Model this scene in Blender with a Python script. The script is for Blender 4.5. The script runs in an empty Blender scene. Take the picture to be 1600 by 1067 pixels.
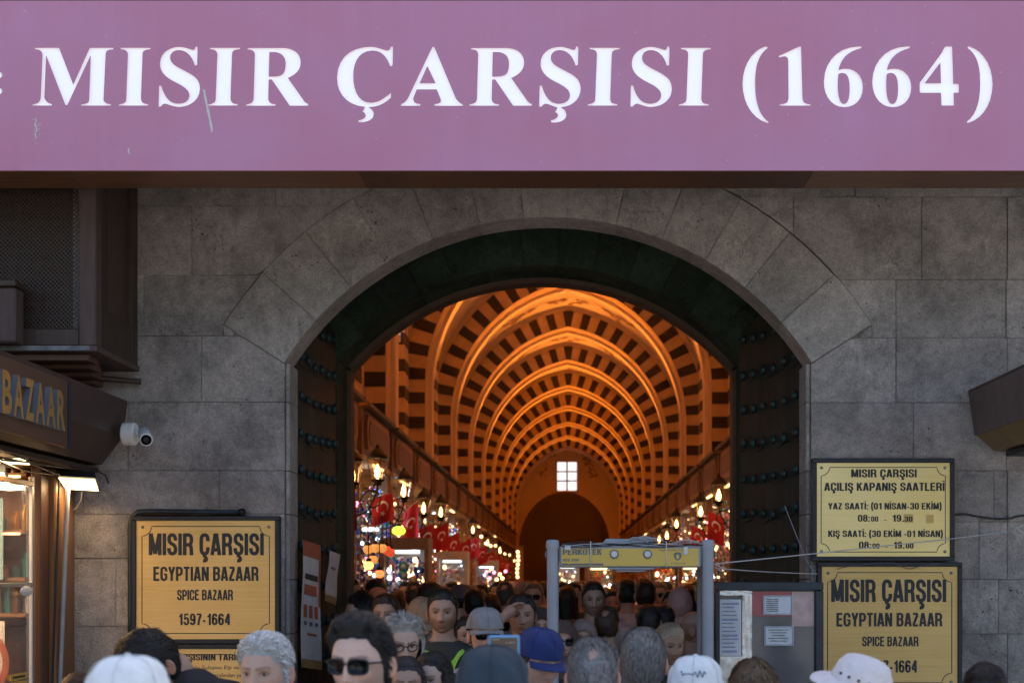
import bpy, bmesh, math, random
import numpy as np
from mathutils import Vector, Matrix, Euler, noise
R = math.radians
random.seed(7)
C = bpy.context.scene.collection
S = bpy.context.scene

# ------------------------------------------------------------------ camera, sky, sun, exposure
F = 2222.0; VX = 888.0; VY = 905.0; CZ = 1.9
cam = bpy.data.cameras.new('camera'); cam.lens = 50.0; cam.sensor_width = 36.0
cam.shift_x = (800 - VX) / 1600.0; cam.shift_y = (VY - 533.5) / 1600.0
cam.clip_start = 0.1; cam.clip_end = 500
cam.dof.use_dof = True; cam.dof.focus_distance = 8.3; cam.dof.aperture_fstop = 3.6
co = bpy.data.objects.new('camera', cam); C.objects.link(co)
co.location = (0, 0, CZ); co.rotation_euler = (R(90), 0, 0); S.camera = co

w = bpy.data.worlds.new('World'); S.world = w; w.use_nodes = True
wn = w.node_tree.nodes; wl = w.node_tree.links
sky = wn.new('ShaderNodeTexSky'); sky.sky_type = 'NISHITA'; sky.sun_disc = False
SUN_EL, SUN_AZ = 52, 12
sky.dust_density = 3.0; sky.ozone_density = .4; sky.sun_elevation = R(SUN_EL); sky.sun_rotation = R(SUN_AZ)
wl.new(sky.outputs[0], wn['Background'].inputs[0]); wn['Background'].inputs[1].default_value = 0.13
sun = bpy.data.lights.new('sun', 'SUN'); sun.energy = 4.0; sun.angle = R(0.5); sun.color = (1, .95, .87)
so = bpy.data.objects.new('sun', sun); C.objects.link(so)
so.rotation_euler = (R(90 - SUN_EL), 0, R(180 - SUN_AZ)); so.location = (0, 40, 40)
S.view_settings.view_transform = 'Standard'; S.view_settings.look = 'None'
S.view_settings.exposure = 1.2; S.view_settings.gamma = 1; S.view_settings.use_curve_mapping = False
S.cycles.use_denoising = True; S.cycles.max_bounces = 6; S.cycles.diffuse_bounces = 4
S.cycles.glossy_bounces = 3; S.cycles.transmission_bounces = 4; S.cycles.transparent_max_bounces = 8
S.cycles.sample_clamp_indirect = 3.0; S.cycles.sample_clamp_direct = 40.0
S.cycles.caustics_reflective = False; S.cycles.caustics_refractive = False

# ------------------------------------------------------------------ helpers
def P(px, py, D): return Vector(((px - VX) / F * D, D, CZ + (VY - py) / F * D))
def PX(px, D): return (px - VX) / F * D
def PZ(py, D): return CZ + (VY - py) / F * D

def link(o, parent=None):
    C.objects.link(o)
    if parent is not None: o.parent = parent
    return o
def tag(o, label=None, cat=None, group=None, kind=None):
    if label: o['label'] = label
    if cat: o['category'] = cat
    if group: o['group'] = group
    if kind: o['kind'] = kind
    return o
def wloc(o):
    v = Vector((0, 0, 0))
    while o is not None: v += o.location; o = o.parent
    return v
def thing(name, label, cat, loc=(0, 0, 0), group=None):
    o = bpy.data.objects.new(name, None); C.objects.link(o); o.location = loc; o.empty_display_size = .1
    return tag(o, label, cat, group)
def copy_tree(o, parent=None):
    c = o.copy(); C.objects.link(c)
    if parent is not None: c.parent = parent
    for ch in list(o.children): copy_tree(ch, c)
    return c

class MB:
    def __init__(s): s.v = []; s.f = []; s.m = []
    def add(s, vs, fs, mi=0):
        n = len(s.v); s.v += [tuple(v) for v in vs]; s.f += [tuple(i + n for i in f) for f in fs]; s.m += [mi] * len(fs); return s
    def box(s, x0, x1, y0, y1, z0, z1, mi=0):
        return s.add([(x0,y0,z0),(x1,y0,z0),(x1,y1,z0),(x0,y1,z0),(x0,y0,z1),(x1,y0,z1),(x1,y1,z1),(x0,y1,z1)],
                     [(0,3,2,1),(4,5,6,7),(0,1,5,4),(1,2,6,5),(2,3,7,6),(3,0,4,7)], mi)
    def bbox(s, x0, x1, y0, y1, z0, z1, b=.005, mi=0):   # box with chamfered edges
        bm = bmesh.new(); bmesh.ops.create_cube(bm, size=1)
        for v in bm.verts:
            v.co = Vector(((x0+x1)/2 + v.co.x*(x1-x0), (y0+y1)/2 + v.co.y*(y1-y0), (z0+z1)/2 + v.co.z*(z1-z0)))
        bmesh.ops.bevel(bm, geom=list(bm.edges), offset=b, segments=1, affect='EDGES')
        s.bm(bm, mi); return s
    def bm(s, bm, mi=0):
        bm.verts.ensure_lookup_table(); bm.verts.index_update()
        s.add([v.co.copy() for v in bm.verts], [[v.index for v in f.verts] for f in bm.faces], mi); bm.free(); return s
    def tube(s, pts, r, n=8, cap=True, mi=0):
        pts = [Vector(p) for p in pts]; k = len(pts)
        rs = r if isinstance(r, (list, tuple)) else [r]*k
        vs = []; fs = []; up = None
        for i, p in enumerate(pts):
            t = (pts[min(i+1,k-1)] - pts[max(i-1,0)]).normalized()
            if up is None:
                up = Vector((0,0,1)) if abs(t.z) < .9 else Vector((0,1,0))
            a = t.cross(up)
            if a.length < 1e-5: a = t.cross(Vector((1,0,0)))
            a.normalize(); b = a.cross(t).normalized(); up = b
            for j in range(n):
                q = 2*math.pi*j/n; vs.append(p + (a*math.cos(q) + b*math.sin(q))*rs[i])
        for i in range(k-1):
            for j in range(n):
                fs.append((i*n+j, i*n+(j+1)%n, (i+1)*n+(j+1)%n, (i+1)*n+j))
        if cap: fs.append(tuple(range(n-1,-1,-1))); fs.append(tuple(range((k-1)*n, k*n)))
        return s.add(vs, fs, mi)
    def ell(s, c, r, n=12, m=8, mi=0):
        if not isinstance(r, (tuple, list)): r = (r, r, r)
        vs = [(c[0], c[1], c[2]-r[2])]; fs = []
        for i in range(1, m):
            a = math.pi*i/m
            for j in range(n):
                q = 2*math.pi*j/n
                vs.append((c[0]+r[0]*math.sin(a)*math.cos(q), c[1]+r[1]*math.sin(a)*math.sin(q), c[2]-r[2]*math.cos(a)))
        vs.append((c[0], c[1], c[2]+r[2]))
        for j in range(n):
            fs.append((0, 1+(j+1)%n, 1+j)); L = 1+(m-2)*n
            fs.append((L+j, L+(j+1)%n, len(vs)-1))
        for i in range(m-2):
            for j in range(n):
                a = 1+i*n; fs.append((a+j, a+(j+1)%n, a+n+(j+1)%n, a+n+j))
        return s.add(vs, fs, mi)
    def lathe(s, c, prof, n=16, mi=0, axis='z'):
        vs = []; fs = []
        for r, z in prof:
            for j in range(n):
                q = 2*math.pi*j/n
                d = (r*math.cos(q), r*math.sin(q), z)
                if axis == 'y': d = (d[0], -z, d[1])
                if axis == 'x': d = (z, d[0], d[1])
                vs.append((c[0]+d[0], c[1]+d[1], c[2]+d[2]))
        k = len(prof)
        for i in range(k-1):
            for j in range(n): fs.append((i*n+j, i*n+(j+1)%n, (i+1)*n+(j+1)%n, (i+1)*n+j))
        fs.append(tuple(range(n-1,-1,-1))); fs.append(tuple(range((k-1)*n, k*n)))
        return s.add(vs, fs, mi)
    def prism_y(s, pts, y0, y1, mi=0):   # polygon in xz, extruded along y
        n = len(pts)
        return s.add([(x,y0,z) for x,z in pts]+[(x,y1,z) for x,z in pts],
                     [tuple(range(n)), tuple(range(2*n-1,n-1,-1))]+[(i,i+n,(i+1)%n+n,(i+1)%n) for i in range(n)], mi)
    def strip_y(s, A, B, y0, y1, mi=0):  # two polylines in xz (same count) -> slab between them
        n = len(A); vs = []
        for y in (y0, y1):
            vs += [(x,y,z) for x,z in A]; vs += [(x,y,z) for x,z in B]
        fs = []
        for i in range(n-1):
            fs += [(i,i+1,n+i+1,n+i), (2*n+i,3*n+i,3*n+i+1,2*n+i+1), (i,2*n+i,2*n+i+1,i+1), (n+i,n+i+1,3*n+i+1,3*n+i)]
        fs += [(0,n,3*n,2*n), (n-1,3*n-1,4*n-1,2*n-1)]
        return s.add(vs, fs, mi)
    def build(s, name, mats, parent=None, smooth=False, loc=None, color=None, normals=True):
        me = bpy.data.meshes.new(name)
        off = wloc(parent) if parent is not None else Vector((0,0,0))
        if loc is not None: off = off + Vector(loc)
        me.from_pydata([(v[0]-off[0], v[1]-off[1], v[2]-off[2]) for v in s.v], [], s.f)
        for m in (mats if isinstance(mats, (list, tuple)) else [mats]): me.materials.append(m)
        if any(s.m): me.polygons.foreach_set('material_index', s.m)
        if normals:
            bm = bmesh.new(); bm.from_mesh(me); bmesh.ops.recalc_face_normals(bm, faces=bm.faces); bm.to_mesh(me); bm.free()
        if smooth: me.polygons.foreach_set('use_smooth', [True]*len(me.polygons))
        if smooth == 'angle': me.set_sharp_from_angle(angle=R(35))
        o = bpy.data.objects.new(name, me); link(o, parent)
        if loc is not None: o.location = loc
        if color: o.color = color
        return o

# ------------------------------------------------------------------ materials
def mat(name, col=(.5,.5,.5), rough=.6, metal=0, var=0., scale=8., bump=0., bscale=60., emit=None, es=0, objcol=False,
        wood=False, pits=0., tint=0., coat=0, stretch=(1,1,1), spec=None, streak=0.):
    m = bpy.data.materials.new(name); m.use_nodes = True
    nt = m.node_tree; N = nt.nodes; L = nt.links; b = N['Principled BSDF']
    b.inputs['Base Color'].default_value = (*col, 1); b.inputs['Roughness'].default_value = rough
    b.inputs['Metallic'].default_value = metal
    if spec is not None: b.inputs['Specular IOR Level'].default_value = spec
    if coat: b.inputs['Coat Weight'].default_value = coat
    if emit: b.inputs['Emission Color'].default_value = (*emit, 1); b.inputs['Emission Strength'].default_value = es
    geo = N.new('ShaderNodeNewGeometry')
    mp = N.new('ShaderNodeMapping'); L.new(geo.outputs['Position'], mp.inputs[0]); mp.inputs['Scale'].default_value = stretch
    src = None
    if objcol:
        oi = N.new('ShaderNodeObjectInfo'); src = oi.outputs['Color']
    if var or tint or wood or streak:
        base = N.new('ShaderNodeMix'); base.data_type = 'RGBA'; base.blend_type = 'MULTIPLY'; base.inputs[0].default_value = 1
        if src: L.new(src, base.inputs['A'])
        else: base.inputs['A'].default_value = (*col, 1)
        n = N.new('ShaderNodeTexNoise'); n.inputs['Scale'].default_value = scale; n.inputs['Detail'].default_value = 8; n.inputs['Roughness'].default_value = .65
        if wood: mp.inputs['Scale'].default_value = (6,6,.5) if stretch == (1,1,1) else stretch; n.inputs['Distortion'].default_value = 1.2
        L.new(mp.outputs[0], n.inputs[0])
        mr = N.new('ShaderNodeMapRange'); mr.inputs[1].default_value = .25; mr.inputs[2].default_value = .75
        mr.inputs[3].default_value = 1 - var; mr.inputs[4].default_value = 1 + var; L.new(n.outputs[0], mr.inputs[0])
        out = mr.outputs[0]
        if tint:
            oi2 = N.new('ShaderNodeObjectInfo'); m2 = N.new('ShaderNodeMapRange'); m2.inputs[3].default_value = 1 - tint; m2.inputs[4].default_value = 1 + tint
            L.new(oi2.outputs['Random'], m2.inputs[0]); mu = N.new('ShaderNodeMath'); mu.operation = 'MULTIPLY'
            L.new(out, mu.inputs[0]); L.new(m2.outputs[0], mu.inputs[1]); out = mu.outputs[0]
        if streak:
            mp3 = N.new('ShaderNodeMapping'); L.new(geo.outputs['Position'], mp3.inputs[0]); mp3.inputs['Scale'].default_value = (14, 14, .9)
            n3 = N.new('ShaderNodeTexNoise'); n3.inputs['Scale'].default_value = 1.; n3.inputs['Detail'].default_value = 5; L.new(mp3.outputs[0], n3.inputs[0])
            m3 = N.new('ShaderNodeMapRange'); m3.inputs[1].default_value = .35; m3.inputs[2].default_value = .7; m3.inputs[3].default_value = 1+streak; m3.inputs[4].default_value = 1-streak
            L.new(n3.outputs[0], m3.inputs[0]); mu = N.new('ShaderNodeMath'); mu.operation = 'MULTIPLY'
            L.new(out, mu.inputs[0]); L.new(m3.outputs[0], mu.inputs[1]); out = mu.outputs[0]
        L.new(out, base.inputs['B']); L.new(base.outputs['Result'], b.inputs['Base Color'])
    elif src: L.new(src, b.inputs['Base Color'])
    if bump:
        n2 = N.new('ShaderNodeTexNoise'); n2.inputs['Scale'].default_value = bscale; n2.inputs['Detail'].default_value = 6
        L.new(mp.outputs[0], n2.inputs[0])
        bp = N.new('ShaderNodeBump'); bp.inputs['Strength'].default_value = min(1, bump); bp.inputs['Distance'].default_value = .01
        L.new(n2.outputs[0], bp.inputs['Height']); L.new(bp.outputs[0], b.inputs['Normal'])
    return m

def stone_mat(name, c1, c2, c3, dark=.55, gscale=1.0):
    m = bpy.data.materials.new(name); m.use_nodes = True
    nt = m.node_tree; N = nt.nodes; L = nt.links; b = N['Principled BSDF']; b.inputs['Roughness'].default_value = .88
    b.inputs['Specular IOR Level'].default_value = .25
    geo = N.new('ShaderNodeNewGeometry'); oi = N.new('ShaderNodeObjectInfo')
    off = N.new('ShaderNodeVectorMath'); off.operation = 'SCALE'; off.inputs[0].default_value = (3.1, 1.7, 2.3); L.new(oi.outputs['Random'], off.inputs['Scale'])
    pos = N.new('ShaderNodeVectorMath'); L.new(geo.outputs['Position'], pos.inputs[0]); L.new(off.outputs[0], pos.inputs[1])
    def nz(sc, det, rough=.6, src=None, dist=0):
        n = N.new('ShaderNodeTexNoise'); n.inputs['Scale'].default_value = sc*gscale; n.inputs['Detail'].default_value = det; n.inputs['Roughness'].default_value = rough
        n.inputs['Distortion'].default_value = dist
        L.new((src or pos).outputs[0], n.inputs[0]); return n
    def ramp(src, stops):
        r = N.new('ShaderNodeValToRGB'); e = r.color_ramp.elements
        while len(e) < len(stops): e.new(.5)
        for i, (p, c) in enumerate(stops): e[i].position = p; e[i].color = (*c, 1) if len(c) == 3 else c
        L.new(src, r.inputs[0]); return r
    def mul(a, bb, f=1, mode='MULTIPLY'):
        x = N.new('ShaderNodeMix'); x.data_type = 'RGBA'; x.blend_type = mode; x.inputs[0].default_value = f
        L.new(a, x.inputs['A']); L.new(bb, x.inputs['B']); return x.outputs['Result']
    n1 = nz(2.2, 8, .62, dist=.6); r1 = ramp(n1.outputs[0], [(.3, c1), (.5, c2), (.7, c3)])
    n2 = nz(16, 10, .75); r2 = ramp(n2.outputs[0], [(.25, (.62,)*3), (.5, (1,)*3), (.75, (1.22,)*3)])
    col = mul(r1.outputs[0], r2.outputs[0])
    n4 = nz(90, 5, .8); r4 = ramp(n4.outputs[0], [(.3, (.5,)*3), (.52, (1,)*3), (.75, (1.5,)*3)])
    col = mul(col, r4.outputs[0], .8)
    # dark stains drifting over the wall regardless of blocks
    n3 = N.new('ShaderNodeTexNoise'); n3.inputs['Scale'].default_value = 1.3; n3.inputs['Detail'].default_value = 9; n3.inputs['Roughness'].default_value = .7
    L.new(geo.outputs['Position'], n3.inputs[0]); r3 = ramp(n3.outputs[0], [(.36, (dark,)*3), (.52, (1,)*3), (.72, (1.22, 1.2, 1.18))])
    col = mul(col, r3.outputs[0])
    # scraped pale patches and thin dark cracks / scratches
    n5 = nz(3.6, 10, .72, dist=1.2); r5 = ramp(n5.outputs[0], [(.50, (1,)*3), (.60, (1.16, 1.15, 1.15)), (.64, (1.3, 1.28, 1.27)), (.66, (1,)*3)])
    col = mul(col, r5.outputs[0], .8)
    mpx = N.new('ShaderNodeMapping'); mpx.inputs['Scale'].default_value = (30, 30, 3.5); L.new(pos.outputs[0], mpx.inputs[0]); n6 = nz(1.0, 6, .7, src=mpx)
    r6 = ramp(n6.outputs[0], [(.32, (.78,)*3), (.45, (1,)*3), (.70, (1.14,)*3)]); n7 = nz(1.7, 3); m7 = N.new('ShaderNodeMapRange'); m7.inputs[1].default_value = .5; m7.inputs[2].default_value = .62; L.new(n7.outputs[0], m7.inputs[0])
    st6 = N.new('ShaderNodeMix'); st6.data_type = 'RGBA'; st6.blend_type = 'MULTIPLY'; L.new(m7.outputs[0], st6.inputs[0]); L.new(col, st6.inputs['A']); L.new(r6.outputs[0], st6.inputs['B']); col = st6.outputs['Result']
    vc = N.new('ShaderNodeTexNoise'); vc.inputs['Scale'].default_value = 2.6; vc.inputs['Detail'].default_value = 10; vc.inputs['Roughness'].default_value = .6; L.new(pos.outputs[0], vc.inputs[0])
    ab = N.new('ShaderNodeMath'); ab.operation = 'SUBTRACT'; ab.inputs[1].default_value = .5; L.new(vc.outputs[0], ab.inputs[0]); ab2 = N.new('ShaderNodeMath'); ab2.operation = 'ABSOLUTE'; L.new(ab.outputs[0], ab2.inputs[0])
    r8 = ramp(ab2.outputs[0], [(0, (.55,)*3), (.004, (.8,)*3), (.010, (1,)*3)]); n9 = nz(1.1, 2); m9 = N.new('ShaderNodeMapRange'); m9.inputs[1].default_value = .55; m9.inputs[2].default_value = .6; L.new(n9.outputs[0], m9.inputs[0])
    st8 = N.new('ShaderNodeMix'); st8.data_type = 'RGBA'; st8.blend_type = 'MULTIPLY'; L.new(m9.outputs[0], st8.inputs[0]); L.new(col, st8.inputs['A']); L.new(r8.outputs[0], st8.inputs['B']); col = st8.outputs['Result']
    # pits: small voronoi cells switched on where noise is high
    v = N.new('ShaderNodeTexVoronoi'); v.inputs['Scale'].default_value = 30*gscale; wn_ = nz(14, 4); wm = N.new('ShaderNodeVectorMath'); wm.operation = 'SCALE'; wm.inputs['Scale'].default_value = .06; L.new(wn_.outputs['Color'], wm.inputs[0]); wa = N.new('ShaderNodeVectorMath'); L.new(pos.outputs[0], wa.inputs[0]); L.new(wm.outputs[0], wa.inputs[1]); L.new(wa.outputs[0], v.inputs[0])
    pn = nz(5, 3); th = N.new('ShaderNodeMapRange'); th.inputs[1].default_value = .45; th.inputs[2].default_value = .75; th.inputs[3].default_value = 0; th.inputs[4].default_value = .26
    L.new(pn.outputs[0], th.inputs[0])
    lt = N.new('ShaderNodeMath'); lt.operation = 'SUBTRACT'; L.new(th.outputs[0], lt.inputs[0]); L.new(v.outputs['Distance'], lt.inputs[1])
    pm = N.new('ShaderNodeMapRange'); pm.inputs[1].default_value = 0; pm.inputs[2].default_value = .06; L.new(lt.outputs[0], pm.inputs[0])
    dk = N.new('ShaderNodeMix'); dk.data_type = 'RGBA'; L.new(pm.outputs[0], dk.inputs[0]); L.new(col, dk.inputs['A']); dk.inputs['B'].default_value = (.09,.08,.075,1)
    ti = N.new('ShaderNodeMapRange'); ti.inputs[3].default_value = .88; ti.inputs[4].default_value = 1.10; L.new(oi.outputs['Random'], ti.inputs[0])
    fin = N.new('ShaderNodeMix'); fin.data_type = 'RGBA'; fin.blend_type = 'MULTIPLY'; fin.inputs[0].default_value = 1
    L.new(dk.outputs['Result'], fin.inputs['A']); L.new(ti.outputs[0], fin.inputs['B']); L.new(fin.outputs['Result'], b.inputs['Base Color'])
    hs = N.new('ShaderNodeMath'); hs.operation = 'MULTIPLY_ADD'; L.new(n2.outputs[0], hs.inputs[0]); hs.inputs[1].default_value = 1.2; L.new(n4.outputs[0], hs.inputs[2])
    hp = N.new('ShaderNodeMath'); hp.operation = 'MULTIPLY_ADD'; L.new(pm.outputs[0], hp.inputs[0]); hp.inputs[1].default_value = -1.2; L.new(hs.outputs[0], hp.inputs[2])
    bp = N.new('ShaderNodeBump'); bp.inputs['Strength'].default_value = 1.; bp.inputs['Distance'].default_value = .02
    L.new(hp.outputs[0], bp.inputs['Height']); L.new(bp.outputs[0], b.inputs['Normal'])
    return m

M = {}
M['stone'] = stone_mat('ashlar', (.44,.40,.385), (.53,.485,.465), (.60,.555,.535))
M['stone_arch'] = stone_mat('arch_stone', (.44,.40,.375), (.52,.48,.45), (.60,.56,.53), dark=.7)
M['mortar'] = mat('mortar', (.32,.29,.27), .95, var=.3, bump=.6)
M['green'] = stone_mat('green_plaster', (.035,.055,.04), (.055,.085,.06), (.08,.12,.085), dark=.5)
M['lip'] = mat('brown_lip', (.10,.06,.04), .8, var=.3, bump=.4)
M['door'] = mat('door_plate', (.020,.023,.018), .7, .1, var=.45, scale=5, bump=.4, bscale=25, streak=.4)
M['stud'] = mat('door_stud', (.02,.045,.05), .55, .3, var=.4, scale=30)
M['cream'] = mat('cream_plaster', (.60,.50,.36), .85, var=.12, scale=2.5, bump=.15, bscale=8)
M['cream2'] = mat('cream_voussoir', (.47,.34,.19), .85, var=.18, scale=5, bump=.2, bscale=20)
M['dark_block'] = mat('dark_voussoir', (.024,.015,.014), .8, var=.6, scale=14, bump=.5, bscale=30)
M['ornament'] = mat('painted_ornament', (.25,.15,.09), .85, var=.3)
M['wood'] = mat('dark_wood', (.05,.028,.018), .55, wood=True, var=.35, scale=3, bump=.25, bscale=6)
M['wood_red'] = mat('red_brown_wood', (.10,.045,.026), .5, wood=True, var=.35, scale=3, bump=.2, bscale=6)
M['wood_h'] = mat('varnished_board', (.17,.075,.035), .4, wood=True, var=.5, scale=3, stretch=(.7,6,9), bump=.1, bscale=6)
M['wood_weathered'] = mat('weathered_wood', (.085,.055,.05), .75, wood=True, var=.3, scale=4, bump=.4, bscale=10)
M['wood_shop'] = mat('shop_wood', (.22,.11,.05), .5, wood=True, var=.3, scale=3, bump=.2, bscale=6)
M['brown_panel'] = mat('brown_panel', (.065,.035,.028), .45, var=.15, scale=2)
M['sign_brown'] = mat('sign_brown', (.12,.06,.035), .5, var=.15, scale=3)
M['awning'] = mat('taupe_sheet', (.115,.08,.075), .5, var=.2, scale=3, streak=.12)
M['gold_under'] = mat('brass_underside', (.27,.18,.07), .45, .5, var=.3, scale=4)
M['black'] = mat('black_metal', (.02,.022,.028), .5, .3, var=.2, scale=20)
M['iron'] = mat('wrought_iron', (.02,.016,.014), .5, .6)
M['navy'] = mat('navy_paint', (.03,.04,.05), .5, .2, var=.4, scale=12, bump=.2)
M['grey_frame'] = mat('grey_blue_plastic', (.30,.33,.38), .45, 0, var=.08, scale=10)
M['grey_dark'] = mat('grey_dark_plastic', (.13,.14,.16), .5)
M['yellow'] = mat('yellow_panel', (.66,.47,.10), .45, var=.08, scale=6)
M['ink'] = mat('ink', (.022,.024,.03), .6)
M['ink_soft'] = mat('ink_soft', (.10,.11,.13), .7)
M['white'] = mat('white_paint', (.8,.8,.8), .4)
M['white_dirty'] = mat('dirty_white', (.62,.62,.60), .5, var=.1, scale=10)
M['cable_grey'] = mat('grey_cable', (.38,.40,.42), .5)
M['cable_black'] = mat('black_cable', (.02,.02,.02), .5)
M['rope'] = mat('pale_cord', (.45,.46,.48), .7)
M['paper'] = mat('paper', (.62,.66,.72), .6, var=.1, scale=14, bump=.3, bscale=20)
M['paper_blue'] = mat('paper_print', (.32,.35,.52), .7)
M['poster_red'] = mat('poster_red', (.42,.11,.06), .7, var=.2, scale=20)
M['poster_brown'] = mat('poster_tape', (.36,.22,.08), .6, var=.2)
M['poster'] = mat('poster_paper', (.62,.58,.56), .6, var=.18, scale=12, bump=.4, bscale=12)
M['foil'] = mat('crumpled_foil', (.55,.56,.58), .25, .7, var=.3, scale=14, bump=1., bscale=9)
M['screw'] = mat('steel_screw', (.3,.29,.27), .35, .9)
M['silver'] = mat('aluminium', (.55,.54,.52), .35, .7)
M['flag'] = mat('flag_red', (.40,.006,.012), .75, var=.1, scale=8)
M['flag_white'] = mat('flag_white', (.8,.78,.75), .75)
M['lens'] = mat('dark_lens', (.004,.004,.005), .12, spec=.35)
M['skin'] = None
M['cloth'] = mat('cloth', objcol=True, rough=.85, var=.12, scale=30, bump=.35, bscale=14)
M['hair'] = mat('hair', objcol=True, rough=.5, var=.35, scale=90, bump=.5, bscale=150)
def _hairvar(m):
    N = m.node_tree.nodes; L = m.node_tree.links; b = N['Principled BSDF']; src = b.inputs['Base Color'].links[0].from_socket
    g = N.new('ShaderNodeNewGeometry'); r = N.new('ShaderNodeMapRange'); r.inputs[3].default_value = .55; r.inputs[4].default_value = 1.6; L.new(g.outputs['Random Per Island'], r.inputs[0])
    x = N.new('ShaderNodeMix'); x.data_type = 'RGBA'; x.blend_type = 'MULTIPLY'; x.inputs[0].default_value = 1; L.new(src, x.inputs['A']); L.new(r.outputs[0], x.inputs['B']); L.new(x.outputs['Result'], b.inputs['Base Color'])
_hairvar(M['hair']); M['hair'].node_tree.nodes['Principled BSDF'].inputs['Specular IOR Level'].default_value = .32; M['hair'].node_tree.nodes['Principled BSDF'].inputs['Roughness'].default_value = .42
M['eye'] = mat('eye_white', (.26,.22,.20), .25)
M['iris'] = mat('iris', (.03,.018,.012), .15)
M['lamp_glow'] = mat('lamp_flame', (1,.7,.35), emit=(1,.50,.17), es=7)
M['strip_glow'] = mat('strip_glow', (1,.8,.5), emit=(1,.60,.25), es=1.8)
M['white_glow'] = mat('cool_white_tube', (1,1,1), emit=(.85,.95,1), es=.9)
M['win_glow'] = mat('daylit_pane', (1,1,1), emit=(.95,.97,1), es=.5)
M['flood_glow'] = mat('floodlight_face', (1,.9,.7), emit=(1,.74,.38), es=3)
M['soffit_pale'] = mat('pale_soffit', (.42,.34,.22), .7, var=.15)
M['stone_paving'] = mat('stone_paving', (.36,.33,.29), .85, var=.3, scale=3, bump=.4, bscale=30)
M['metal_green'] = mat('green_glass_glow', (.5,.8,.1), emit=(.45,.8,.05), es=.9)
M['red_glow'] = mat('red_glass_glow', (.9,.2,.05), emit=(1,.16,.04), es=1.2)
M['amber_glow'] = mat('amber_glass_glow', (.9,.5,.1), emit=(1,.5,.12), es=1.3)
M['pane'] = None

def glass_mat():
    m = bpy.data.materials.new('window_glass'); m.use_nodes = True; N = m.node_tree.nodes; L = m.node_tree.links
    N.remove(N['Principled BSDF']); g = N.new('ShaderNodeBsdfGlossy'); g.inputs['Roughness'].default_value = .03; g.inputs['Color'].default_value = (.9,.93,1,1)
    t = N.new('ShaderNodeBsdfTransparent'); mx = N.new('ShaderNodeMixShader'); fr = N.new('ShaderNodeFresnel'); fr.inputs['IOR'].default_value = 1.6
    ad = N.new('ShaderNodeMath'); ad.operation = 'MULTIPLY'; ad.inputs[1].default_value = .5; L.new(fr.outputs[0], ad.inputs[0])
    L.new(ad.outputs[0], mx.inputs[0]); L.new(t.outputs[0], mx.inputs[1]); L.new(g.outputs[0], mx.inputs[2]); L.new(mx.outputs[0], N['Material Output'].inputs[0]); return m
M['pane'] = glass_mat()

def skin_mat():
    m = bpy.data.materials.new('skin'); m.use_nodes = True; N = m.node_tree.nodes; L = m.node_tree.links; b = N['Principled BSDF']
    oi = N.new('ShaderNodeObjectInfo'); at = N.new('ShaderNodeAttribute'); at.attribute_name = 'pigment_shade'
    x = N.new('ShaderNodeMix'); x.data_type = 'RGBA'; x.blend_type = 'MULTIPLY'; x.inputs[0].default_value = 1
    L.new(oi.outputs['Color'], x.inputs['A']); L.new(at.outputs['Color'], x.inputs['B'])
    tc = N.new('ShaderNodeTexCoord')
    n = N.new('ShaderNodeTexNoise'); n.inputs['Scale'].default_value = 28; n.inputs['Detail'].default_value = 6; L.new(tc.outputs['Object'], n.inputs[0])
    mr = N.new('ShaderNodeMapRange'); mr.inputs[3].default_value = .82; mr.inputs[4].default_value = 1.18; L.new(n.outputs[0], mr.inputs[0])
    y = N.new('ShaderNodeMix'); y.data_type = 'RGBA'; y.blend_type = 'MULTIPLY'; y.inputs[0].default_value = 1
    L.new(x.outputs['Result'], y.inputs['A']); L.new(mr.outputs[0], y.inputs['B']); L.new(y.outputs['Result'], b.inputs['Base Color'])
    b.inputs['Roughness'].default_value = .5; b.inputs['Subsurface Weight'].default_value = .12; b.inputs['Subsurface Scale'].default_value = .01
    n2 = N.new('ShaderNodeTexNoise'); n2.inputs['Scale'].default_value = 400; L.new(tc.outputs['Object'], n2.inputs[0])
    bp = N.new('ShaderNodeBump'); bp.inputs['Strength'].default_value = .2; bp.inputs['Distance'].default_value = .002
    L.new(n2.outputs[0], bp.inputs['Height']); L.new(bp.outputs[0], b.inputs['Normal'])
    return m
M['skin'] = skin_mat()

def brass_mat(name, c1, c2, rough=.38):
    m = bpy.data.materials.new(name); m.use_nodes = True; N = m.node_tree.nodes; L = m.node_tree.links; b = N['Principled BSDF']
    geo = N.new('ShaderNodeNewGeometry'); mp = N.new('ShaderNodeMapping'); mp.inputs['Scale'].default_value = (1.5, 1, 60); L.new(geo.outputs['Position'], mp.inputs[0])
    n = N.new('ShaderNodeTexNoise'); n.inputs['Scale'].default_value = 2; n.inputs['Detail'].default_value = 5; L.new(mp.outputs[0], n.inputs[0])
    n2 = N.new('ShaderNodeTexNoise'); n2.inputs['Scale'].default_value = 3; n2.inputs['Detail'].default_value = 6; L.new(geo.outputs['Position'], n2.inputs[0])
    a = N.new('ShaderNodeMath'); L.new(n.outputs[0], a.inputs[0]); L.new(n2.outputs[0], a.inputs[1])
    r = N.new('ShaderNodeMapRange'); r.inputs[1].default_value = .75; r.inputs[2].default_value = 1.25; L.new(a.outputs[0], r.inputs[0])
    x = N.new('ShaderNodeMix'); x.data_type = 'RGBA'; x.inputs['A'].default_value = (*c1,1); x.inputs['B'].default_value = (*c2,1); L.new(r.outputs[0], x.inputs[0])
    L.new(x.outputs['Result'], b.inputs['Base Color']); b.inputs['Metallic'].default_value = .35; b.inputs['Roughness'].default_value = rough; return m
M['brass'] = brass_mat('brass_plate', (.66,.41,.13), (.76,.50,.19))
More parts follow.
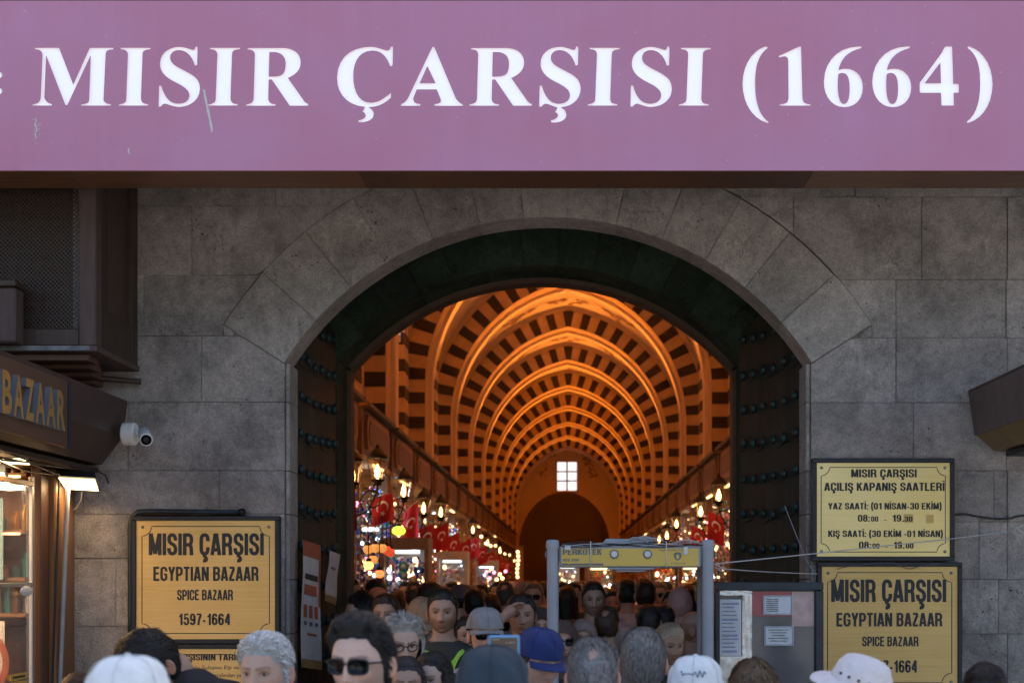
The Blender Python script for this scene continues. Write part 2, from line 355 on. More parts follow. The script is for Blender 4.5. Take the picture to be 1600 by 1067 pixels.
M['brass_pale'] = brass_mat('pale_brass_plate', (.78,.62,.25), (.84,.70,.33))
M['brass_dull'] = brass_mat('dull_brass_plate', (.50,.34,.12), (.58,.41,.16))

def purple_mat():
    m = bpy.data.materials.new('purple_panel'); m.use_nodes = True; N = m.node_tree.nodes; L = m.node_tree.links; b = N['Principled BSDF']
    geo = N.new('ShaderNodeNewGeometry')
    n = N.new('ShaderNodeTexNoise'); n.inputs['Scale'].default_value = 1.6; n.inputs['Detail'].default_value = 5; L.new(geo.outputs['Position'], n.inputs[0])
    r = N.new('ShaderNodeValToRGB'); r.color_ramp.elements[0].position = .3; r.color_ramp.elements[0].color = (.535,.215,.345,1)
    r.color_ramp.elements[1].position = .7; r.color_ramp.elements[1].color = (.545,.25,.425,1); L.new(n.outputs[0], r.inputs[0])
    mp = N.new('ShaderNodeMapping'); mp.inputs['Scale'].default_value = (22,1,1.1); L.new(geo.outputs['Position'], mp.inputs[0])
    n2 = N.new('ShaderNodeTexNoise'); n2.inputs['Scale'].default_value = 1; n2.inputs['Detail'].default_value = 6; L.new(mp.outputs[0], n2.inputs[0])
    mr = N.new('ShaderNodeMapRange'); mr.inputs[1].default_value = .35; mr.inputs[2].default_value = .75; mr.inputs[3].default_value = .985; mr.inputs[4].default_value = 1.02; L.new(n2.outputs[0], mr.inputs[0])
    x = N.new('ShaderNodeMix'); x.data_type = 'RGBA'; x.blend_type = 'MULTIPLY'; x.inputs[0].default_value = 1
    L.new(r.outputs[0], x.inputs['A']); L.new(mr.outputs[0], x.inputs['B'])
    # bird specks: sparse tiny white and dark flecks
    v = N.new('ShaderNodeTexVoronoi'); v.inputs['Scale'].default_value = 14; L.new(geo.outputs['Position'], v.inputs[0])
    l = N.new('ShaderNodeMath'); l.operation = 'LESS_THAN'; l.inputs[1].default_value = .045; L.new(v.outputs['Distance'], l.inputs[0])
    sc = N.new('ShaderNodeSeparateColor'); L.new(v.outputs['Color'], sc.inputs[0])
    g = N.new('ShaderNodeMath'); g.operation = 'GREATER_THAN'; g.inputs[1].default_value = .72; L.new(sc.outputs[0], g.inputs[0])
    mu = N.new('ShaderNodeMath'); mu.operation = 'MULTIPLY'; L.new(l.outputs[0], mu.inputs[0]); L.new(g.outputs[0], mu.inputs[1])
    mu2 = N.new('ShaderNodeMath'); mu2.operation = 'MULTIPLY'; mu2.inputs[1].default_value = .6; L.new(mu.outputs[0], mu2.inputs[0])
    cr = N.new('ShaderNodeMix'); cr.data_type = 'RGBA'; cr.inputs['A'].default_value = (.2,.08,.15,1); cr.inputs['B'].default_value = (.75,.7,.75,1); 
    g2 = N.new('ShaderNodeMath'); g2.operation = 'GREATER_THAN'; g2.inputs[1].default_value = .6; L.new(sc.outputs[1], g2.inputs[0]); L.new(g2.outputs[0], cr.inputs[0])
    y = N.new('ShaderNodeMix'); y.data_type = 'RGBA'; L.new(mu2.outputs[0], y.inputs[0]); L.new(x.outputs['Result'], y.inputs['A']); L.new(cr.outputs['Result'], y.inputs['B'])
    L.new(y.outputs['Result'], b.inputs['Base Color']); b.inputs['Roughness'].default_value = .42; return m
M['purple'] = purple_mat()
M['letter_white'] = mat('white_acrylic', (.90,.92,.94), .35, emit=(.9,.95,1), es=.17)

# ------------------------------------------------------------------ text
def svg(path, steps=7):
    return _svg(path, steps)
_txt = {}
def text_mesh(body, offset=0.0):
    k = (body, offset)
    if k in _txt: return _txt[k]
    c = bpy.data.curves.new('lettering', 'FONT'); c.body = body; c.size = 1; c.offset = offset; c.resolution_u = 3; c.extrude = 0
    o = bpy.data.objects.new('lettering', c); C.objects.link(o)
    dg = bpy.context.evaluated_depsgraph_get(); dg.update()
    me = o.evaluated_get(dg).to_mesh()
    vs = [v.co.copy() for v in me.vertices]; fs = [tuple(p.vertices) for p in me.polygons]
    o.evaluated_get(dg).to_mesh_clear(); bpy.data.objects.remove(o); bpy.data.curves.remove(c)
    _txt[k] = (vs, fs); return vs, fs
CAP = None
FT = {
'A': (.56,'M .07 0 L .255 1|M .49 0 L .305 1|M .12 .25 L .44 .25'), 'B': (.56,'M .09 0 L .09 1|M .09 .93 L .28 .93 Q .46 .93 .46 .74 Q .46 .53 .28 .53 L .09 .53|M .27 .53 Q .47 .53 .47 .29 Q .47 .07 .27 .07 L .09 .07'),
'C': (.55,'M .465 .64 L .465 .70 Q .465 .93 .28 .93 Q .09 .93 .09 .70 L .09 .30 Q .09 .07 .28 .07 Q .465 .07 .465 .30 L .465 .37'),
'D': (.56,'M .09 0 L .09 1|M .09 .93 L .25 .93 Q .47 .93 .47 .68 L .47 .32 Q .47 .07 .25 .07 L .09 .07'), 'E': (.49,'M .09 0 L .09 1|M .09 .93 L .47 .93|M .09 .53 L .44 .53|M .09 .07 L .48 .07'),
'G': (.57,'M .475 .66 L .475 .70 Q .475 .93 .28 .93 Q .09 .93 .09 .70 L .09 .30 Q .09 .07 .28 .07 Q .475 .07 .475 .28 L .475 .46 L .29 .46'), 'I': (.18,'M .09 0 L .09 1'), 'İ': (.18,'M .09 0 L .09 1|M .09 1.13 L .09 1.27'),
'K': (.55,'M .09 0 L .09 1|M .47 1 L .12 .44|M .24 .62 L .48 0'), 'L': (.47,'M .09 0 L .09 1|M .09 .07 L .46 .07'), 'M': (.70,'M .09 0 L .09 1|M .61 0 L .61 1|M .11 1 L .35 .06|M .59 1 L .35 .06'),
'N': (.57,'M .09 0 L .09 1|M .48 0 L .48 1|M .11 1 L .46 0'), 'O': (.57,'M .09 .5 L .09 .30 Q .09 .07 .285 .07 Q .48 .07 .48 .30 L .48 .70 Q .48 .93 .285 .93 Q .09 .93 .09 .70 L .09 .5'),
'P': (.54,'M .09 0 L .09 1|M .09 .93 L .27 .93 Q .46 .93 .46 .68 Q .46 .43 .27 .43 L .09 .43'), 'R': (.57,'M .09 0 L .09 1|M .09 .93 L .28 .93 Q .47 .93 .47 .71 Q .47 .48 .28 .48 L .09 .48|M .26 .48 Q .46 .48 .46 .28 L .48 0'),
'S': (.54,'M .455 .67 Q .455 .93 .27 .93 Q .09 .93 .09 .73 Q .09 .59 .26 .52 Q .46 .44 .46 .27 Q .46 .07 .27 .07 Q .08 .07 .08 .33'), 'T': (.50,'M .25 0 L .25 1|M .01 .93 L .49 .93'),
'Y': (.54,'M .07 1 L .27 .44|M .47 1 L .27 .44|M .27 .5 L .27 0'), 'Z': (.49,'M .04 .93 L .45 .93|M .42 .9 L .08 .1|M .03 .07 L .46 .07'), 'H': (.57,'M .09 0 L .09 1|M .48 0 L .48 1|M .09 .53 L .48 .53'), 'U': (.57,'M .09 1 L .09 .3 Q .09 .07 .285 .07 Q .48 .07 .48 .3 L .48 1'),
'0': (.52,'M .09 .5 L .09 .30 Q .09 .07 .26 .07 Q .43 .07 .43 .30 L .43 .70 Q .43 .93 .26 .93 Q .09 .93 .09 .70 L .09 .5'), '1': (.40,'M .29 0 L .29 1|M .29 .86 Q .2 .76 .06 .74'), '2': (.52,'M .09 .70 Q .09 .93 .26 .93 Q .43 .93 .43 .70 Q .43 .52 .26 .36 Q .1 .2 .09 .07 L .46 .07'),
'3': (.52,'M .09 .72 Q .09 .93 .26 .93 Q .43 .93 .43 .73 Q .43 .53 .22 .53|M .24 .53 Q .44 .52 .44 .29 Q .44 .07 .26 .07 Q .08 .07 .08 .31'), '4': (.53,'M .37 0 L .37 1|M .34 .96 L .07 .32|M .03 .27 L .50 .27'),
'5': (.52,'M .45 .93 L .13 .93 L .10 .50 Q .16 .62 .27 .62 Q .44 .62 .44 .35 Q .44 .07 .26 .07 Q .08 .07 .08 .30'), '6': (.52,'M .43 .74 Q .42 .93 .26 .93 Q .09 .93 .09 .60 L .09 .34 Q .09 .07 .26 .07 Q .43 .07 .43 .33 Q .43 .58 .27 .58 Q .12 .58 .09 .40'),
'7': (.50,'M .04 .93 L .46 .93|M .44 .90 Q .22 .5 .19 0'), '8': (.52,'M .26 .53 Q .1 .53 .1 .73 Q .1 .93 .26 .93 Q .42 .93 .42 .73 Q .42 .53 .26 .53|M .26 .53 Q .08 .53 .08 .3 Q .08 .07 .26 .07 Q .44 .07 .44 .3 Q .44 .53 .26 .53'),
'9': (.52,'M .09 .26 Q .10 .07 .26 .07 Q .43 .07 .43 .40 L .43 .66 Q .43 .93 .26 .93 Q .09 .93 .09 .67 Q .09 .42 .25 .42 Q .40 .42 .43 .60'),
':': (.2,'M .1 0 L .1 .17|M .1 .52 L .1 .69'), '.': (.2,'M .1 0 L .1 .17'), '-': (.32,'M .03 .36 L .29 .36'), '(': (.26,'M .2 1.12 Q -.02 .43 .2 -.22'), ')': (.26,'M .06 1.12 Q .28 .43 .06 -.22'), ' ': (.20, '')}
for _b, _c in (('Ç','C'),('Ş','S')): FT[_b] = (FT[_c][0], FT[_c][1]+'|M .27 .06 L .27 -.10|M .27 -.09 Q .39 -.10 .37 -.20 Q .34 -.27 .19 -.25')
def stroke_text(mb, body, x0, x1, zb, zt, y, hx=.104, hz=.082, mi=0):
    adv = [FT[c][0] for c in body]; tot = sum(adv)+.085*(len(body)-1); sx = (x1-x0)/tot; sz = zt-zb; cx = 0; k = 0
    for c in body:
        wd, st = FT[c]
        for s_ in (st.split('|') if st else []):
            pts = svg(s_, 6); L_ = []; R_ = []; n = len(pts)
            for i, p in enumerate(pts):
                d1 = Vector((p[0]-pts[i-1][0], p[1]-pts[i-1][1])) if i else None; d2 = Vector((pts[i+1][0]-p[0], pts[i+1][1]-p[1])) if i < n-1 else None
                if i == 0 or (d1.length < 1e-6): d = d2
                elif i == n-1 or d2.length < 1e-6: d = d1
                else: d = d1.normalized()+d2.normalized()
                d = d.normalized(); L_.append((p[0]-d.y*hx, p[1]+d.x*hz)); R_.append((p[0]+d.y*hx, p[1]-d.x*hz))
            yy = y-.00012*(k % 4); k += 1
            vs = [(x0+(cx+q[0])*sx, yy, zb+q[1]*sz) for q in L_+R_]; mb.add(vs, [(i, i+1, n+i+1, n+i) for i in range(n-1)], mi)
        cx += wd+.085
def text_into(mb, body, x0, x1, zb, zt, y, offset=.012, mi=0):
    """lettering fitted to world box x0..x1, baseline zb, cap height zt, on plane y facing -Y"""
    global CAP
    if all(c in FT for c in body): return stroke_text(mb, body, x0, x1, zb, zt, y, mi=mi)
    offset = 0
    if CAP is None:
        hv, _ = text_mesh('H', 0); CAP = max(v.y for v in hv)
    vs, fs = text_mesh(body, offset)
    a = min(v.x for v in vs); b = max(v.x for v in vs); sx = (x1-x0)/(b-a); sz = (zt-zb)/CAP
    mb.add([(x0+(v.x-a)*sx, y, zb+v.y*sz) for v in vs], fs, mi)
def text_px(mb, body, px0, px1, pyt, pyb, D, offset=.012, mi=0):
    text_into(mb, body, PX(px0,D), PX(px1,D), PZ(pyb,D), PZ(pyt,D), D, offset, mi)

def _svg(path, steps=7):
    """tiny path reader: absolute M L Q C, returns a closed polyline"""
    t = path.replace(',', ' ').split(); i = 0; pts = []; cur = None; cmd = None
    while i < len(t):
        if t[i] in 'MLQCZ': cmd = t[i]; i += 1
        if cmd == 'Z': break
        k = {'M':1,'L':1,'Q':2,'C':3}[cmd]; p = [(float(t[i+2*j]), float(t[i+2*j+1])) for j in range(k)]; i += 2*k
        if cmd in 'ML': pts.append(p[0])
        else:
            for s in range(1, steps+1):
                u = s/steps
                if cmd == 'Q': q = [cur, p[0], p[1]]; w_ = [(1-u)**2, 2*u*(1-u), u*u]
                else: q = [cur]+p; w_ = [(1-u)**3, 3*u*(1-u)**2, 3*u*u*(1-u), u**3]
                pts.append((sum(a*b[0] for a, b in zip(w_, q)), sum(a*b[1] for a, b in zip(w_, q))))
        cur = p[-1]
    return pts
# ================================================================== SETTING
DW = 8.85                      # distance of the gate facade
g = MB(); g.add([(-60,-60,0),(60,-60,0),(60,140,0),(-60,140,0)], [(0,1,2,3)])
tag(g.build('ground', M['stone_paving']), kind='structure')

# ------------------------------------------------------------------ facade of the gate: every block its own stone
facade = thing('stone_gate_building', 'grey ashlar stone facade with the wide arched gateway into the bazaar', 'building', (0, DW, 0))
ACX, ACY, RI, RE = 856.0, 828.0, 488.0, 600.0     # arch centre and radii (photo pixels at the wall)
SA = math.asin((828-567)/488.0)
def Ex(x): 
    d = RE*RE-(x-ACX)**2; return ACY-math.sqrt(d) if d > 0 else 1e9
def to3(x, y, D=DW): return (PX(x, D), PZ(y, D))

def stone_block(poly, y_front, depth, m, name='stone', bev=.0028):
    """poly in world xz (counter-clockwise or not) -> bevelled block, front at y_front"""
    bm = bmesh.new(); fr = [bm.verts.new((x, y_front, z)) for x, z in poly]; bk = [bm.verts.new((x, y_front+depth, z)) for x, z in poly]
    n = len(poly); f = bm.faces.new(fr); bm.faces.new(bk[::-1])
    for i in range(n): bm.faces.new((fr[i], bk[i], bk[(i+1)%n], fr[(i+1)%n]))
    bmesh.ops.recalc_face_normals(bm, faces=bm.faces)
    try: bmesh.ops.bevel(bm, geom=[e for e in f.edges], offset=bev, segments=2, affect='EDGES', clamp_overlap=True)
    except Exception: pass
    mb = MB(); mb.bm(bm)
    return mb.build(name, m, facade, normals=True)

def jag(v, a=1.0): return v + random.uniform(-a, a)
def lay_block(x0, x1, y0, y1, gapx=1.0):
    g_ = .28; x0 += g_; x1 -= g_; y0 += g_; y1 -= g_
    yf = DW + random.uniform(-.004, .004)
    def slab(lo, hi, xs):
        if len(xs) < 2: return
        top = [to3(x, lo(x)) for x in xs]; bot = [to3(x, hi(x)) for x in xs]
        poly = top + bot[::-1]
        # drop duplicates
        out = []
        for p in poly:
            if not out or (abs(p[0]-out[-1][0])+abs(p[1]-out[-1][1])) > .004: out.append(p)
        if len(out) > 2: stone_block(out, yf, .2, M['stone'])
    nS = max(1, int((x1-x0)/14))
    xs = sorted(set([x0+(x1-x0)*i/nS for i in range(nS+1)] + [q for q in (ACX-507.5, ACX-506.5, ACX+506.5, ACX+507.5) if x0 < q < x1] + [q for q in ((ACX-math.sqrt(max(0,RE*RE-(ACY-y0-.3)**2)), ACX+math.sqrt(max(0,RE*RE-(ACY-y0-.3)**2))) if ACY-y0-.3 < RE else ()) if x0 < q < x1]))
    near = min(abs(x0-ACX), abs(x1-ACX), 0 if x0 < ACX < x1 else 1e9)
    if near > 508 or y1 < 228:
        n4 = [x0, x1]; slab(lambda x: y0, lambda x: y1, n4); return
    def skew(x): return ACY - abs(x-ACX)*math.tan(SA)
    up = [x for x in xs if min(y1, (Ex(x) if abs(x-ACX) < 507 else 1e9) - .8) > y0 - .6]
    if up and (y0 < 507):
        # refine the ends where the extrados crosses y0
        slab(lambda x: y0, lambda x: max(y0+.15, min(y1, Ex(x)-.8)) if abs(x-ACX) < 507 else y1, up)
    lo = [x for x in xs if abs(x-ACX) > 411 and y1 > max(y0, (skew(x)+.8) if abs(x-ACX) < 507 else -1) + 3]
    if y0 < 507: lo = [x for x in lo if abs(x-ACX) < 507]
    if (y1 > 508) and lo:
        side = [x for x in lo]
        if x0 < ACX: side = [x for x in side if x < ACX] + ([445-.9] if x1 > 430 and x1 < 460 else [])
        slab(lambda x: max(y0, skew(x)+.8) if abs(x-ACX) < 507 else y0, lambda x: y1, sorted(set(side)))

left_rows = [(60,200,[-600,-330,-60,210,520,856]), (200,322,[-600,-400,-120,150,430,856]), (322,430,[-600,-300,-90,120,300,856]), (430,525,[-600,-280,-40,60,225,856]),
             (525,628,[-600,-200,60,315,445]), (628,735,[-600,-260,20,200,445]), (735,803,[-600,-150,130,343,445]), (803,872,[-600,-120,108,215,300,445]),
             (872,978,[-600,-200,110,181,330,445]), (978,1080,[-600,-100,107,262,445]), (1080,1180,[-600,-250,0,200,445]), (1180,1282,[-600,-150,120,300,445]), (1282,1381,[-600,-300,50,250,445])]
right_rows = [(60,200,[856,1150,1430,1700,2200]), (200,308,[856,1060,1336,1520,1800,2200]), (308,437,[856,1240,1440,1574,1900,2200]), (437,528,[856,1300,1400,1572,1850,2200]),
              (528,629,[1267,1400,1574,1800,2200]), (629,735,[1267,1427,1572,1900,2200]), (735,815,[1267,1390,1553,1574,1850,2200]), (815,905,[1267,1380,1530,1574,1800,2200]),
              (905,990,[1267,1450,1560,1800,2200]), (990,1080,[1267,1400,1574,1850,2200]), (1080,1180,[1267,1480,1700,2200]), (1180,1282,[1267,1380,1600,2200]), (1282,1381,[1267,1500,1800,2200])]
for y0, y1, xs in left_rows:
    for a, b in zip(xs[:-1], xs[1:]): lay_block(a, b, y0, y1)
for y0, y1, xs in right_rows:
    for a, b in zip(xs[:-1], xs[1:]): lay_block(a, b, y0, y1)

# voussoirs of the arch ring
j_int = [(445,567),(497,504),(550,451.5),(609,408),(676,371),(748,346),(818,341),(886,339),(962,354),(1035,373),(1103,405),(1161,453),(1218,506),(1268,567)]
angs = [math.atan2(ACY-y, x-ACX) for x, y in j_int]
angs[0] = math.pi-SA; angs[-1] = SA
for a0, a1 in zip(angs[:-1], angs[1:]):
    e = -.0006; n = 6; aa = [a0+e+(a1-a0-2*e)*i/n for i in range(n+1)]
    re_ = RE - .8 + random.uniform(-1.5, 1.0)
    poly = [to3(ACX+RI*math.cos(t), ACY-RI*math.sin(t)) for t in aa] + [to3(ACX+re_*math.cos(t), ACY-re_*math.sin(t)) for t in reversed(aa)]
    stone_block(poly, DW-.008+random.uniform(-.003,.003), .28, M['stone_arch'], bev=.003)
# jamb stones below the springing (narrow pale chamfered quoins)
for side, x0, x1 in ((-1,445,452),(1,1260,1267)):
    for y0, y1 in ((567,628),(628,735),(735,803),(803,905),(905,990),(990,1080),(1080,1180),(1180,1282),(1282,1381)):
        a, b = to3(x0+.3, y0+.8), to3(x1-.3, y1-.8)
        stone_block([(a[0],b[1]),(b[0],b[1]),(b[0],a[1]),(a[0],a[1])], DW+.02, .26, M['stone_arch'], bev=.006)

# core of the wall behind the blocks (mortar shows in the joints)
def arch_pts(r, n=40, D=DW, cx=ACX, cy=ACY, sa=SA):
    return [to3(cx+r*math.cos(math.pi-sa-(math.pi-2*sa)*i/n), cy-r*math.sin(math.pi-sa-(math.pi-2*sa)*i/n), D) for i in range(n+1)]
core = MB()
ZT = 9.5
A = arch_pts(RI+4); xl, xr = A[0][0], A[-1][0]
core.strip_y(A, [(x, ZT) for x, z in A], DW+.03, DW+.27)
core.box(-9, xl, DW+.031, DW+.27, 0, ZT); core.box(xr, 9, DW+.031, DW+.27, 0, ZT)
core.build('mortar_core', M['mortar'], facade)
# passage: wide pocket for the door leaves, then the inner green arch
pas = MB()
B = [(x*1.0, z) for x, z in arch_pts(RI+75, D=DW)]
Bl = (-1.98, B[0][1]); Br = (1.72, B[-1][1])
B = [( -.127+(x+.127)*1.0, z) for x, z in B]
pas.strip_y(B, [(x, ZT) for x, z in B], DW+.271, 10.2)
pas.box(-9, B[0][0], DW+.271, 10.2, 0, ZT); pas.box(B[-1][0], 9, DW+.271, 10.2, 0, ZT)
pas.build('passage_wall', M['green'], facade)
# inner arch: voussoirs painted dark green
IC, IH, ISZ, IAZ = -.2, 1.455, 3.474, 4.15
IR = (IH**2+(IAZ-ISZ)**2)/(2*(IAZ-ISZ)); ICZ = IAZ-IR; IA = math.asin((ISZ-ICZ)/IR)
def iarc(r, t): return (IC+r*math.cos(t), ICZ+r*math.sin(t))
nv = 13
for k in range(nv):
    a0 = math.pi-IA-(math.pi-2*IA)*k/nv; a1 = math.pi-IA-(math.pi-2*IA)*(k+1)/nv
    n = 4; aa = [a0-.0015+(a1-a0+.003)*i/n for i in range(n+1)]
    poly = [iarc(IR, t) for t in aa] + [iarc(IR+.75, t) for t in reversed(aa)]
    stone_block(poly, 10.19+random.uniform(-.004,.004), .42, M['green'], bev=.007)
ia = [iarc(IR+.01, math.pi-IA-(math.pi-2*IA)*i/30) for i in range(31)]
inn = MB(); inn.strip_y(ia, [(x, ZT) for x, z in ia], 10.21, 10.62)
inn.box(-9, IC-IH, 10.205, 10.62, 0, ISZ); inn.box(IC+IH, 9, 10.205, 10.62, 0, ISZ)
inn.box(-9, IC-IH+.005, 10.21, 10.62, ISZ, ZT); inn.box(IC+IH-.005, 9, 10.21, 10.62, ISZ, ZT)
inn.build('inner_arch_core', M['green'], facade)
lip = MB(); li = [iarc(IR-.035, math.pi-IA-(math.pi-2*IA)*i/30) for i in range(31)]
lo_ = [iarc(IR+.3, math.pi-IA-(math.pi-2*IA)*i/30) for i in range(31)]
lip.strip_y(li, lo_, 10.622, 10.8); lip.box(IC-IH-.3, IC-IH+.03, 10.622, 10.8, 0, ISZ+.01); lip.box(IC+IH-.03, IC+IH+.3, 10.622, 10.8, 0, ISZ+.01)
lip.build('inner_arch_lip', M['lip'], facade)

# ------------------------------------------------------------------ door leaves with studs
stud_proto = None
def door_leaf(label, h, f, top):
    global stud_proto
    h = Vector((h[0], h[1], 0)); f = Vector((f[0], f[1], 0))
    t = thing('door_leaf', label, 'door', (h.x, h.y, 0), 'open leaves of the bazaar gate')
    d = (f-h).normalized(); n = Vector((d.y, -d.x, 0));  L = (f-h).length
    if n.x*(0-h.x) < 0: n = -n
    def pt(s, z, o): return h + d*s + n*o + Vector((0,0,z))
    mb = MB()
    nz = 12
    mb.add([pt(0,0,0),pt(L,0,0),pt(L,top-.25,0),pt(0,top,0),pt(0,0,-.09),pt(L,0,-.09),pt(L,top-.25,-.09),pt(0,top,-.09)],
           [(0,1,2,3),(7,6,5,4),(0,4,5,1),(1,5,6,2),(2,6,7,3),(3,7,4,0)])
    mb.build('leaf_panel', M['door'], t)
    rows = 15; r = random.Random(3)
    for k in range(rows):
        z0 = .12+k*.245
        if z0 > top-.35: break
        # overlapping sheet: each course slightly proud, with an uneven lower edge
        s = MB(); n_ = 14; vs = []
        for i in range(n_+1):
            ss = L*i/n_*.985+.01; w_ = .012*math.sin(i*1.3+k*2.1)+r.uniform(-.006,.006) + .05*math.sin(math.pi*i/n_)*-.5
            zt = min(z0+.262+w_*.3, top-.25*ss/L-.01)
            vs += [pt(ss, z0+w_, .010+.003*(k%2)), pt(ss, zt, .004+.003*(k%2)), pt(ss, z0+w_, .0)]
        fs = []
        for i in range(n_): fs += [(3*i,3*i+3,3*i+4,3*i+1),(3*i,3*i+2,3*i+5,3*i+3)]
        s.add(vs, fs); s.build('metal_sheet', M['door'], t)
        for i in range(6):
            if stud_proto is None:
                q = MB(); q.lathe((0,0,0), [(.012,-.0),(.030,.002),(.033,.010),(.024,.022),(.010,.032),(.001,.034)], 10, axis='z'); 
                stud_proto = q.build('stud', M['stud'], smooth=True); me = stud_proto.data; bpy.data.objects.remove(stud_proto); stud_proto = me
            o = bpy.data.objects.new('stud', stud_proto); link(o, t)
            ss = .08+(L-.16)*i/5 + r.uniform(-.012,.012); p = pt(ss, z0+.045-.05*math.sin(math.pi*ss/L)*.5+r.uniform(-.01,.01), .012)
            o.location = p - Vector((h.x,h.y,0)); o.rotation_euler = n.to_track_quat('Z','Y').to_euler(); sc = r.uniform(.85,1.15); o.scale = (sc,sc,sc)
    return t, pt
leafL, ptL = door_leaf('left studded metal door leaf standing open, torn posters hang on it', (-1.76, 9.16), (-1.665, 10.14), 3.9)
leafR, ptR = door_leaf('right studded metal door leaf standing open behind the notice board', (1.515, 9.16), (1.235, 10.14), 3.9)

# posters hanging on the left leaf
def poster(label, pts_px, D0, D1, bands, group=None, curl=.004):
    t = None
    (xa, ya), (xb, yb), (xc, yc), (xd, yd) = pts_px      # tl, tr, br, bl in photo pixels, D0 left edge, D1 right edge
    A_, B_, C_, D_ = P(xa,ya,D0), P(xb,yb,D1), P(xc,yc,D1), P(xd,yd,D0)
    t = thing('poster', label, 'poster', ((A_.x+B_.x)/2, (A_.y+B_.y)/2, D_.z))
    def q(u, v):
        p = (A_*(1-u)+B_*u)*(1-v)+(D_*(1-u)+C_*u)*v
        return p + Vector((curl*math.sin(v*7+u*2), -curl*math.cos(v*9+1), 0))
    def sheet(name, u0, u1, v0, v1, m, off=0):
        s = MB(); nu, nvv = 5, 16; vs = [q(u0+(u1-u0)*i/nu, v0+(v1-v0)*j/nvv) + Vector((off, -off, 0)) for j in range(nvv+1) for i in range(nu+1)]
        s.add(vs, [(j*(nu+1)+i, j*(nu+1)+i+1, (j+1)*(nu+1)+i+1, (j+1)*(nu+1)+i) for j in range(nvv) for i in range(nu)])
        return s.build(name, m, t, smooth=True)
    sheet('paper_sheet', 0, 1, 0, 1, M['poster'])
    for nm, u0, u1, v0, v1, m in bands: sheet(nm, u0, u1, v0, v1, m, .003)
    return t, q
pb = [('red_band',0,1,0,.12,M['poster_red']),('red_edge',.9,1,.12,.5,M['poster_red']),('black_print',.12,.85,.255,.30,M['ink']),('red_box',.1,.8,.34,.42,M['poster_red']),
      ('red_print',.12,.3,.50,.60,M['poster_red']),('red_print',.4,.58,.50,.60,M['poster_red']),('red_print',.68,.86,.50,.60,M['poster_red']),
      ('small_print',.15,.28,.63,.66,M['ink_soft']),('small_print',.42,.56,.63,.66,M['ink_soft']),('small_print',.7,.84,.63,.66,M['ink_soft']),
      ('red_print',.3,.75,.72,.74,M['poster_red']),('tape_strip',0,1,.93,1,M['poster_brown'])]
poster('long torn red and white paper poster hanging on the left door leaf', [(473,843),(500,852),(502,1046),(470,1042)], 9.0, 9.35, pb)
poster('short white torn poster hung deeper on the left door leaf', [(515,860),(531,866),(524,945),(507,938)], 9.55, 9.85, [('tape_strip',0,1,.86,1,M['poster_brown']),('small_print',.2,.7,.3,.34,M['ink_soft'])])

# ------------------------------------------------------------------ purple sign over everything
SD = 7.5
sign = thing('entrance_sign', 'long purple sign board with cut-out white serif letters across the top', 'sign', (0, SD, PZ(267,SD)))
GL = {}
GL['M'] = [('M 105 108 L 360 108 Q 372 110 378 124 L 530 515 L 705 124 Q 712 106 730 108 L 975 108 Q 985 112 975 128 Q 915 132 902 150 Q 892 160 891 190 L 868 680 Q 868 710 892 720 Q 910 732 945 735 Q 955 742 948 752 L 618 752 Q 608 745 620 735 Q 690 728 700 705 Q 706 690 707 660 L 724 195 L 470 738 Q 455 760 440 738 L 230 195 L 211 650 Q 210 680 230 700 Q 250 725 292 732 Q 300 742 292 752 L 80 752 Q 66 745 80 735 Q 150 725 158 690 Q 166 670 168 640 L 187 190 Q 188 160 170 145 Q 150 130 115 128 Q 98 118 105 108 Z')]
GL['I'] = [('M 1055 108 L 1390 108 Q 1396 115 1385 128 Q 1325 130 1308 155 Q 1302 165 1301 190 L 1284 660 Q 1284 700 1300 715 Q 1315 730 1362 733 Q 1370 742 1362 752 L 1034 752 Q 1026 745 1039 735 Q 1095 728 1110 705 Q 1118 695 1119 660 L 1137 190 Q 1137 155 1118 142 Q 1100 130 1065 128 Q 1050 118 1055 108 Z')]
Sbase = 'M 410 78 Q 422 80 424 100 L 420 255 Q 408 275 396 262 C 385 220 360 170 320 142 Q 285 118 245 118 C 190 118 160 150 160 190 C 160 240 205 265 260 295 C 330 330 390 360 420 400 Q 450 445 446 500 C 440 600 350 662 %s C 190 662 150 640 115 632 Q 90 632 72 658 Q 60 668 48 656 L 52 462 Q 62 445 76 462 C 90 520 120 580 160 608 Q 200 632 245 630 C 305 628 345 595 344 545 C 340 490 270 455 210 425 C 140 390 95 355 75 310 Q 60 280 62 235 C 66 140 150 84 245 84 C 300 84 340 105 378 114 Q 392 114 398 98 Q 402 80 410 78 Z'
GL['S'] = [Sbase % '245 664']
GL['Ş'] = [Sbase % '264 664 L 264 675 Q 290 682 299 702 Q 306 720 309 744 C 305 795 240 818 166 813 Q 156 800 163 788 Q 212 784 228 748 Q 232 722 199 714 L 225 668']
GL['R'] = ['M 905 95 L 1250 95 C 1350 98 1416 150 1415 240 C 1414 310 1365 355 1292 385 L 1440 595 Q 1455 620 1486 632 Q 1494 642 1485 652 L 1310 652 L 1138 400 L 1108 400 L 1103 580 Q 1103 612 1130 628 Q 1150 634 1172 636 Q 1178 644 1172 652 L 892 652 Q 882 645 895 636 Q 945 630 955 605 Q 962 590 962 570 L 974 160 Q 972 130 950 120 Q 930 112 908 112 Q 900 103 905 95 Z',
           'M 1114 137 L 1165 137 C 1230 140 1268 180 1270 240 Q 1270 345 1220 358 Q 1190 372 1108 370 Z']
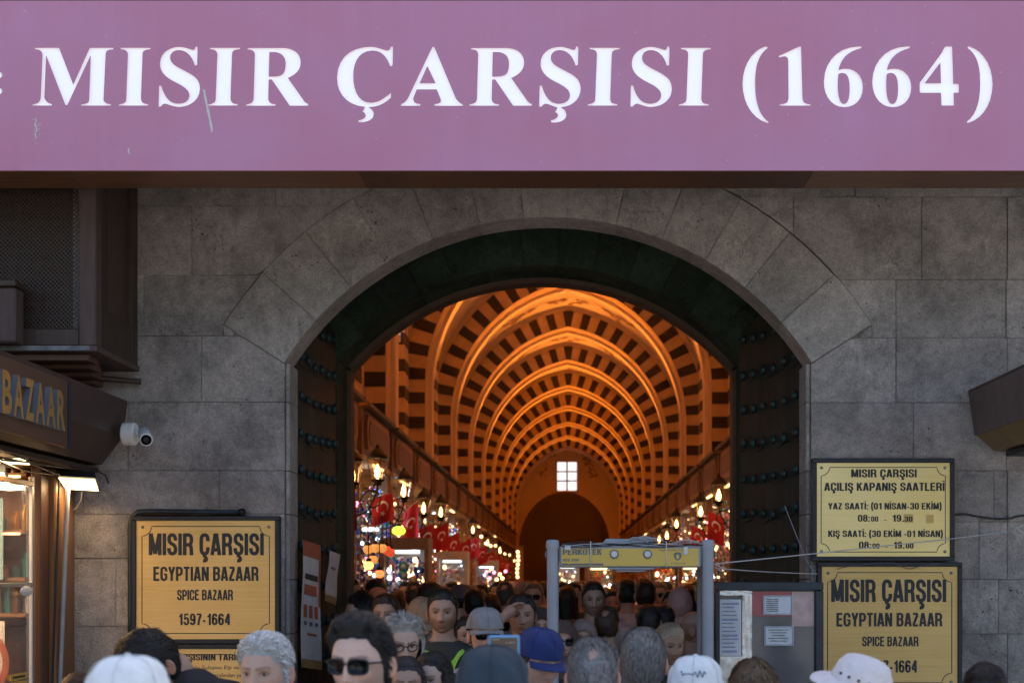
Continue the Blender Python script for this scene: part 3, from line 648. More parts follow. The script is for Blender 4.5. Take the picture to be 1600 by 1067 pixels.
GL['Ç'] = ['M 712 90 Q 724 92 724 104 L 720 290 Q 705 325 690 300 C 675 250 640 190 590 160 Q 545 138 495 138 C 350 145 292 270 292 410 C 292 580 350 700 480 702 C 570 700 620 660 695 598 L 704 602 L 702 648 C 640 710 560 750 470 752 L 462 756 Q 515 780 515 830 C 510 900 430 918 350 916 Q 344 900 352 892 Q 410 885 425 850 Q 428 808 390 803 L 420 750 C 240 735 115 620 115 430 C 120 200 280 95 480 94 C 560 95 610 130 665 136 Q 688 132 695 105 Q 702 90 712 90 Z']
GL['A'] = ['M 1160 92 Q 1172 95 1180 115 L 1400 640 Q 1425 695 1480 718 Q 1490 728 1480 738 L 1175 738 Q 1168 728 1178 715 Q 1240 712 1245 685 Q 1245 670 1235 645 L 1200 560 L 983 560 L 950 640 Q 940 670 955 695 Q 975 712 1020 716 Q 1026 728 1018 738 L 812 738 Q 802 728 815 715 Q 860 700 890 645 L 1145 110 Q 1152 92 1160 92 Z', 'M 1098 305 L 1186 490 L 1015 490 Z']
GL['('] = ['M 340 93 Q 358 100 350 115 C 260 180 212 280 212 500 C 212 720 260 860 360 930 Q 364 945 350 946 C 180 900 72 720 72 510 C 74 300 180 140 320 95 Q 330 92 340 93 Z']
GL['1'] = ['M 715 92 Q 724 95 724 110 L 738 640 Q 738 700 765 720 Q 790 732 828 735 Q 834 744 826 753 L 485 753 Q 480 742 492 735 Q 545 732 565 715 Q 582 700 583 660 L 580 260 Q 578 215 550 207 Q 520 205 485 220 Q 470 215 475 205 Q 480 195 490 192 L 690 100 Q 705 90 715 92 Z']
GL['6'] = ['M 370 100 Q 368 115 345 120 C 240 145 140 210 112 355 C 140 345 170 340 200 340 C 310 342 385 430 383 550 C 380 680 300 768 175 770 C 30 768 -52 640 -52 490 C -50 260 110 95 340 92 Q 368 90 370 100 Z', 'M 112 400 C 130 392 145 390 160 390 C 215 392 235 460 235 560 C 235 680 215 730 172 732 C 125 730 104 640 104 530 Q 104 450 112 400 Z']
GL['4'] = ['M 775 92 L 832 92 Q 838 95 838 105 L 850 508 L 900 508 Q 912 512 912 525 L 912 600 Q 908 610 895 610 L 855 610 L 857 752 L 718 752 L 712 610 L 485 610 Q 475 608 475 595 L 475 505 Q 478 495 490 480 L 715 175 L 745 120 Q 755 95 775 92 Z', 'M 705 272 L 712 502 L 532 502 Z']
s1, s2, s3, s4, s5 = 7.114, 6.154, 6.957, 7.115, 7.116
place = [('M', s1, 40, 0), ('I', s1, 40, 0), ('S', s2, 240, 0), ('I', s1, 40+139.8, 0), ('R', s2, 240, 0), ('Ç', s3, 510, 0), ('A', s3, 510, 0), ('R', s2, 240+349, 0),
         ('Ş', s2, 240+594.7, 0), ('I', s1, 40+732.9, 0), ('S', s2, 240+737.2, 0), ('I', s1, 40+875.4, 0), ('(', s5, 1150, 0), ('1', s5, 1150, 0),
         ('6', s4, 1294.4, 0), ('6', s4, 1370, 0), ('4', s4, 1370, 0)]
loops = []
for ch, sc, ox, _ in place:
    for p in GL[ch]: loops.append([(ox+x/sc, 60+y/sc) for x, y in svg(p)])
par = [(1150+x/s5, 60+y/s5) for x, y in svg(GL['('][0])]
loops.append([(1160.1+1551-x, y) for x, y in par])
for cy in (118, 143): loops.append([(-1+5*math.cos(t*.5236), cy+5*math.sin(t*.5236)) for t in range(12)])
cu = bpy.data.curves.new('face_panel', 'CURVE'); cu.dimensions = '2D'; cu.fill_mode = 'BOTH'; cu.extrude = .003
def addloop(pts):
    sp = cu.splines.new('POLY'); sp.points.add(len(pts)-1); sp.use_cyclic_u = True
    for i, (x, y) in enumerate(pts): sp.points[i].co = (x, y, 0, 1)
SX0, SX1 = PX(-420,SD), PX(2020,SD); SZ0, SZ1 = PZ(267,SD), PZ(2,SD)
addloop([(SX0,SZ0),(SX1,SZ0),(SX1,SZ1),(SX0,SZ1)])
for l in loops:
    q = []
    for x, y in l:
        p = (PX(x,SD), PZ(y,SD))
        if not q or (abs(p[0]-q[-1][0])+abs(p[1]-q[-1][1])) > .0006: q.append(p)
    if abs(q[0][0]-q[-1][0])+abs(q[0][1]-q[-1][1]) < .0006: q.pop()
    addloop(q)
tmp = bpy.data.objects.new('face_panel', cu); C.objects.link(tmp)
dg = bpy.context.evaluated_depsgraph_get(); dg.update()
me = bpy.data.meshes.new_from_object(tmp.evaluated_get(dg)); bpy.data.objects.remove(tmp)
mb = MB(); mb.add([(v.co.x, SD - v.co.z, v.co.y) for v in me.vertices], [tuple(p.vertices) for p in me.polygons]); mb.build('face_panel', M['purple'], sign)
mb = MB(); mb.box(SX0+.02, SX1-.02, SD+.012, SD+.05, SZ0+.02, SZ1-.02); mb.build('letter_backing', M['letter_white'], sign)
mb = MB(); mb.box(SX0, SX1, SD+.004, SD+.3, SZ1+.002, SZ1+.1); mb.box(SX0, SX1, SD+.052, SD+.3, SZ0+.03, SZ1); mb.build('sign_box', M['wood'], sign)
xs = [PX(-420,SD), PX(100,SD), PX(560,SD), PX(1270,SD), PX(1700,SD), PX(2020,SD)]
for i, (a, b) in enumerate(zip(xs[:-1], xs[1:])):
    mb = MB(); mb.bbox(a+.001, b-.001, SD+.0035, SD+.325, SZ0-.004+.0006*(i%2), SZ0+.024, .002); mb.build('board', M['wood_h'] if i != 2 else M['wood_red'], sign)
# scratches and drips of pale paint
def drip(pts, wd, nm='paint_drip'):
    s = MB(); n = len(pts)
    vs = []
    for i, (x, y) in enumerate(pts):
        ww = wd*(.5+.5*abs(math.sin(i*2.1+.7)))
        vs += [(PX(x-ww,SD), SD-.0045, PZ(y,SD)), (PX(x+ww,SD), SD-.0045, PZ(y,SD))]
    s.add(vs, [(2*i,2*i+1,2*i+3,2*i+2) for i in range(n-1)]); s.build(nm, M['white_dirty'], sign)
drip([(319,141),(320,147),(321,153),(322.5,160),(324,167),(325.5,174),(327,181),(328.5,188),(330,195),(331,201),(331.5,207)], 2.2)
drip([(201,232),(202,235),(201,238),(203,241)], 1.6); drip([(56,185),(57,190),(55,196),(58,203),(56,210),(57,217)], 1.2)
sc_r = random.Random(5); sp = MB()
for _ in range(70):
    cx, cy = (sc_r.gauss(57,4), sc_r.gauss(200,11)) if _ < 35 else sc_r.choice([(sc_r.uniform(60,1540), sc_r.gauss(168,3)), (sc_r.uniform(0,1600), sc_r.uniform(10,255))])
    r_ = sc_r.uniform(.3,.9); k = 5
    sp.add([(PX(cx+r_*math.cos(t*1.2566),SD), SD-.0042, PZ(cy+r_*1.3*math.sin(t*1.2566),SD)) for t in range(k)], [tuple(range(k))])
tag(sp.build('paint_specks', M['white_dirty'], sign), kind='stuff')
# canopy slab carrying the sign (above the frame)
can = thing('canopy_roof', 'timber canopy roof carrying the purple sign in front of the gate', 'canopy', (0, SD, SZ1+.1))
mb = MB(); mb.box(SX0, SX1, SD+.05, DW-.03, SZ1+.101, SZ1+.22); mb.build('roof_deck', M['wood'], can)

# ------------------------------------------------------------------ brass signs on the wall
def border(mb, x0, x1, z0, z1, y, r, w_=.004, mi=0):
    pts = []
    for cx, cz, a0 in ((x1,z1,180),(x0,z1,270),(x0,z0,0),(x1,z0,90)):
        arc = [(cx+r*math.cos(R(a0+90-90*i/8*1.0)), cz+r*math.sin(R(a0+90-90*i/8))) for i in range(9)]
        pts += arc
    n = len(pts); cxm, czm = (x0+x1)/2, (z0+z1)/2; vs = []
    for i in range(n):
        a, b = pts[i-1], pts[(i+1)%n]; d = Vector((b[0]-a[0], b[1]-a[1])); d = d.normalized() if d.length else Vector((1,0)); nn = Vector((-d.y, d.x))
        p = Vector(pts[i]); vs += [(p.x+nn.x*w_/2, y, p.y+nn.y*w_/2), (p.x-nn.x*w_/2, y, p.y-nn.y*w_/2)]
    mb.add(vs, [(2*i, 2*i+1, (2*i+3)%(2*n), (2*i+2)%(2*n)) for i in range(n)], mi)
def wall_sign(label, px0, px1, py0, py1, m, lines, D=DW-.06, fr=7, txt=M['ink'], rr=15, pad=9):
    x0, x1, z0, z1 = PX(px0,D), PX(px1,D), PZ(py1,D), PZ(py0,D)
    t = thing('wall_sign', label, 'sign', ((x0+x1)/2, D, z0), 'brass signs on the gate facade')
    u = 1/F*D; f_ = fr*u
    for nm, b in (('frame_bar',(x0,x1,z1-f_,z1)),('frame_bar',(x0,x1,z0,z0+f_)),('frame_bar',(x0,x0+f_,z0+f_+.0005,z1-f_-.0005)),('frame_bar',(x1-f_,x1,z0+f_+.0005,z1-f_-.0005))):
        mb = MB(); mb.bbox(b[0], b[1], D-.012, D+.05, b[2], b[3], .003); mb.build(nm, M['black'], t)
    mb = MB(); mb.box(x0+f_-.003, x1-f_+.003, D-.001, D+.03, z0+f_-.003, z1-f_+.003); mb.build('brass_plate', m, t)
    mb = MB(); border(mb, x0+f_+pad*u, x1-f_-pad*u, z0+f_+pad*u, z1-f_-pad*u, D-.0016, rr*u, .0055 if rr > 14 else .005); mb.build('border_line', txt, t)
    for sx in (x0+f_+pad*u*1.1, x1-f_-pad*u*1.1):
        for sz in (z0+f_+pad*u*1.1, z1-f_-pad*u*1.1):
            mb = MB(); mb.lathe((sx, D-.001, sz), [(.010,0),(.010,.002),(.005,.006),(.001,.007)], 10, axis='y'); mb.build('screw', M['screw'], t, smooth=True)
    for body, a, b, ct, cb in lines:
        mb = MB(); text_px(mb, body, a, b, ct, cb, D, .018); 
        for i, v in enumerate(mb.v): mb.v[i] = (v[0], v[1]-.0022, v[2])
        mb.build('lettering', txt, t, normals=False)
    return t
wall_sign('gold sign left of the gate reading Egyptian Bazaar Spice Bazaar above a smaller plate', 206, 437, 806, 1005, M['brass'],
  [('MISIR ÇARŞISI',233,412,833,867),('EGYPTIAN BAZAAR',240,404,885,907),('SPICE BAZAAR',277,364,921,937),('1597-1664',279,360,958,976)])
t = wall_sign('lower left gold plate half hidden behind a dark haired man, small history text', 206, 437, 1006, 1130, M['brass'],
  [('MISIR ÇARŞISININ TARİHÇESİ',232,404,1021,1031),('Sultan III. Murat Valide Sultanın Eşi ve Padişah III.',222,420,1039,1045),('Mehmet in annesi Safiye Sultan tarafından yapımına 1597',222,420,1051,1057)])
wall_sign('bright gold sign with opening hours, upper one right of the gate', 1269, 1491, 716, 876, M['brass_pale'],
  [('MISIR ÇARŞISI',1330,1432,733,745.5),('AÇILIŞ KAPANIŞ SAATLERİ',1288,1475.5,754,766.5),('YAZ SAATİ: (01 NİSAN-30 EKİM)',1294,1471,785.5,795.5),
   ('08:',1340.5,1359,804,814.5),('00',1361,1372,806.5,814.5),('-',1381,1385,808,815),('19.',1394,1412,804,814.5),('30',1413,1425.5,806.5,814.5),
   ('KIŞ SAATİ: (30 EKİM -01 NİSAN)',1294,1473,828.5,838.5),('08:',1342,1361,846,856.5),('00',1363,1374,848.5,856.5),('-',1383,1387,850,857),('19.',1396,1413,846,856.5),('00',1415,1427,848.5,856.5)], pad=7, rr=13)
wall_sign('duller gold Egyptian Bazaar sign right of the gate below the opening hours', 1277, 1503, 878, 1082, M['brass_dull'],
  [('MISIR ÇARŞISI',1299,1478,905,940),('EGYPTIAN BAZAAR',1307,1472,957,978),('SPICE BAZAAR',1347,1435,994,1009),('1597-1664',1352,1433,1031,1050)])
# worn sticker squares on the opening hours sign: part of that sign
hs = [o for o in C.objects if o.get('label','').startswith('bright gold')][0]
mb = MB(); D = DW-.0635
mb.add([(PX(1412,D),DW-.0618,PZ(816,D)),(PX(1427,D),DW-.0618,PZ(816,D)),(PX(1427,D),DW-.0618,PZ(803,D)),(PX(1412,D),DW-.0618,PZ(803,D))],[(0,1,2,3)])
mb.build('worn_patch', M['brass_dull'], hs)
mb = MB(); mb.add([(PX(1447,D),DW-.0618,PZ(817,D)),(PX(1459,D),DW-.0618,PZ(817,D)),(PX(1459,D),DW-.0618,PZ(804,D)),(PX(1447,D),DW-.0618,PZ(804,D))],[(0,1,2,3)]); mb.build('worn_patch', M['brass_dull'], hs)
# bracket pipe over the left sign
t = thing('conduit_bracket', 'rusty dark metal bracket pipe bent over the top of the left gold sign', 'pipe', tuple(P(300,800,DW-.05)))
mb = MB(); D = DW-.04
mb.tube([P(204,1005,D),P(204,960,D),P(204,880,D),P(204,822,D),P(207,807,D),P(216,800,D),P(235,799,D),P(300,800,D),P(378,801,D),P(380,806,D)], .018, 8); mb.build('pipe', M['navy'], t, smooth=True)
mb = MB(); mb.tube([P(222,803.5,D-.03),P(300,803,D-.03),P(372,802,D-.03)], .009, 6); mb.build('rod', M['iron'], t, smooth=True)
mb = MB(); mb.lathe(tuple(P(378,800,D)), [(.02,-.02),(.026,0),(.02,.02)], 10, axis='x'); mb.build('end_cap', M['iron'], t, smooth=True)

# ------------------------------------------------------------------ cables and cords
def cable(label, pts, r, m, name='cable', cat='cable'):
    # catmull-rom through pts
    out = []; p = [Vector(q) for q in pts]; p = [p[0]]+p+[p[-1]]
    for i in range(1, len(p)-2):
        for s in range(6):
            u = s/6; a, b, c, d = p[i-1], p[i], p[i+1], p[i+2]
            out.append(.5*((2*b)+(c-a)*u+(2*a-5*b+4*c-d)*u*u+(3*b-a-3*c+d)*u**3))
    out.append(p[-2]); mb = MB(); mb.tube(out, r, 6); o = mb.build(name, m, smooth=True)
    if label: tag(o, label, cat)
    return o
cable('taut pale cord running from the detector gate across the opening hours sign', [P(1112,881,7.45), P(1240,868,7.9), P(1360,855,8.3), P(1480,842,8.72), P(1588,829,DW-.03)], .0035, M['rope'], 'cord', 'cord')
cable('thin lower cord from the detector gate to the wall beside the notice board', [P(1116,887,7.45), P(1180,892,8.0), P(1240,895,8.5), P(1277,896,8.76)], .003, M['rope'], 'cord', 'cord')
cable('thin slanting string hanging in front of the right door leaf', [P(1226,790,9.0), P(1245,838,8.95), P(1262,878,8.85), P(1272,893,8.79)], .0022, M['rope'], 'string', 'string')
cable('black cable sagging along the right wall beside the opening hours sign', [P(1492,804,DW-.02), P(1508,803,DW-.02), P(1530,807,DW-.03), P(1555,810,DW-.03), P(1580,809,DW-.03), P(1600,805,DW-.03), P(1700,800,DW-.02)], .007, M['cable_black'])
cable('white plastic ties knotted round the end of the cord on the right wall', [P(1583,824,DW-.03), P(1590,826,DW-.05), P(1600,834,DW-.04), P(1590,836,DW-.03), P(1584,829,DW-.04), P(1594,822,DW-.04), P(1601,820,DW-.03)], .003, M['white_dirty'], 'cable_tie', 'cable tie')
cable('loose dark wire stretched over the top of the lower right gold sign', [P(1308,889,DW-.08), P(1330,884,DW-.08), P(1388,879,DW-.085), P(1420,888,DW-.085), P(1440,884,DW-.08), P(1497,876,DW-.06)], .0025, M['ink_soft'], 'wire', 'wire')
# ================================================================== HALL BEHIND THE GATE
HX = 3.35; Y0, Y1 = 10.8, 74.6; ZS = 5.5
c_, Rr = .543, 3.443
def hpath(off, n=20, z_low=None):
    """pointed arch in xz, offset outward by off, from left foot to apex to right foot"""
    r = Rr+off; amax = math.acos(min(1, c_/r)); pts = []
    right = [(-c_+r*math.cos(amax*i/n), ZS+r*math.sin(amax*i/n)) for i in range(n+1)]
    left = [(-x, z) for x, z in right]
    if z_low is not None: left = [(left[0][0], z_low)]+left; right = [(right[0][0], z_low)]+right
    return left + right[::-1][1:]
sh = MB(); a = hpath(.33, 24); a = [(max(-3.0,min(3.0,x)),z) for x,z in a]
b = hpath(.6, 24)
sh.strip_y(a, b, Y0, Y1+.5)
tag(sh.build('vault_ceiling', M['cream'], smooth='angle'), kind='structure')
for s in (-1, 1):
    mb = MB(); mb.box(s*HX, s*(HX+.3), Y0, Y1+.5, 0, ZS+.6); tag(mb.build('hall_wall', M['cream']), kind='structure')
mb = MB(); mb.box(-9, -HX-.3, Y0, Y1+.5, ZS+.6, ZS+.9); mb.box(HX+.3, 9, Y0, Y1+.5, ZS+.6, ZS+.9); mb.box(-9,9,Y0,Y1+.5,9.6,9.8); mb.box(-9,-8.8,Y0,Y1+.5,0,9.59); mb.box(8.8,9,Y0,Y1+.5,0,9.59)
tag(mb.build('hall_light_shield', M['mortar']), kind='structure')  # unseen outer box added to keep daylight out of the hall
mb = MB(); mb.box(-3.3, 3.3, Y0+.1, Y1, 0.001, .012); tag(mb.build('hall_floor', M['stone_paving']), kind='structure')
for s in (-1, 1):
    mb = MB(); mb.box(s*3.0, s*3.34, Y0+.02, Y1, 4.051, ZS+.03); tag(mb.build('upper_wall', M['cream']), kind='structure')
# entry wall above the inner arch, hall side
fw = MB(); fw.strip_y([(x,z) for x,z in lo_], [(x, ZT) for x,z in lo_], 10.802, 10.9); fw.box(-9, lo_[0][0], 10.802, 10.9, 0, ZT); fw.box(lo_[-1][0], 9, 10.802, 10.9, 0, ZT)
fw.build('inner_wall_face', M['cream'], facade)

# striped arches
ordn = ['first','second','third','fourth','fifth','sixth','seventh','eighth','ninth','tenth','eleventh','twelfth','thirteenth','fourteenth','fifteenth','sixteenth','seventeenth','eighteenth']
bay = 5.76; Yr = [38.2+bay*(k-2) for k in range(-2, 8)] + [72.6]
half = .22; PITCH = .46
def cl(s):   # centreline point and outward normal at signed arc length s from the apex (right positive)
    sg = 1 if s >= 0 else -1; s = abs(s); amax = math.acos(c_/Rr); La = Rr*amax
    if s <= La: t = amax - s/Rr; p = Vector((-c_+Rr*math.cos(t), ZS+Rr*math.sin(t))); n = Vector((math.cos(t), math.sin(t)))
    else: p = Vector((Rr-c_, ZS-(s-La))); n = Vector((1, 0))
    return Vector((sg*p.x, p.y)), Vector((sg*n.x, n.y))
La = Rr*math.acos(c_/Rr); nb = int((La+1.75)/PITCH)
block_me = []
for i in range(-nb, nb+1):
    q = MB(); A_ = []; B_ = []
    for j in range(5):
        s = i*PITCH + (-.5+j/4)*.215
        p, n = cl(s); A_.append(tuple(p-n*(half-.012))); B_.append(tuple(p+n*(half-.01)))
    q.strip_y(A_, B_, -.018, .3)
    o = q.build('voussoir', M['dark_block']); block_me.append(o.data); bpy.data.objects.remove(o)
ring = MB(); sam = [(La+1.95)*(-1+2*i/72) for i in range(73)]
ring.strip_y([tuple(cl(s)[0]-cl(s)[1]*half) for s in sam], [tuple(cl(s)[0]+cl(s)[1]*(half+.0)) for s in sam], 0, .9)
# raised plain moulding on the arris
mo = MB(); mo.strip_y([tuple(cl(s)[0]-cl(s)[1]*(half+.07)) for s in sam], [tuple(cl(s)[0]-cl(s)[1]*(half-.001)) for s in sam], .55, .95)
web = MB(); web.strip_y([tuple(cl(s)[0]+cl(s)[1]*(half+.0)) for s in sam], [tuple(cl(s)[0]+cl(s)[1]*(half+.3)) for s in sam], .06, .84)
orn = MB()
rr_ = random.Random(2)
for sx in (-1.25, 0, 1.25):
    for k in range(26):
        u = rr_.uniform(-.42,.42); s = sx+u
        p, n = cl(s); p = p + n*.318; yy = rr_.uniform(.0, .8)*(1-abs(u)/.5); rr2 = rr_.uniform(.03,.07)
        d = Vector((-n.y, n.x)); vs = []
        for k2 in range(6):
            t_ = k2*1.0472; q = p + d*rr2*1.5*math.cos(t_) - n*.006; vs.append((q.x, -1.1+yy+rr2*1.6*math.sin(t_), q.y))
        orn.add(vs, [tuple(range(6))])
arch0 = None
for k, y in enumerate(Yr):
    lab = f'{ordn[k]} dark and cream striped arch of the vault counting from the gate'
    if arch0 is None:
        t = thing('striped_arch', lab, 'arch', (0, y, 0), 'striped arches of the vaulted hall')
        for me_, in [(m_,) for m_ in block_me]:
            o = bpy.data.objects.new('voussoir', me_); link(o, t)
        for q, nm, mm in ((ring,'arch_ring',M['cream2']),(mo,'arris_moulding',M['cream']),(web,'arch_web',M['cream']),(orn,'painted_ornament',M['ornament'])):
            o = q.build(nm, mm, None, smooth='angle' if nm != 'painted_ornament' else False); o.parent = t
        arch0 = t
    else:
        o = copy_tree(arch0); o.location = (0, y, 0); o['label'] = lab

# striped side piers between the arches, hot lit
pier0 = {}
pn = 0
for k in range(len(Yr)-1):
    for s in (-1, 1):
        for f_ in (.30, .64):
            y = Yr[k]+bay*f_; side = 'left' if s < 0 else 'right'
            lab = f'{"nearer" if f_<.5 else "farther"} striped wall pier behind the {ordn[k]} arch, {side} side of the hall'
            if s not in pier0:
                t = thing('wall_pier', lab, 'pier', (s*3.2, y, 4.0), 'striped wall piers between the arches')
                q = MB(); q.box(s*2.84, s*3.02, y, y+.62, 4.052, 6.9); q.build('shaft', M['cream2'], t)
                q = MB(); q.box(s*2.87, s*3.02, y+.66, y+.78, 4.052, 7.0); q.build('corner_strip', M['cream'], t)
                for j in range(6):
                    q = MB(); q.box(s*2.828, s*3.01, y-.016, y+.636, 4.12+j*.46, 4.12+j*.46+.21); q.build('voussoir', M['dark_block'], t)
                pier0[s] = t
            else:
                o = copy_tree(pier0[s]); o.location = (s*3.2, y, 4.0); o['label'] = lab

# end wall with window and dark blind arch
mb = MB(); e = [(x, z) for x, z in hpath(.33, 24)]
mb.strip_y([(x, 0) for x, z in e], e, Y1, Y1+.4); tag(mb.build('end_wall', M['cream']), kind='structure')
t = thing('blind_arch', 'big dark blind arch at the far end of the hall under the window', 'arch', (0, Y1, 0))
cx = (882-VX)/F*Y1; r = 2.15; arc = [(cx+r*math.cos(math.pi-math.pi*i/24), PZ(775,Y1)-2.6+2.6*math.sin(math.pi*i/24)) for i in range(25)]
mb = MB(); mb.prism_y([(cx-r,0)]+arc+[(cx+r,0)], Y1-.03, Y1-.004); mb.build('dark_infill', M['wood'], t)
mb = MB(); arc2 = [(cx+(r+.22)*math.cos(math.pi-math.pi*i/24), PZ(775,Y1)-2.6+2.82*math.sin(math.pi*i/24)) for i in range(25)]
mb.strip_y(arc, arc2, Y1-.09, Y1-.004); mb.build('arch_moulding', M['lip'], t)
t = thing('arched_window', 'small bright daylit window high on the far end wall', 'window', (0, Y1, PZ(766,Y1)))
x0, x1, z0, z1 = PX(871,Y1), PX(901,Y1), PZ(766,Y1), PZ(722,Y1)
mb = MB(); mb.box(x0, x1, Y1-.03, Y1-.003, z0, z1); mb.build('pane', M['win_glow'], t)
xm = (x0+x1)/2
for a, b, c, d in ((x0-.14,x0,z0-.12,z1+.12),(x1,x1+.14,z0-.12,z1+.12),(x0,x1,z1,z1+.12),(x0,x1,z0-.12,z0),(xm-.045,xm+.045,z0,z1)): 
    mb = MB(); mb.box(a, b, Y1-.07, Y1-.002, c, d); mb.build('frame', M['cream'], t)
for q in (1/3, 2/3):
    z = z0+(z1-z0)*q; mb = MB(); mb.box(x0, xm-.046, Y1-.06, Y1-.002, z-.035, z+.035); mb.box(xm+.046, x1, Y1-.06, Y1-.002, z-.035, z+.035); mb.build('glazing_bar', M['wood'], t)
mb = MB(); rw = random.Random(9)
for k in range(90):
    u = rw.uniform(-1,1); a = rw.uniform(0, math.pi); rad = rw.uniform(1.25,1.75)
    x = xm+rad*math.cos(a)*.9; z = (z0+z1)/2-.1+rad*math.sin(a)*1.15
    if z < z0: z = rw.uniform(z0, z1)
    mb.ell((x, Y1-.004, z), (rw.uniform(.03,.08), .006, rw.uniform(.03,.1)), 6, 4)
tag(mb.build('painted_border', M['ornament'], t), kind='stuff')

# floodlights on the gallery ledge: real fixtures that light the vault
lampD = bpy.data.lights.new('floodlight', 'AREA'); lampD.shape = 'RECTANGLE'; lampD.size = .5; lampD.size_y = .25; lampD.energy = 90; lampD.color = (1, .27, .032); lampD.spread = R(95)
fl0 = {}
for k in range(0, len(Yr)-1):
    for s in (-1, 1):
        y = (Yr[k] if k >= 0 else Yr[0]-bay)+1.25 if k >= 0 else 13.2
        side = 'left' if s < 0 else 'right'; lab = f'floodlight on the {side} gallery ledge, ' + (f'below the {ordn[k]} arch' if k >= 0 else 'nearest the gate')
        if s not in fl0:
            t = thing('floodlight', lab, 'floodlight', (s*2.75, y, 4.05), 'floodlights on the gallery ledges')
            mb = MB(); mb.bbox(s*2.75-.2, s*2.75+.2, y-.1, y+.1, 4.05, 4.13, .01); mb.build('housing', M['black'], t)
            lo = bpy.data.objects.new('lamp', lampD); link(lo, t); lo.location = (s*.12, 0, .1); lo.rotation_euler = (R(180), R(-s*4), 0)
            fl0[s] = t
        else:
            o = copy_tree(fl0[s]); o.location = (s*2.75, y, 4.05); o['label'] = lab

# small lamps added to make the side piers glow
wsh = bpy.data.lights.new('added_pier_lamp', 'AREA'); wsh.shape = 'RECTANGLE'; wsh.size = .2; wsh.size_y = .1; wsh.energy = 11; wsh.color = (1, .36, .06); wsh.spread = R(80)
ww0 = {}
for k in range(0, 7):
    for s in (-1, 1):
        for f_ in (.30, .64):
            y = Yr[k]+bay*f_-.55; lab = f'small wall washer lamp before the {"nearer" if f_<.5 else "farther"} pier, {ordn[k]} bay, {"left" if s<0 else "right"} side'
            if s not in ww0:
                t = thing('added_pier_lamp', lab, 'lamp', (s*2.86, y, 4.06), 'wall washers at the foot of the piers')
                mb = MB(); mb.bbox(s*2.86-.07, s*2.86+.07, y-.06, y+.06, 4.06, 4.11, .008); mb.build('housing', M['black'], t)
                lo = bpy.data.objects.new('lamp', wsh); link(lo, t); lo.location = (0, 0, .07); lo.rotation_euler = (R(180+18), R(-s*6), 0); ww0[s] = t
            else:
                o = copy_tree(ww0[s]); o.location = (s*2.86, y, 4.06); o['label'] = lab

# ------------------------------------------------------------------ shops along both sides
FX = 2.5; rs = random.Random(11)
SHOP = []
def octa(y0, y1, z0, z1, c, x0, x1):
    pts = [(y0+c,z0),(y1-c,z0),(y1,z0+c),(y1,z1-c),(y1-c,z1),(y0+c,z1),(y0,z1-c),(y0,z0+c)]
    return [(x0,a,b) for a,b in pts]+[(x1,a,b) for a,b in pts], [tuple(range(8)), tuple(range(15,7,-1))]+[(i,(i+1)%8,(i+1)%8+8,i+8) for i in range(8)]
goods_cols = {n: mat('goods_'+n, c, .35, 0.1, var=.2, scale=30) for n, c in dict(blue=(.03,.08,.5), white=(.75,.75,.78), teal=(.05,.35,.4), red=(.5,.04,.03), gold=(.6,.36,.08), pink=(.6,.2,.3), cream=(.6,.5,.35), brown=(.2,.1,.05), amber=(.7,.3,.05)).items()}
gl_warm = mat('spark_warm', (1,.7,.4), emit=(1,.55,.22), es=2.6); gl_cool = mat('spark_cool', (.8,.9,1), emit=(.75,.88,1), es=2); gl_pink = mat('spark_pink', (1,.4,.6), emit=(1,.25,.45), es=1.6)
shoplamp = {}
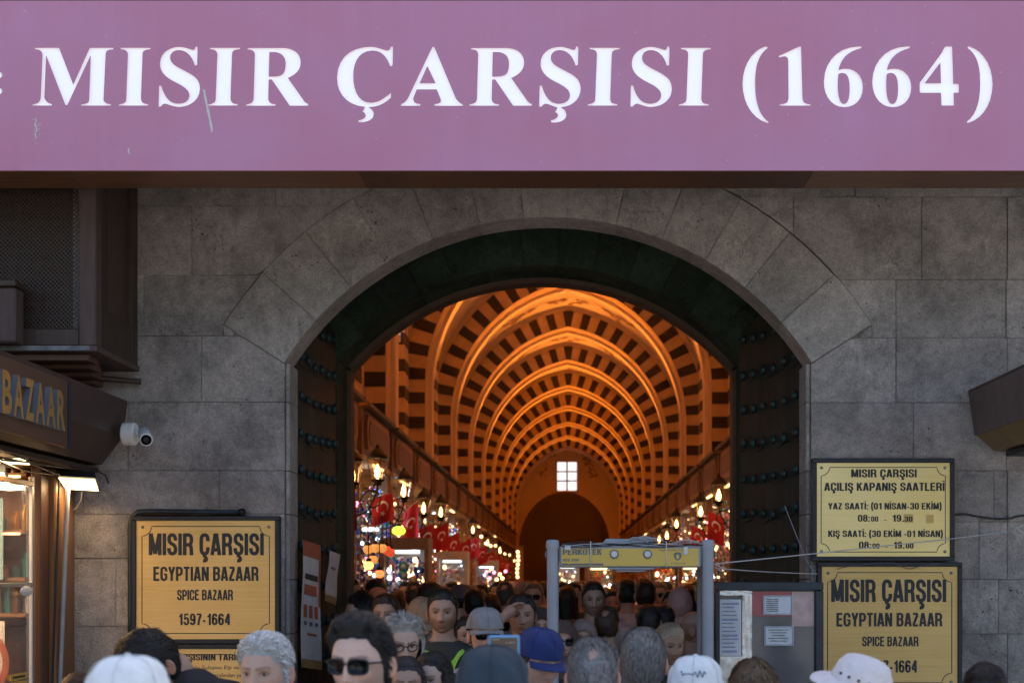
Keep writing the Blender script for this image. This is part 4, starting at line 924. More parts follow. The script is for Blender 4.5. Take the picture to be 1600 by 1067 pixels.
def shop(k, s, y0, L):
    side = 'left' if s < 0 else 'right'; x = s*FX; y1 = y0+L
    t = thing('bazaar_shop', f'wooden shop front on the {side} side of the hall, {ordn[k]} from the gate', 'shop', (x, y0, 0), 'shop fronts along the hall')
    b = MB(); b.box(x, x+s*.12, y0+.08, y1-.32, 3.42, 4.0); fas = b.build('sign_panel', M['wood_red'], t)
    v, f = octa(y0+.28, y1-.52, 3.50, 3.93, .1, x-s*.04, x-s*.001); b = MB(); b.add(v, f); b.build('raised_panel', M['wood_shop'], fas)
    v, f = octa(y0+.40, y1-.64, 3.57, 3.86, .08, x-s*.052, x-s*.0405); b = MB(); b.add(v, f); b.build('inner_panel', M['wood_red'], fas)
    b = MB(); b.box(x-s*.10, x+s*.3, y0+.04, y1-.28, 4.002, 4.05); b.build('cornice', M['wood'], t)
    b = MB(); b.box(x-s*.02, x+s*.82, y0+.05, y1-.3, 3.37, 3.418); b.build('soffit_board', M['soffit_pale'], t)
    for yy in (y0-.02, y1-.29):
        b = MB(); b.box(x+s*.02, x+s*.15, yy, yy+.12, 0.013, 3.369); b.build('post', M['wood_shop'], t)
    # bright strip light under the fascia
    if k in ((1,2,3,5,8,11) if s < 0 else (0,2,3,4,7,10)):
      b = MB(); b.box(x-s*.045, x-s*.015, y0+.9, y0+1.75, 3.335, 3.36); b.build('light_strip', M['strip_glow'], t)
    # back shelves and goods
    sx = x+s*.78
    for z in (.5, .95, 1.4, 1.85, 2.3, 2.75):
        b = MB(); b.box(sx-s*.38, sx, y0+.15, y1-.35, z, z+.03); b.build('shelf', M['wood_shop'], t)
    pal = [['blue','teal','white','blue','white'],['gold','cream','brown','red'],['red','gold','cream','pink'],['white','blue','pink','teal'],['amber','gold','cream','brown']]
    P_ = pal[(k+ (1 if s > 0 else 0)) % 5]
    if k == 1 and s < 0: P_ = ['blue','white','teal','blue','pink']
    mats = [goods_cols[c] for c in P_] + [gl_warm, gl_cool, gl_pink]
    ng = 150 if k < 5 else 50
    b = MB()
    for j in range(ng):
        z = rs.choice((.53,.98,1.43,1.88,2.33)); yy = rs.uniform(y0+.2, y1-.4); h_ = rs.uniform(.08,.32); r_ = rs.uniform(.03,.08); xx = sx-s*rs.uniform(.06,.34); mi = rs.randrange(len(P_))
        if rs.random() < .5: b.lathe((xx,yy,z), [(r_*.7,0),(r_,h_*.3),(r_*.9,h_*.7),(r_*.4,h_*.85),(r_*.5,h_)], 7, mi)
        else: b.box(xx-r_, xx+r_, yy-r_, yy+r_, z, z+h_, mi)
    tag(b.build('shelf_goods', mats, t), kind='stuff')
    # hanging strings of trinkets at the front
    b = MB()
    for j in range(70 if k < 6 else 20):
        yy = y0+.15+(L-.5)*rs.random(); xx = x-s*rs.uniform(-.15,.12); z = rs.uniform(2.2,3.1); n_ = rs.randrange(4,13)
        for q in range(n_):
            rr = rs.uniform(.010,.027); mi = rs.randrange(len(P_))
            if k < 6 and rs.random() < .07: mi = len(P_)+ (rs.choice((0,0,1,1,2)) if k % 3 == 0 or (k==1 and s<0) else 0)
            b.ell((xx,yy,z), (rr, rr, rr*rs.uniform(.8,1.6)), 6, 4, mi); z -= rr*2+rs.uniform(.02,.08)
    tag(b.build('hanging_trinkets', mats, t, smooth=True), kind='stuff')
    SHOP.append((t, k, s, y0, L)); return t
ys = [14.2+2.95*i for i in range(18)]
for s in (-1, 1):
    for k, y in enumerate(ys):
        shop(k, s, y + (.5 if s > 0 else 0), 2.95)
# shop ceiling lamps: round white downlights that light the goods
ld = bpy.data.lights.new('downlight', 'AREA'); ld.shape = 'DISK'; ld.size = .5; ld.energy = 5; ld.color = (1, .62, .32)
ldc = bpy.data.lights.new('downlight_cool', 'AREA'); ldc.shape = 'DISK'; ldc.size = .4; ldc.energy = 11; ldc.color = (.85, .92, 1)
for i, (t, k, s, y0, L) in enumerate(SHOP):
    if k > 11: continue
    f = thing('ceiling_downlight', f'small round downlight under the soffit of the {ordn[k]} shop on the {"left" if s<0 else "right"}', 'light', (s*2.95, y0+1.4, 3.3), 'downlights of the shops')
    b = MB(); b.lathe((s*2.95, y0+1.4, 3.3), [(.11,.0),(.12,.02),(.12,.068)], 12); b.build('housing', M['white_dirty'], f)
    lo = bpy.data.objects.new('lamp', ldc if (k == 1 and s < 0) or (k in (5,) ) else ld); link(lo, f); lo.location = (0,0,-.02); lo.rotation_euler = (0, R(-s*-24), 0)

# ------------------------------------------------------------------ wall lanterns on scroll brackets
pl = bpy.data.lights.new('lantern_bulb', 'POINT'); pl.energy = 4; pl.color = (1, .50, .17); pl.shadow_soft_size = .04
gmat = bpy.data.materials.new('lantern_glass'); gmat.use_nodes = True
_n = gmat.node_tree.nodes; _l = gmat.node_tree.links; _n.remove(_n['Principled BSDF']); _t = _n.new('ShaderNodeBsdfTransparent'); _t.inputs[0].default_value = (1,.93,.8,1)
_g = _n.new('ShaderNodeBsdfGlossy'); _g.inputs['Roughness'].default_value = .12; _m = _n.new('ShaderNodeMixShader'); _m.inputs[0].default_value = .12
_l.new(_t.outputs[0], _m.inputs[1]); _l.new(_g.outputs[0], _m.inputs[2]); _l.new(_m.outputs[0], _n['Material Output'].inputs[0])
lan0 = {}
def lantern(s, x, y, z, lab, power=True):
    if s in lan0:
        o = copy_tree(lan0[s]); o.location = (x, y, z); o['label'] = lab
        return o
    t = thing('wall_lantern', lab, 'lantern', (x, y, z), 'glass wall lanterns along both galleries')
    b = MB(); b.lathe((x,y,z), [(.03,-.13),(.05,-.12),(.035,-.10),(.075,-.08),(.08,-.06)], 10); b.build('base_cup', M['iron'], t, smooth=True)
    b = MB(); b.lathe((x,y,z), [(.078,-.06),(.095,.05),(.115,.17)], 12); 
    b.f = [q for q in b.f if len(q) == 4]; b.m = [0]*len(b.f); b.build('glass_shade', gmat, t, smooth=True)
    b = MB(); b.lathe((x,y,z), [(.118,.168),(.122,.18),(.09,.22),(.05,.27),(.02,.285),(.025,.30),(.004,.33)], 10); b.build('cap', M['iron'], t, smooth=True)
    b = MB(); b.lathe((x,y,z), [(.008,-.055),(.026,-.01),(.032,.025),(.018,.07),(.002,.11)], 10); b.build('flame_bulb', M['lamp_glow'], t, smooth=True)
    for j in range(4):
        a = j*math.pi/2+.4; b = MB(); b.tube([(x+.08*math.cos(a),y+.08*math.sin(a),z-.06),(x+.118*math.cos(a),y+.118*math.sin(a),z+.17)], .004, 5); b.build('glazing_bar', M['iron'], t)
    b = MB(); pts = []
    for i in range(22):
        u = i/21; a = -math.pi/2+u*math.pi*2.4; rr = .15*(1-u*.62); pts.append((x+s*.0+rr*math.cos(a)*s+s*.06, y, z-.30+rr*math.sin(a)))
    b.tube([(x,y,z-.12),(x+s*.01,y,z-.2),(x+s*.05,y,z-.3),(x+s*.12,y,z-.42),(x+s*.24,y,z-.47),(x+s*.40,y,z-.45)], .011, 6); b.tube(pts, .009, 6); b.build('scroll_bracket', M['iron'], t, smooth=True)
    lo = bpy.data.objects.new('lamp', pl); link(lo, t); lo.location = (0,0,.02)
    lan0[s] = t; return t
def side_lantern(s, px, py, xoff, i):
    D = abs(xoff*F/(px-VX)); side = 'left' if s < 0 else 'right'
    return lantern(s, s*abs(xoff), D, PZ(py, D), f'lit glass lantern on a scroll bracket, {ordn[i]} from the gate on the {side}')
for i, (px, py) in enumerate([(551,745),(590,740),(631,769),(662,796),(689,802),(739,829),(762,849),(781,860)]):
    side_lantern(-1, px, py, 2.12 if i else 2.35, i)
for i, (px, py) in enumerate([(1123,776),(1095,801),(1057,820),(1042,838),(1030,844),(1012,853),(1000,861)]):
    side_lantern(1, px, py, 2.08, i)

# ------------------------------------------------------------------ flags
def flag(label, px, py, wpx, hpx, X, ang, i):
    D = abs(X*F/(px-VX)); u = D/F; wd, ht = wpx*u, hpx*u; c = P(px, py, D)
    t = thing('red_flag', label, 'flag', tuple(c), 'red flags hung along the shops')
    nx, nz = 8, 10; s = -1 if X < 0 else 1
    def q(a, b, off=0):   # a 0..1 across, b 0..1 down
        x = (a-.5)*wd; z = (.5-b)*ht + (a-.5)*ht*ang*.5
        x += (b)*wd*.10*(-s); y = .03*math.sin(a*6+b*3+i)*(.3+b)*1.2
        return (c.x+x, c.y+y+off, c.z+z)
    def bm_(u0, v0, pts, off): return [q(a, b, off) for a, b in pts]
    m = MB(); m.add([q(a/nx, b/nz) for b in range(nz+1) for a in range(nx+1)], [(b*(nx+1)+a, b*(nx+1)+a+1, (b+1)*(nx+1)+a+1, (b+1)*(nx+1)+a) for b in range(nz) for a in range(nx)])
    m.build('cloth', M['flag'], t, smooth=True)
    ar = ht/wd; R1 = .27; cx, cy = .5, .40
    for off in (-.006,):
        m = MB(); A_ = []; B_ = []
        for j in range(17):
            th = R(50+260*j/16)+math.pi/2*0; A_.append((cx+R1*math.cos(th+math.pi*.5), cy+R1/ar*math.sin(th+math.pi*.5)))
            th2 = R(42+276*j/16); B_.append((cx+R1*.2*math.cos(math.pi*.5+math.pi)+R1*.80*math.cos(th2+math.pi*.5), cy+R1/ar*.2+R1*.80/ar*math.sin(th2+math.pi*.5)))
        m.add([q(a, b, off) for a, b in A_]+[q(a, b, off) for a, b in B_], [(j, j+1, 17+j+1, 17+j) for j in range(16)]); m.build('crescent', M['flag_white'], t)
        m = MB(); st = []
        for j in range(10):
            rr = .13 if j % 2 == 0 else .05; th = R(90+36*j); st.append((cx+rr*math.cos(th), cy+.30/ar*1.0+rr/ar*math.sin(th)))
        m.add([q(a, b, off) for a, b in st]+[q(cx, cy+.30/ar, off)], [(j, (j+1)%10, 10) for j in range(10)]); m.build('star', M['flag_white'], t)
    a0, a1 = Vector(q(-.05 if s < 0 else 1.05, 0)), Vector(q(1.02 if s < 0 else -.02, 0)); m = MB(); m.tube([a0+Vector((s*.25,0,-.10)), a0, a1], .009, 6); m.build('pole', M['wood_shop'], t)
    return t
for i, a in enumerate([(543,800,24,62,-2.3,.2),(596,796,34,42,-2.15,.55),(641,822,24,60,-2.1,.6),(667,842,24,40,-2.1,.5),(689,840,22,38,-2.1,.5),(708,854,19,36,-2.1,.5),(700,866,18,24,-2.3,.3),
                       (727,860,17,30,-2.1,.5),(739,857,16,30,-2.1,.5),(753,868,15,26,-2.1,.5),(766,874,13,22,-2.1,.5),(775,880,12,20,-2.1,.5),(784,884,11,18,-2.1,.5),(793,886,10,16,-2.1,.5)]):
    flag(f'red crescent flag on the left of the hall, {ordn[i]} from the gate', *a, i)
for i, a in enumerate([(1148,828,16,46,2.2,-.05),(1120,826,26,44,2.1,-.55),(1092,842,22,34,2.1,-.55),(1066,856,16,24,2.1,-.5)]):
    flag(f'red crescent flag on the right of the hall, {ordn[i]} from the gate', *a, i+20)

# ------------------------------------------------------------------ hanging coloured glass lamps, bright kiosks
def hang_lamp(label, px, py, r, D, m, flat=.7):
    c = P(px, py, D); t = thing('hanging_lamp', label, 'lamp', tuple(c), 'coloured glass lamps hanging in the shops')
    b = MB(); b.ell(c, (r, r, r*flat), 12, 8); b.build('glass_globe', m, t, smooth=True)
    b = MB(); b.tube([(c.x,c.y,c.z+r*flat),(c.x,c.y,c.z+r*flat+.3)], .006, 5); b.build('chain', M['iron'], t)
    b = MB(); b.lathe((c.x,c.y,c.z+r*flat), [(.03,-.01),(.035,.0),(.02,.03)], 8); b.build('cap', M['iron'], t)
amb_s = mat('amber_glass', (.9,.45,.12), emit=(1,.42,.1), es=.3); red_s = mat('red_glass', (.8,.1,.05), emit=(1,.12,.04), es=.25)
hang_lamp('yellow-green glass lamp hanging among the red flags on the left', 623, 829, .085, 17.5, M['metal_green'])
hang_lamp('orange glass lamp hanging low at the left shop entrance', 576, 883, .055, 15.3, M['amber_glow'], .9)
hang_lamp('bright red glass lamp hanging over the heads on the left', 593, 896, .05, 15.0, M['red_glow'], .9)
for i, (px, py, m_) in enumerate([(575,858,amb_s),(586,856,amb_s),(597,856,amb_s),(604,859,red_s),(610,863,red_s),(583,874,amb_s)]):
    hang_lamp(['small amber lamp, leftmost of the row of glass globes','second amber lamp from the left in the row of glass globes','third amber lamp in the row beside the red ones','upper red lamp in the row of glass globes','rightmost red lamp in the row of glass globes','small amber lamp below the row of glass globes'][i], px, py, .055, 15.6+.1*i, m_, .95)
def kiosk(label, px0, px1, py0, py1, D, mf, glow, cols, n=120, seed=1):
    n = int(n*1.8)
    x0, x1, z0, z1 = PX(px0,D), PX(px1,D), PZ(py1,D), PZ(py0,D)
    t = thing('display_stall', label, 'stall', ((x0+x1)/2, D, 0), 'lit display stalls in the hall')
    for a, b, c, d in ((x0-.05,x0,.013,z1),(x1,x1+.05,.013,z1)):
        q = MB(); q.box(a, b, D, D+.5, c, d); q.build('side_panel', mf, t)
    q = MB(); q.box(x0-.05, x1+.05, D-.02, D+.52, z1+.001, z1+.14); q.build('header', mf, t)
    q = MB(); q.box(x0, x1, D+.45, D+.5, .013, z1); q.build('back_panel', M['white_dirty'], t)
    q = MB(); q.box(x0+.001, x1-.001, D+.0, D+.449, .013, .85); q.build('counter', M['wood_shop'], t)
    q = MB(); q.box(x0+.06, x1-.06, D+.02, D+.07, z1-.05, z1-.01); q.build('light_strip', glow, t)
    r = random.Random(seed)
    for z in np.arange(1.1, z1-.15, .28):
        q = MB(); q.box(x0+.001, x1-.001, D+.15, D+.449, z, z+.02); q.build('shelf', M['silver'], t)
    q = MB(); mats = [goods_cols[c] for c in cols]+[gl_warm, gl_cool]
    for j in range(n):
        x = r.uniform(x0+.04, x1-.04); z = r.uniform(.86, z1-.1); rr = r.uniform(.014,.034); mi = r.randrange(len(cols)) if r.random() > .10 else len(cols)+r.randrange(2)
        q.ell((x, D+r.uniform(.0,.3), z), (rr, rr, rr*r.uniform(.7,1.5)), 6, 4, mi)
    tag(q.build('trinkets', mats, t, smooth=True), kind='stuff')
kiosk('stall of blue glass charms and plates glittering on the left', 600, 663, 858, 1010, 17.2, M['wood_shop'], M['white_glow'], ['blue','white','teal','blue','pink','white'], 520, 3)
kiosk('white framed glass stall deeper in on the left side', 686, 726, 874, 980, 24, M['white_dirty'], M['white_glow'], ['white','cream','pink','white'], 160, 4)
kiosk('white lit stall seen through the left of the detector gate', 872, 902, 884, 960, 34, M['white_dirty'], M['white_glow'], ['white','pink','white'], 120, 5)
kiosk('warm lit sweets stall seen through the right of the detector gate', 1022, 1060, 880, 990, 20.5, M['wood_shop'], M['strip_glow'], ['amber','gold','cream','red'], 260, 6)
kiosk('amber lit sweets stall next to the right door leaf', 1062, 1096, 884, 990, 21.5, M['wood_shop'], M['strip_glow'], ['amber','gold','cream','gold'], 220, 7)
kiosk('orange lit spice stall in the middle distance', 918, 958, 886, 960, 30, M['wood_shop'], M['strip_glow'], ['amber','gold','cream','red'], 160, 8)
kiosk('pale lit stall far down the left side', 745, 775, 884, 960, 36, M['white_dirty'], M['white_glow'], ['white','pink','cream','blue'], 140, 9)
# tubes of cool white light over the left stall
for i, (px0, px1, py0, py1, D) in enumerate([(568,590,827,827,16.2),(641,659,855,862,17.4),(663,674,866,869,18.5)]):
    a, b = P(px0,py0,D), P(px1,py1,D+.4); t = thing('tube_light', ['cool white tube light high over the left shop entrance','long white tube light above the blue charm stall','short white tube light right of the blue charm stall'][i], 'light', tuple(a))
    q = MB(); q.tube([a, b], .022, 8); q.build('tube', M['white_glow'], t, smooth=True)
    q = MB(); q.tube([a+Vector((0,0,.035)), b+Vector((0,0,.035))], .015, 6); q.build('fitting', M['white_dirty'], t)
# hanging plates (big round glass plates at the charm stall)
for i, (px, py, r, c) in enumerate([(631,885,.065,'teal'),(631,898,.055,'teal'),(632,918,.05,'white'),(617,921,.045,'white'),(645,905,.045,'gold')]):
    c0 = P(px, py, 17.0); t = thing('glass_plate', ['large teal glass plate hung on the charm stall','second teal glass plate under the large one','round white charm plate hung at the right of the stall','round white charm plate hung at the left of the stall','small golden plate hung between the charms'][i], 'plate', tuple(c0), 'round plates hung on the charm stall')
    q = MB(); q.lathe(tuple(c0), [(r,0),(r,.012),(r*.6,.02)], 20, axis='y'); q.build('plate_rim', goods_cols[c], t, smooth=True)
    q = MB(); q.lathe((c0.x, c0.y-.021, c0.z), [(r*.5,0),(r*.3,.006),(.002,.008)], 16, axis='y'); q.build('plate_centre', goods_cols['blue' if c == 'white' else 'white'], t, smooth=True)
# column of fairy lights far on the left
t = thing('fairy_light_string', 'vertical string of warm fairy lights at the far end of the left shops', 'light string', tuple(P(809,905,40)))
q = MB()
for j in range(7): q.ell(P(809+math.sin(j), 862+j*6.5, 40), .045, 8, 6)
q.build('bulbs', gl_warm, t, smooth=True); q = MB(); q.tube([P(809,858,40), P(809,903,40)], .006, 5); q.build('wire', M['iron'], t)
t = thing('fairy_light_string', 'sagging string of warm fairy lights along the far left shops', 'light string', tuple(P(760,850,32)))
q = MB()
for j in range(0,16,2):
    q.ell(P(752+j*3.7, 838+j*2.2+7*abs(math.sin(j*.55)), 30+j*1.2), .035, 8, 6)
q.build('bulbs', gl_warm, t, smooth=True); q = MB(); q.tube([P(752+j*3.7, 835+j*2.2+7*abs(math.sin(j*.55)), 30+j*1.2) for j in range(16)], .005, 5); q.build('wire', M['iron'], t)
t = thing('fairy_light_string', 'pink and white fairy lights hung over the middle left stalls', 'light string', tuple(P(768,890,28)))
q = MB()
for j, (px, py) in enumerate([(760,893),(768,888),(772,894),(781,897),(765,903),(776,905),(790,892),(785,903)]): q.ell(P(px,py,28), .035, 8, 6, j % 2)
q.build('bulbs', [gl_pink, gl_warm], t, smooth=True); q = MB(); q.tube([P(758,890,28), P(768,886,28), P(780,894,28), P(792,889,28)], .005, 5); q.build('wire', M['iron'], t)

# daylit side windows high in the first bays: their pale light grazes the arches
sg_ = mat('side_window_pane', (1,1,1), emit=(.80,.86,1), es=1.0)
for k in range(0, 5):
    for s in (-1, 1):
        y = Yr[k]+2.6; t = thing('side_window', f'high daylit side window on the {"left" if s<0 else "right"} of the vault behind the {ordn[k]} arch', 'window', (s*3.2, y, 6.3), 'high side windows of the vault')
        q = MB(); q.box(s*2.93, s*2.96, y, y+1.0, 6.1, 6.6); q.build('pane', sg_, t)
        q = MB(); q.box(s*2.9, s*3.0, y-.08, y-.001, 6.0, 6.7); q.box(s*2.9, s*3.0, y+1.001, y+1.08, 6.0, 6.7); q.box(s*2.9, s*3.0, y, y+1.0, 6.0, 6.099); q.build('frame', M['cream'], t)
# ================================================================== LEFT: lattice bay, shop, camera
t = thing('lattice_window_bay', 'dark wooden bay window with diagonal lattice screen hanging over the left shop', 'bay window', (-3.4, 8.05, 3.22))
BD = 8.05; xr = PX(150, BD); xl = -5.2; zb = PZ(540, BD); zt = 5.6
lx1 = PX(123, BD); lz0 = PZ(513, BD)
def part(name, m, fn, parent, **k):
    b = MB(); fn(b); return b.build(name, m, parent, **k)
part('corner_post', M['wood_weathered'], lambda b: b.bbox(lx1+.001, xr, BD, BD+.10, zb, zt, .006), t)
part('bottom_rail', M['wood'], lambda b: b.bbox(xl, lx1-.001, BD+.003, BD+.09, PZ(540,BD), lz0, .006), t)
part('top_rail', M['wood'], lambda b: b.bbox(xl, lx1-.001, BD+.003, BD+.09, zt-.12, zt, .006), t)
for px in (0,): part('mullion', M['wood'], lambda b: b.bbox(-3.62, -3.54, BD+.002, BD+.09, lz0+.001, zt-.121, .006), t)
# lattice of crossing laths, trimmed to the opening
def lattice(x0, x1, z0, z1, y, pitch, r, sgn):
    b = MB(); H = z1-z0; W = x1-x0; n = int((W+H)/pitch)+1
    for i in range(n):
        o = i*pitch
        # line: from (x0+o, z0) going up-left (sgn -1) or mirrored
        p0 = [o, 0.]; p1 = [o-H, H]
        if p0[0] > W: d = p0[0]-W; p0 = [W, d]
        if p1[0] < 0: d = -p1[0]; p1 = [0, H-d]
        if p0[1] >= p1[1]: continue
        q0 = (x0+p0[0], z0+p0[1]); q1 = (x0+p1[0], z0+p1[1])
        if sgn > 0: q0 = (x0+x1-q0[0], q0[1]); q1 = (x0+x1-q1[0], q1[1])
        dx, dz = q1[0]-q0[0], q1[1]-q0[1]; L = math.hypot(dx, dz); nx, nz = -dz/L*r, dx/L*r; yy = y+(.0 if sgn < 0 else .006)
        b.add([(q0[0]+nx,yy,q0[1]+nz),(q0[0]-nx,yy,q0[1]-nz),(q1[0]-nx,yy,q1[1]-nz),(q1[0]+nx,yy,q1[1]+nz),
               (q0[0]+nx,yy+.005,q0[1]+nz),(q0[0]-nx,yy+.005,q0[1]-nz),(q1[0]-nx,yy+.005,q1[1]-nz),(q1[0]+nx,yy+.005,q1[1]+nz)],
              [(0,1,2,3),(7,6,5,4),(0,4,5,1),(1,5,6,2),(2,6,7,3),(3,7,4,0)])
    return b
for sg in (-1, 1):
    o = lattice(-3.53, lx1-.002, lz0+.002, min(zt-.125, 4.75), BD+.03, .0245, .0033, sg).build('lattice_laths', M['wood'], t); tag(o, kind='stuff')
for k in range(18):      # louvre boards behind the lattice
    z = lz0+.03+k*.077; part('louvre', M['wood'], lambda b: b.add([(-3.53,BD+.16,z),(lx1-.10,BD+.16,z),(lx1-.10,BD+.115,z+.042),(-3.53,BD+.115,z+.042),(-3.53,BD+.166,z+.004),(lx1-.10,BD+.166,z+.004),(lx1-.10,BD+.121,z+.046),(-3.53,BD+.121,z+.046)],
         [(0,1,2,3),(7,6,5,4),(0,4,5,1),(1,5,6,2),(2,6,7,3),(3,7,4,0)]), t)
part('window_light_strip', M['white_dirty'], lambda b: b.box(lx1-.075, lx1+.0, BD+.12, BD+.14, lz0-.02, zt-.13), t)  # bright window light behind the lattice, painted as a pale strip
part('bay_floor', M['wood'], lambda b: b.box(xl, xr-.02, BD+.11, DW-.02, zb+.02, zb+.05), t)
part('bay_back', M['black'], lambda b: b.box(xl, xr-.05, BD+.45, BD+.47, zb+.06, zt), t)
# side face with recessed panel
sx = xr; ya, yb = BD+.101, DW-.012; zbb = PZ(597, DW)
part('side_frame', M['wood'], lambda b: b.bbox(sx-.05, sx-.002, ya, ya+.12, zb, zt, .004), t)
part('side_frame', M['wood'], lambda b: b.bbox(sx-.05, sx-.002, yb-.12, yb, zb-.0, zt, .004), t)
part('side_frame', M['wood'], lambda b: b.box(sx-.05, sx-.003, ya+.121, yb-.121, zb, zb+.24), t)
part('side_panel', M['brown_panel'], lambda b: b.box(sx-.06, sx-.03, ya+.121, yb-.121, zb+.241, zt), t)
part('sill_ledge', M['wood_weathered'], lambda b: b.bbox(-3.36, sx+.012, BD-.02, DW-.02, zb-.035, zb-.002, .004), t)
part('lead_flashing', M['paper_blue'] if 0 else mat('weathered_lead', (.16,.17,.18), .7, var=.6, scale=14), lambda b: b.box(-3.36, sx-.03, BD-.024, BD-.0205, zb-.03, zb-.004), t)
for i in range(4): part('underside_board', M['wood_red'], lambda b: b.bbox(-3.36+.0, sx-.06-.05*i, BD+.06+.18*i, BD+.23+.18*i, zb-.075-.02*i, zb-.038, .004), t)
part('pipe', M['wood'], lambda b: b.tube([(sx+.03,DW-.05,zb-.10),(sx-.35,DW-.14,zb-.08),(sx-.6,DW-.3,zb-.11)], .018, 8), t, smooth=True)

# lower-left small casing in front of the lattice
t = thing('wooden_shutter_box', 'dark wooden box casing overlapping the bottom left of the lattice', 'casing', tuple(P(5,500,7.9)))
part('casing', M['wood_weathered'], lambda b: b.bbox(PX(-120,7.9), PX(24,7.9), 7.9, 8.03, PZ(535,7.9), PZ(448,7.9), .012), t)
part('top_board', M['wood'], lambda b: b.bbox(PX(-125,7.9), PX(26,7.9), 7.88, 8.035, PZ(448,7.9)+.001, PZ(438,7.9), .004), t)

# ---- left shop with brown fascia
LX = -2.74
t = thing('corner_shop', 'left shop with brown fascia, gold BAZAAR letters and a glass door', 'shop', (-3.1, 7, 0))
prof = [(LX, PZ(627,DW)), (-2.765, PZ(682,DW)), (-2.90, PZ(726,DW)), (-3.4, PZ(730,DW)), (-3.4, PZ(627,DW))]
part('fascia', M['brown_panel'], lambda b: b.prism_y(prof, 3.5, DW-.012), t)
ysgn = LX*F/(100-VX)
part('name_board', M['sign_brown'], lambda b: b.bbox(LX+.001, LX+.022, 3.6, ysgn, CZ+.715, CZ+1.075, .004), t)
part('board_edge', M['black'], lambda b: b.bbox(LX+.001, LX+.03, ysgn+.001, ysgn+.02, CZ+.705, CZ+1.08, .003), t)
# letters standing off the board, gold faces, blue-grey sides, read along +Y
def side_letters(word, y0, y1, z0, z1, x):
    n = len(word); 
    widths = {'B':1,'A':1.08,'Z':.98,'R':1.05}; tot = sum(widths.get(c,1) for c in word); yy = y0
    for ch in word:
        wch = (y1-y0)*widths.get(ch,1)/tot
        vs, fs = text_mesh(ch, .03); a = min(v.x for v in vs); bb = max(v.x for v in vs); cap = max(v.y for v in vs)
        f3 = [(x+.05, yy+.008+(v.x-a)/(bb-a)*(wch-.022), z0+v.y/cap*(z1-z0)) for v in vs]
        # boundary edges -> side walls
        cnt = {}
        for f in fs:
            for i in range(len(f)):
                e = (f[i], f[(i+1)%len(f)]); k = tuple(sorted(e)); cnt.setdefault(k, []).append(e)
        side = MB(); nb_ = len(f3); vv = f3+[(x+.006, v[1], v[2]) for v in f3]
        side.add(vv, [(e[0][0], e[0][1], e[0][1]+nb_, e[0][0]+nb_) for k, e in cnt.items() if len(e) == 1])
        o = side.build('letter', M['navy'] if 0 else letter_side, t)
        fc = MB(); fc.add([(v[0]+.001, v[1], v[2]) for v in f3], fs); fc.build('letter_face', letter_gold, o)
        yy += wch
letter_side = mat('letter_side', (.13,.15,.19), .5); letter_gold = mat('letter_gold', (.55,.33,.09), .35, .5, var=.3, scale=5)
side_letters('BAZAAR', 6.75, 7.62, CZ+.80, CZ+1.0, LX)
side_letters('MISIR', 5.8, 6.60, CZ+.80, CZ+1.0, LX)
# dark eave and tangle of wires below the fascia
part('eave_board', M['wood'], lambda b: b.box(-3.35, -2.92, 3.5, DW-.015, PZ(738,DW), PZ(731,DW)), t)
for i in range(5):
    pts = [(-2.93-.03*i, 5+j*.42, PZ(731,DW)-.02-.02*math.sin(j*1.7+i*2)-.012*i) for j in range(10)]
    part('wire', M['cable_black'] if i % 2 else M['wood_red'], lambda b: b.tube(pts, .006, 5), t, smooth=True)
part('wire', M['cable_black'], lambda b: b.tube([P(100,705,8.4),P(112,716,8.5),P(118,732,8.5),P(135,738,8.6),P(150,735,8.7),P(165,742,8.75),P(170,755,8.8)], .005, 5), t, smooth=True)
part('cable', M['white_dirty'], lambda b: b.tube([P(128,768,8.7),P(127,780,8.75),P(120,793,8.8),P(108,800,8.82)], .005, 5), t, smooth=True)
# posts, pipe, glass door, transom
part('door_post', M['wood_shop'], lambda b: b.bbox(-3.20, -3.065, 8.50, DW-.015, 0, PZ(739,DW), .01), t)
part('door_post', M['wood_red'], lambda b: b.bbox(-3.16, -3.10, 8.36, 8.495, 0, PZ(739,DW), .006), t)
part('conduit', M['grey_frame'], lambda b: b.tube([P(99,738,8.55)+Vector((.03,0,0)), P(97,800,8.55)+Vector((.03,0,0)), P(86,1067,8.55)+Vector((.03,0,0)), P(74,1380,8.55)+Vector((.03,0,0))], .014, 8), t, smooth=True)
part('conduit', M['cable_black'], lambda b: b.tube([P(93,738,8.5), P(91,800,8.5), P(82,1067,8.5), P(70,1380,8.5)], .007, 6), t, smooth=True)
gx = -3.14
part('glass_pane', M['pane'], lambda b: b.box(gx, gx+.008, 6.6, 8.30, .1, PZ(760,8.3)), t)
part('glass_frame', M['silver'], lambda b: b.bbox(gx-.010, gx+.012, 8.302, 8.335, 0, PZ(745,8.35), .003), t)
part('transom', M['silver'], lambda b: b.bbox(gx-.015, gx+.02, 6.6, 8.30, PZ(913,8.3)-.012, PZ(913,8.3)+.012, .003), t)
part('transom', M['wood_shop'], lambda b: b.bbox(gx-.02, gx+.02, 6.6, 8.30, PZ(760,8.3)+.001, PZ(752,8.3), .003), t)
part('handle_plate', M['white'], lambda b: b.ell((gx+.03, 8.16, PZ(923,8.16)), (.012,.09,.03), 12, 8), t, smooth=True)
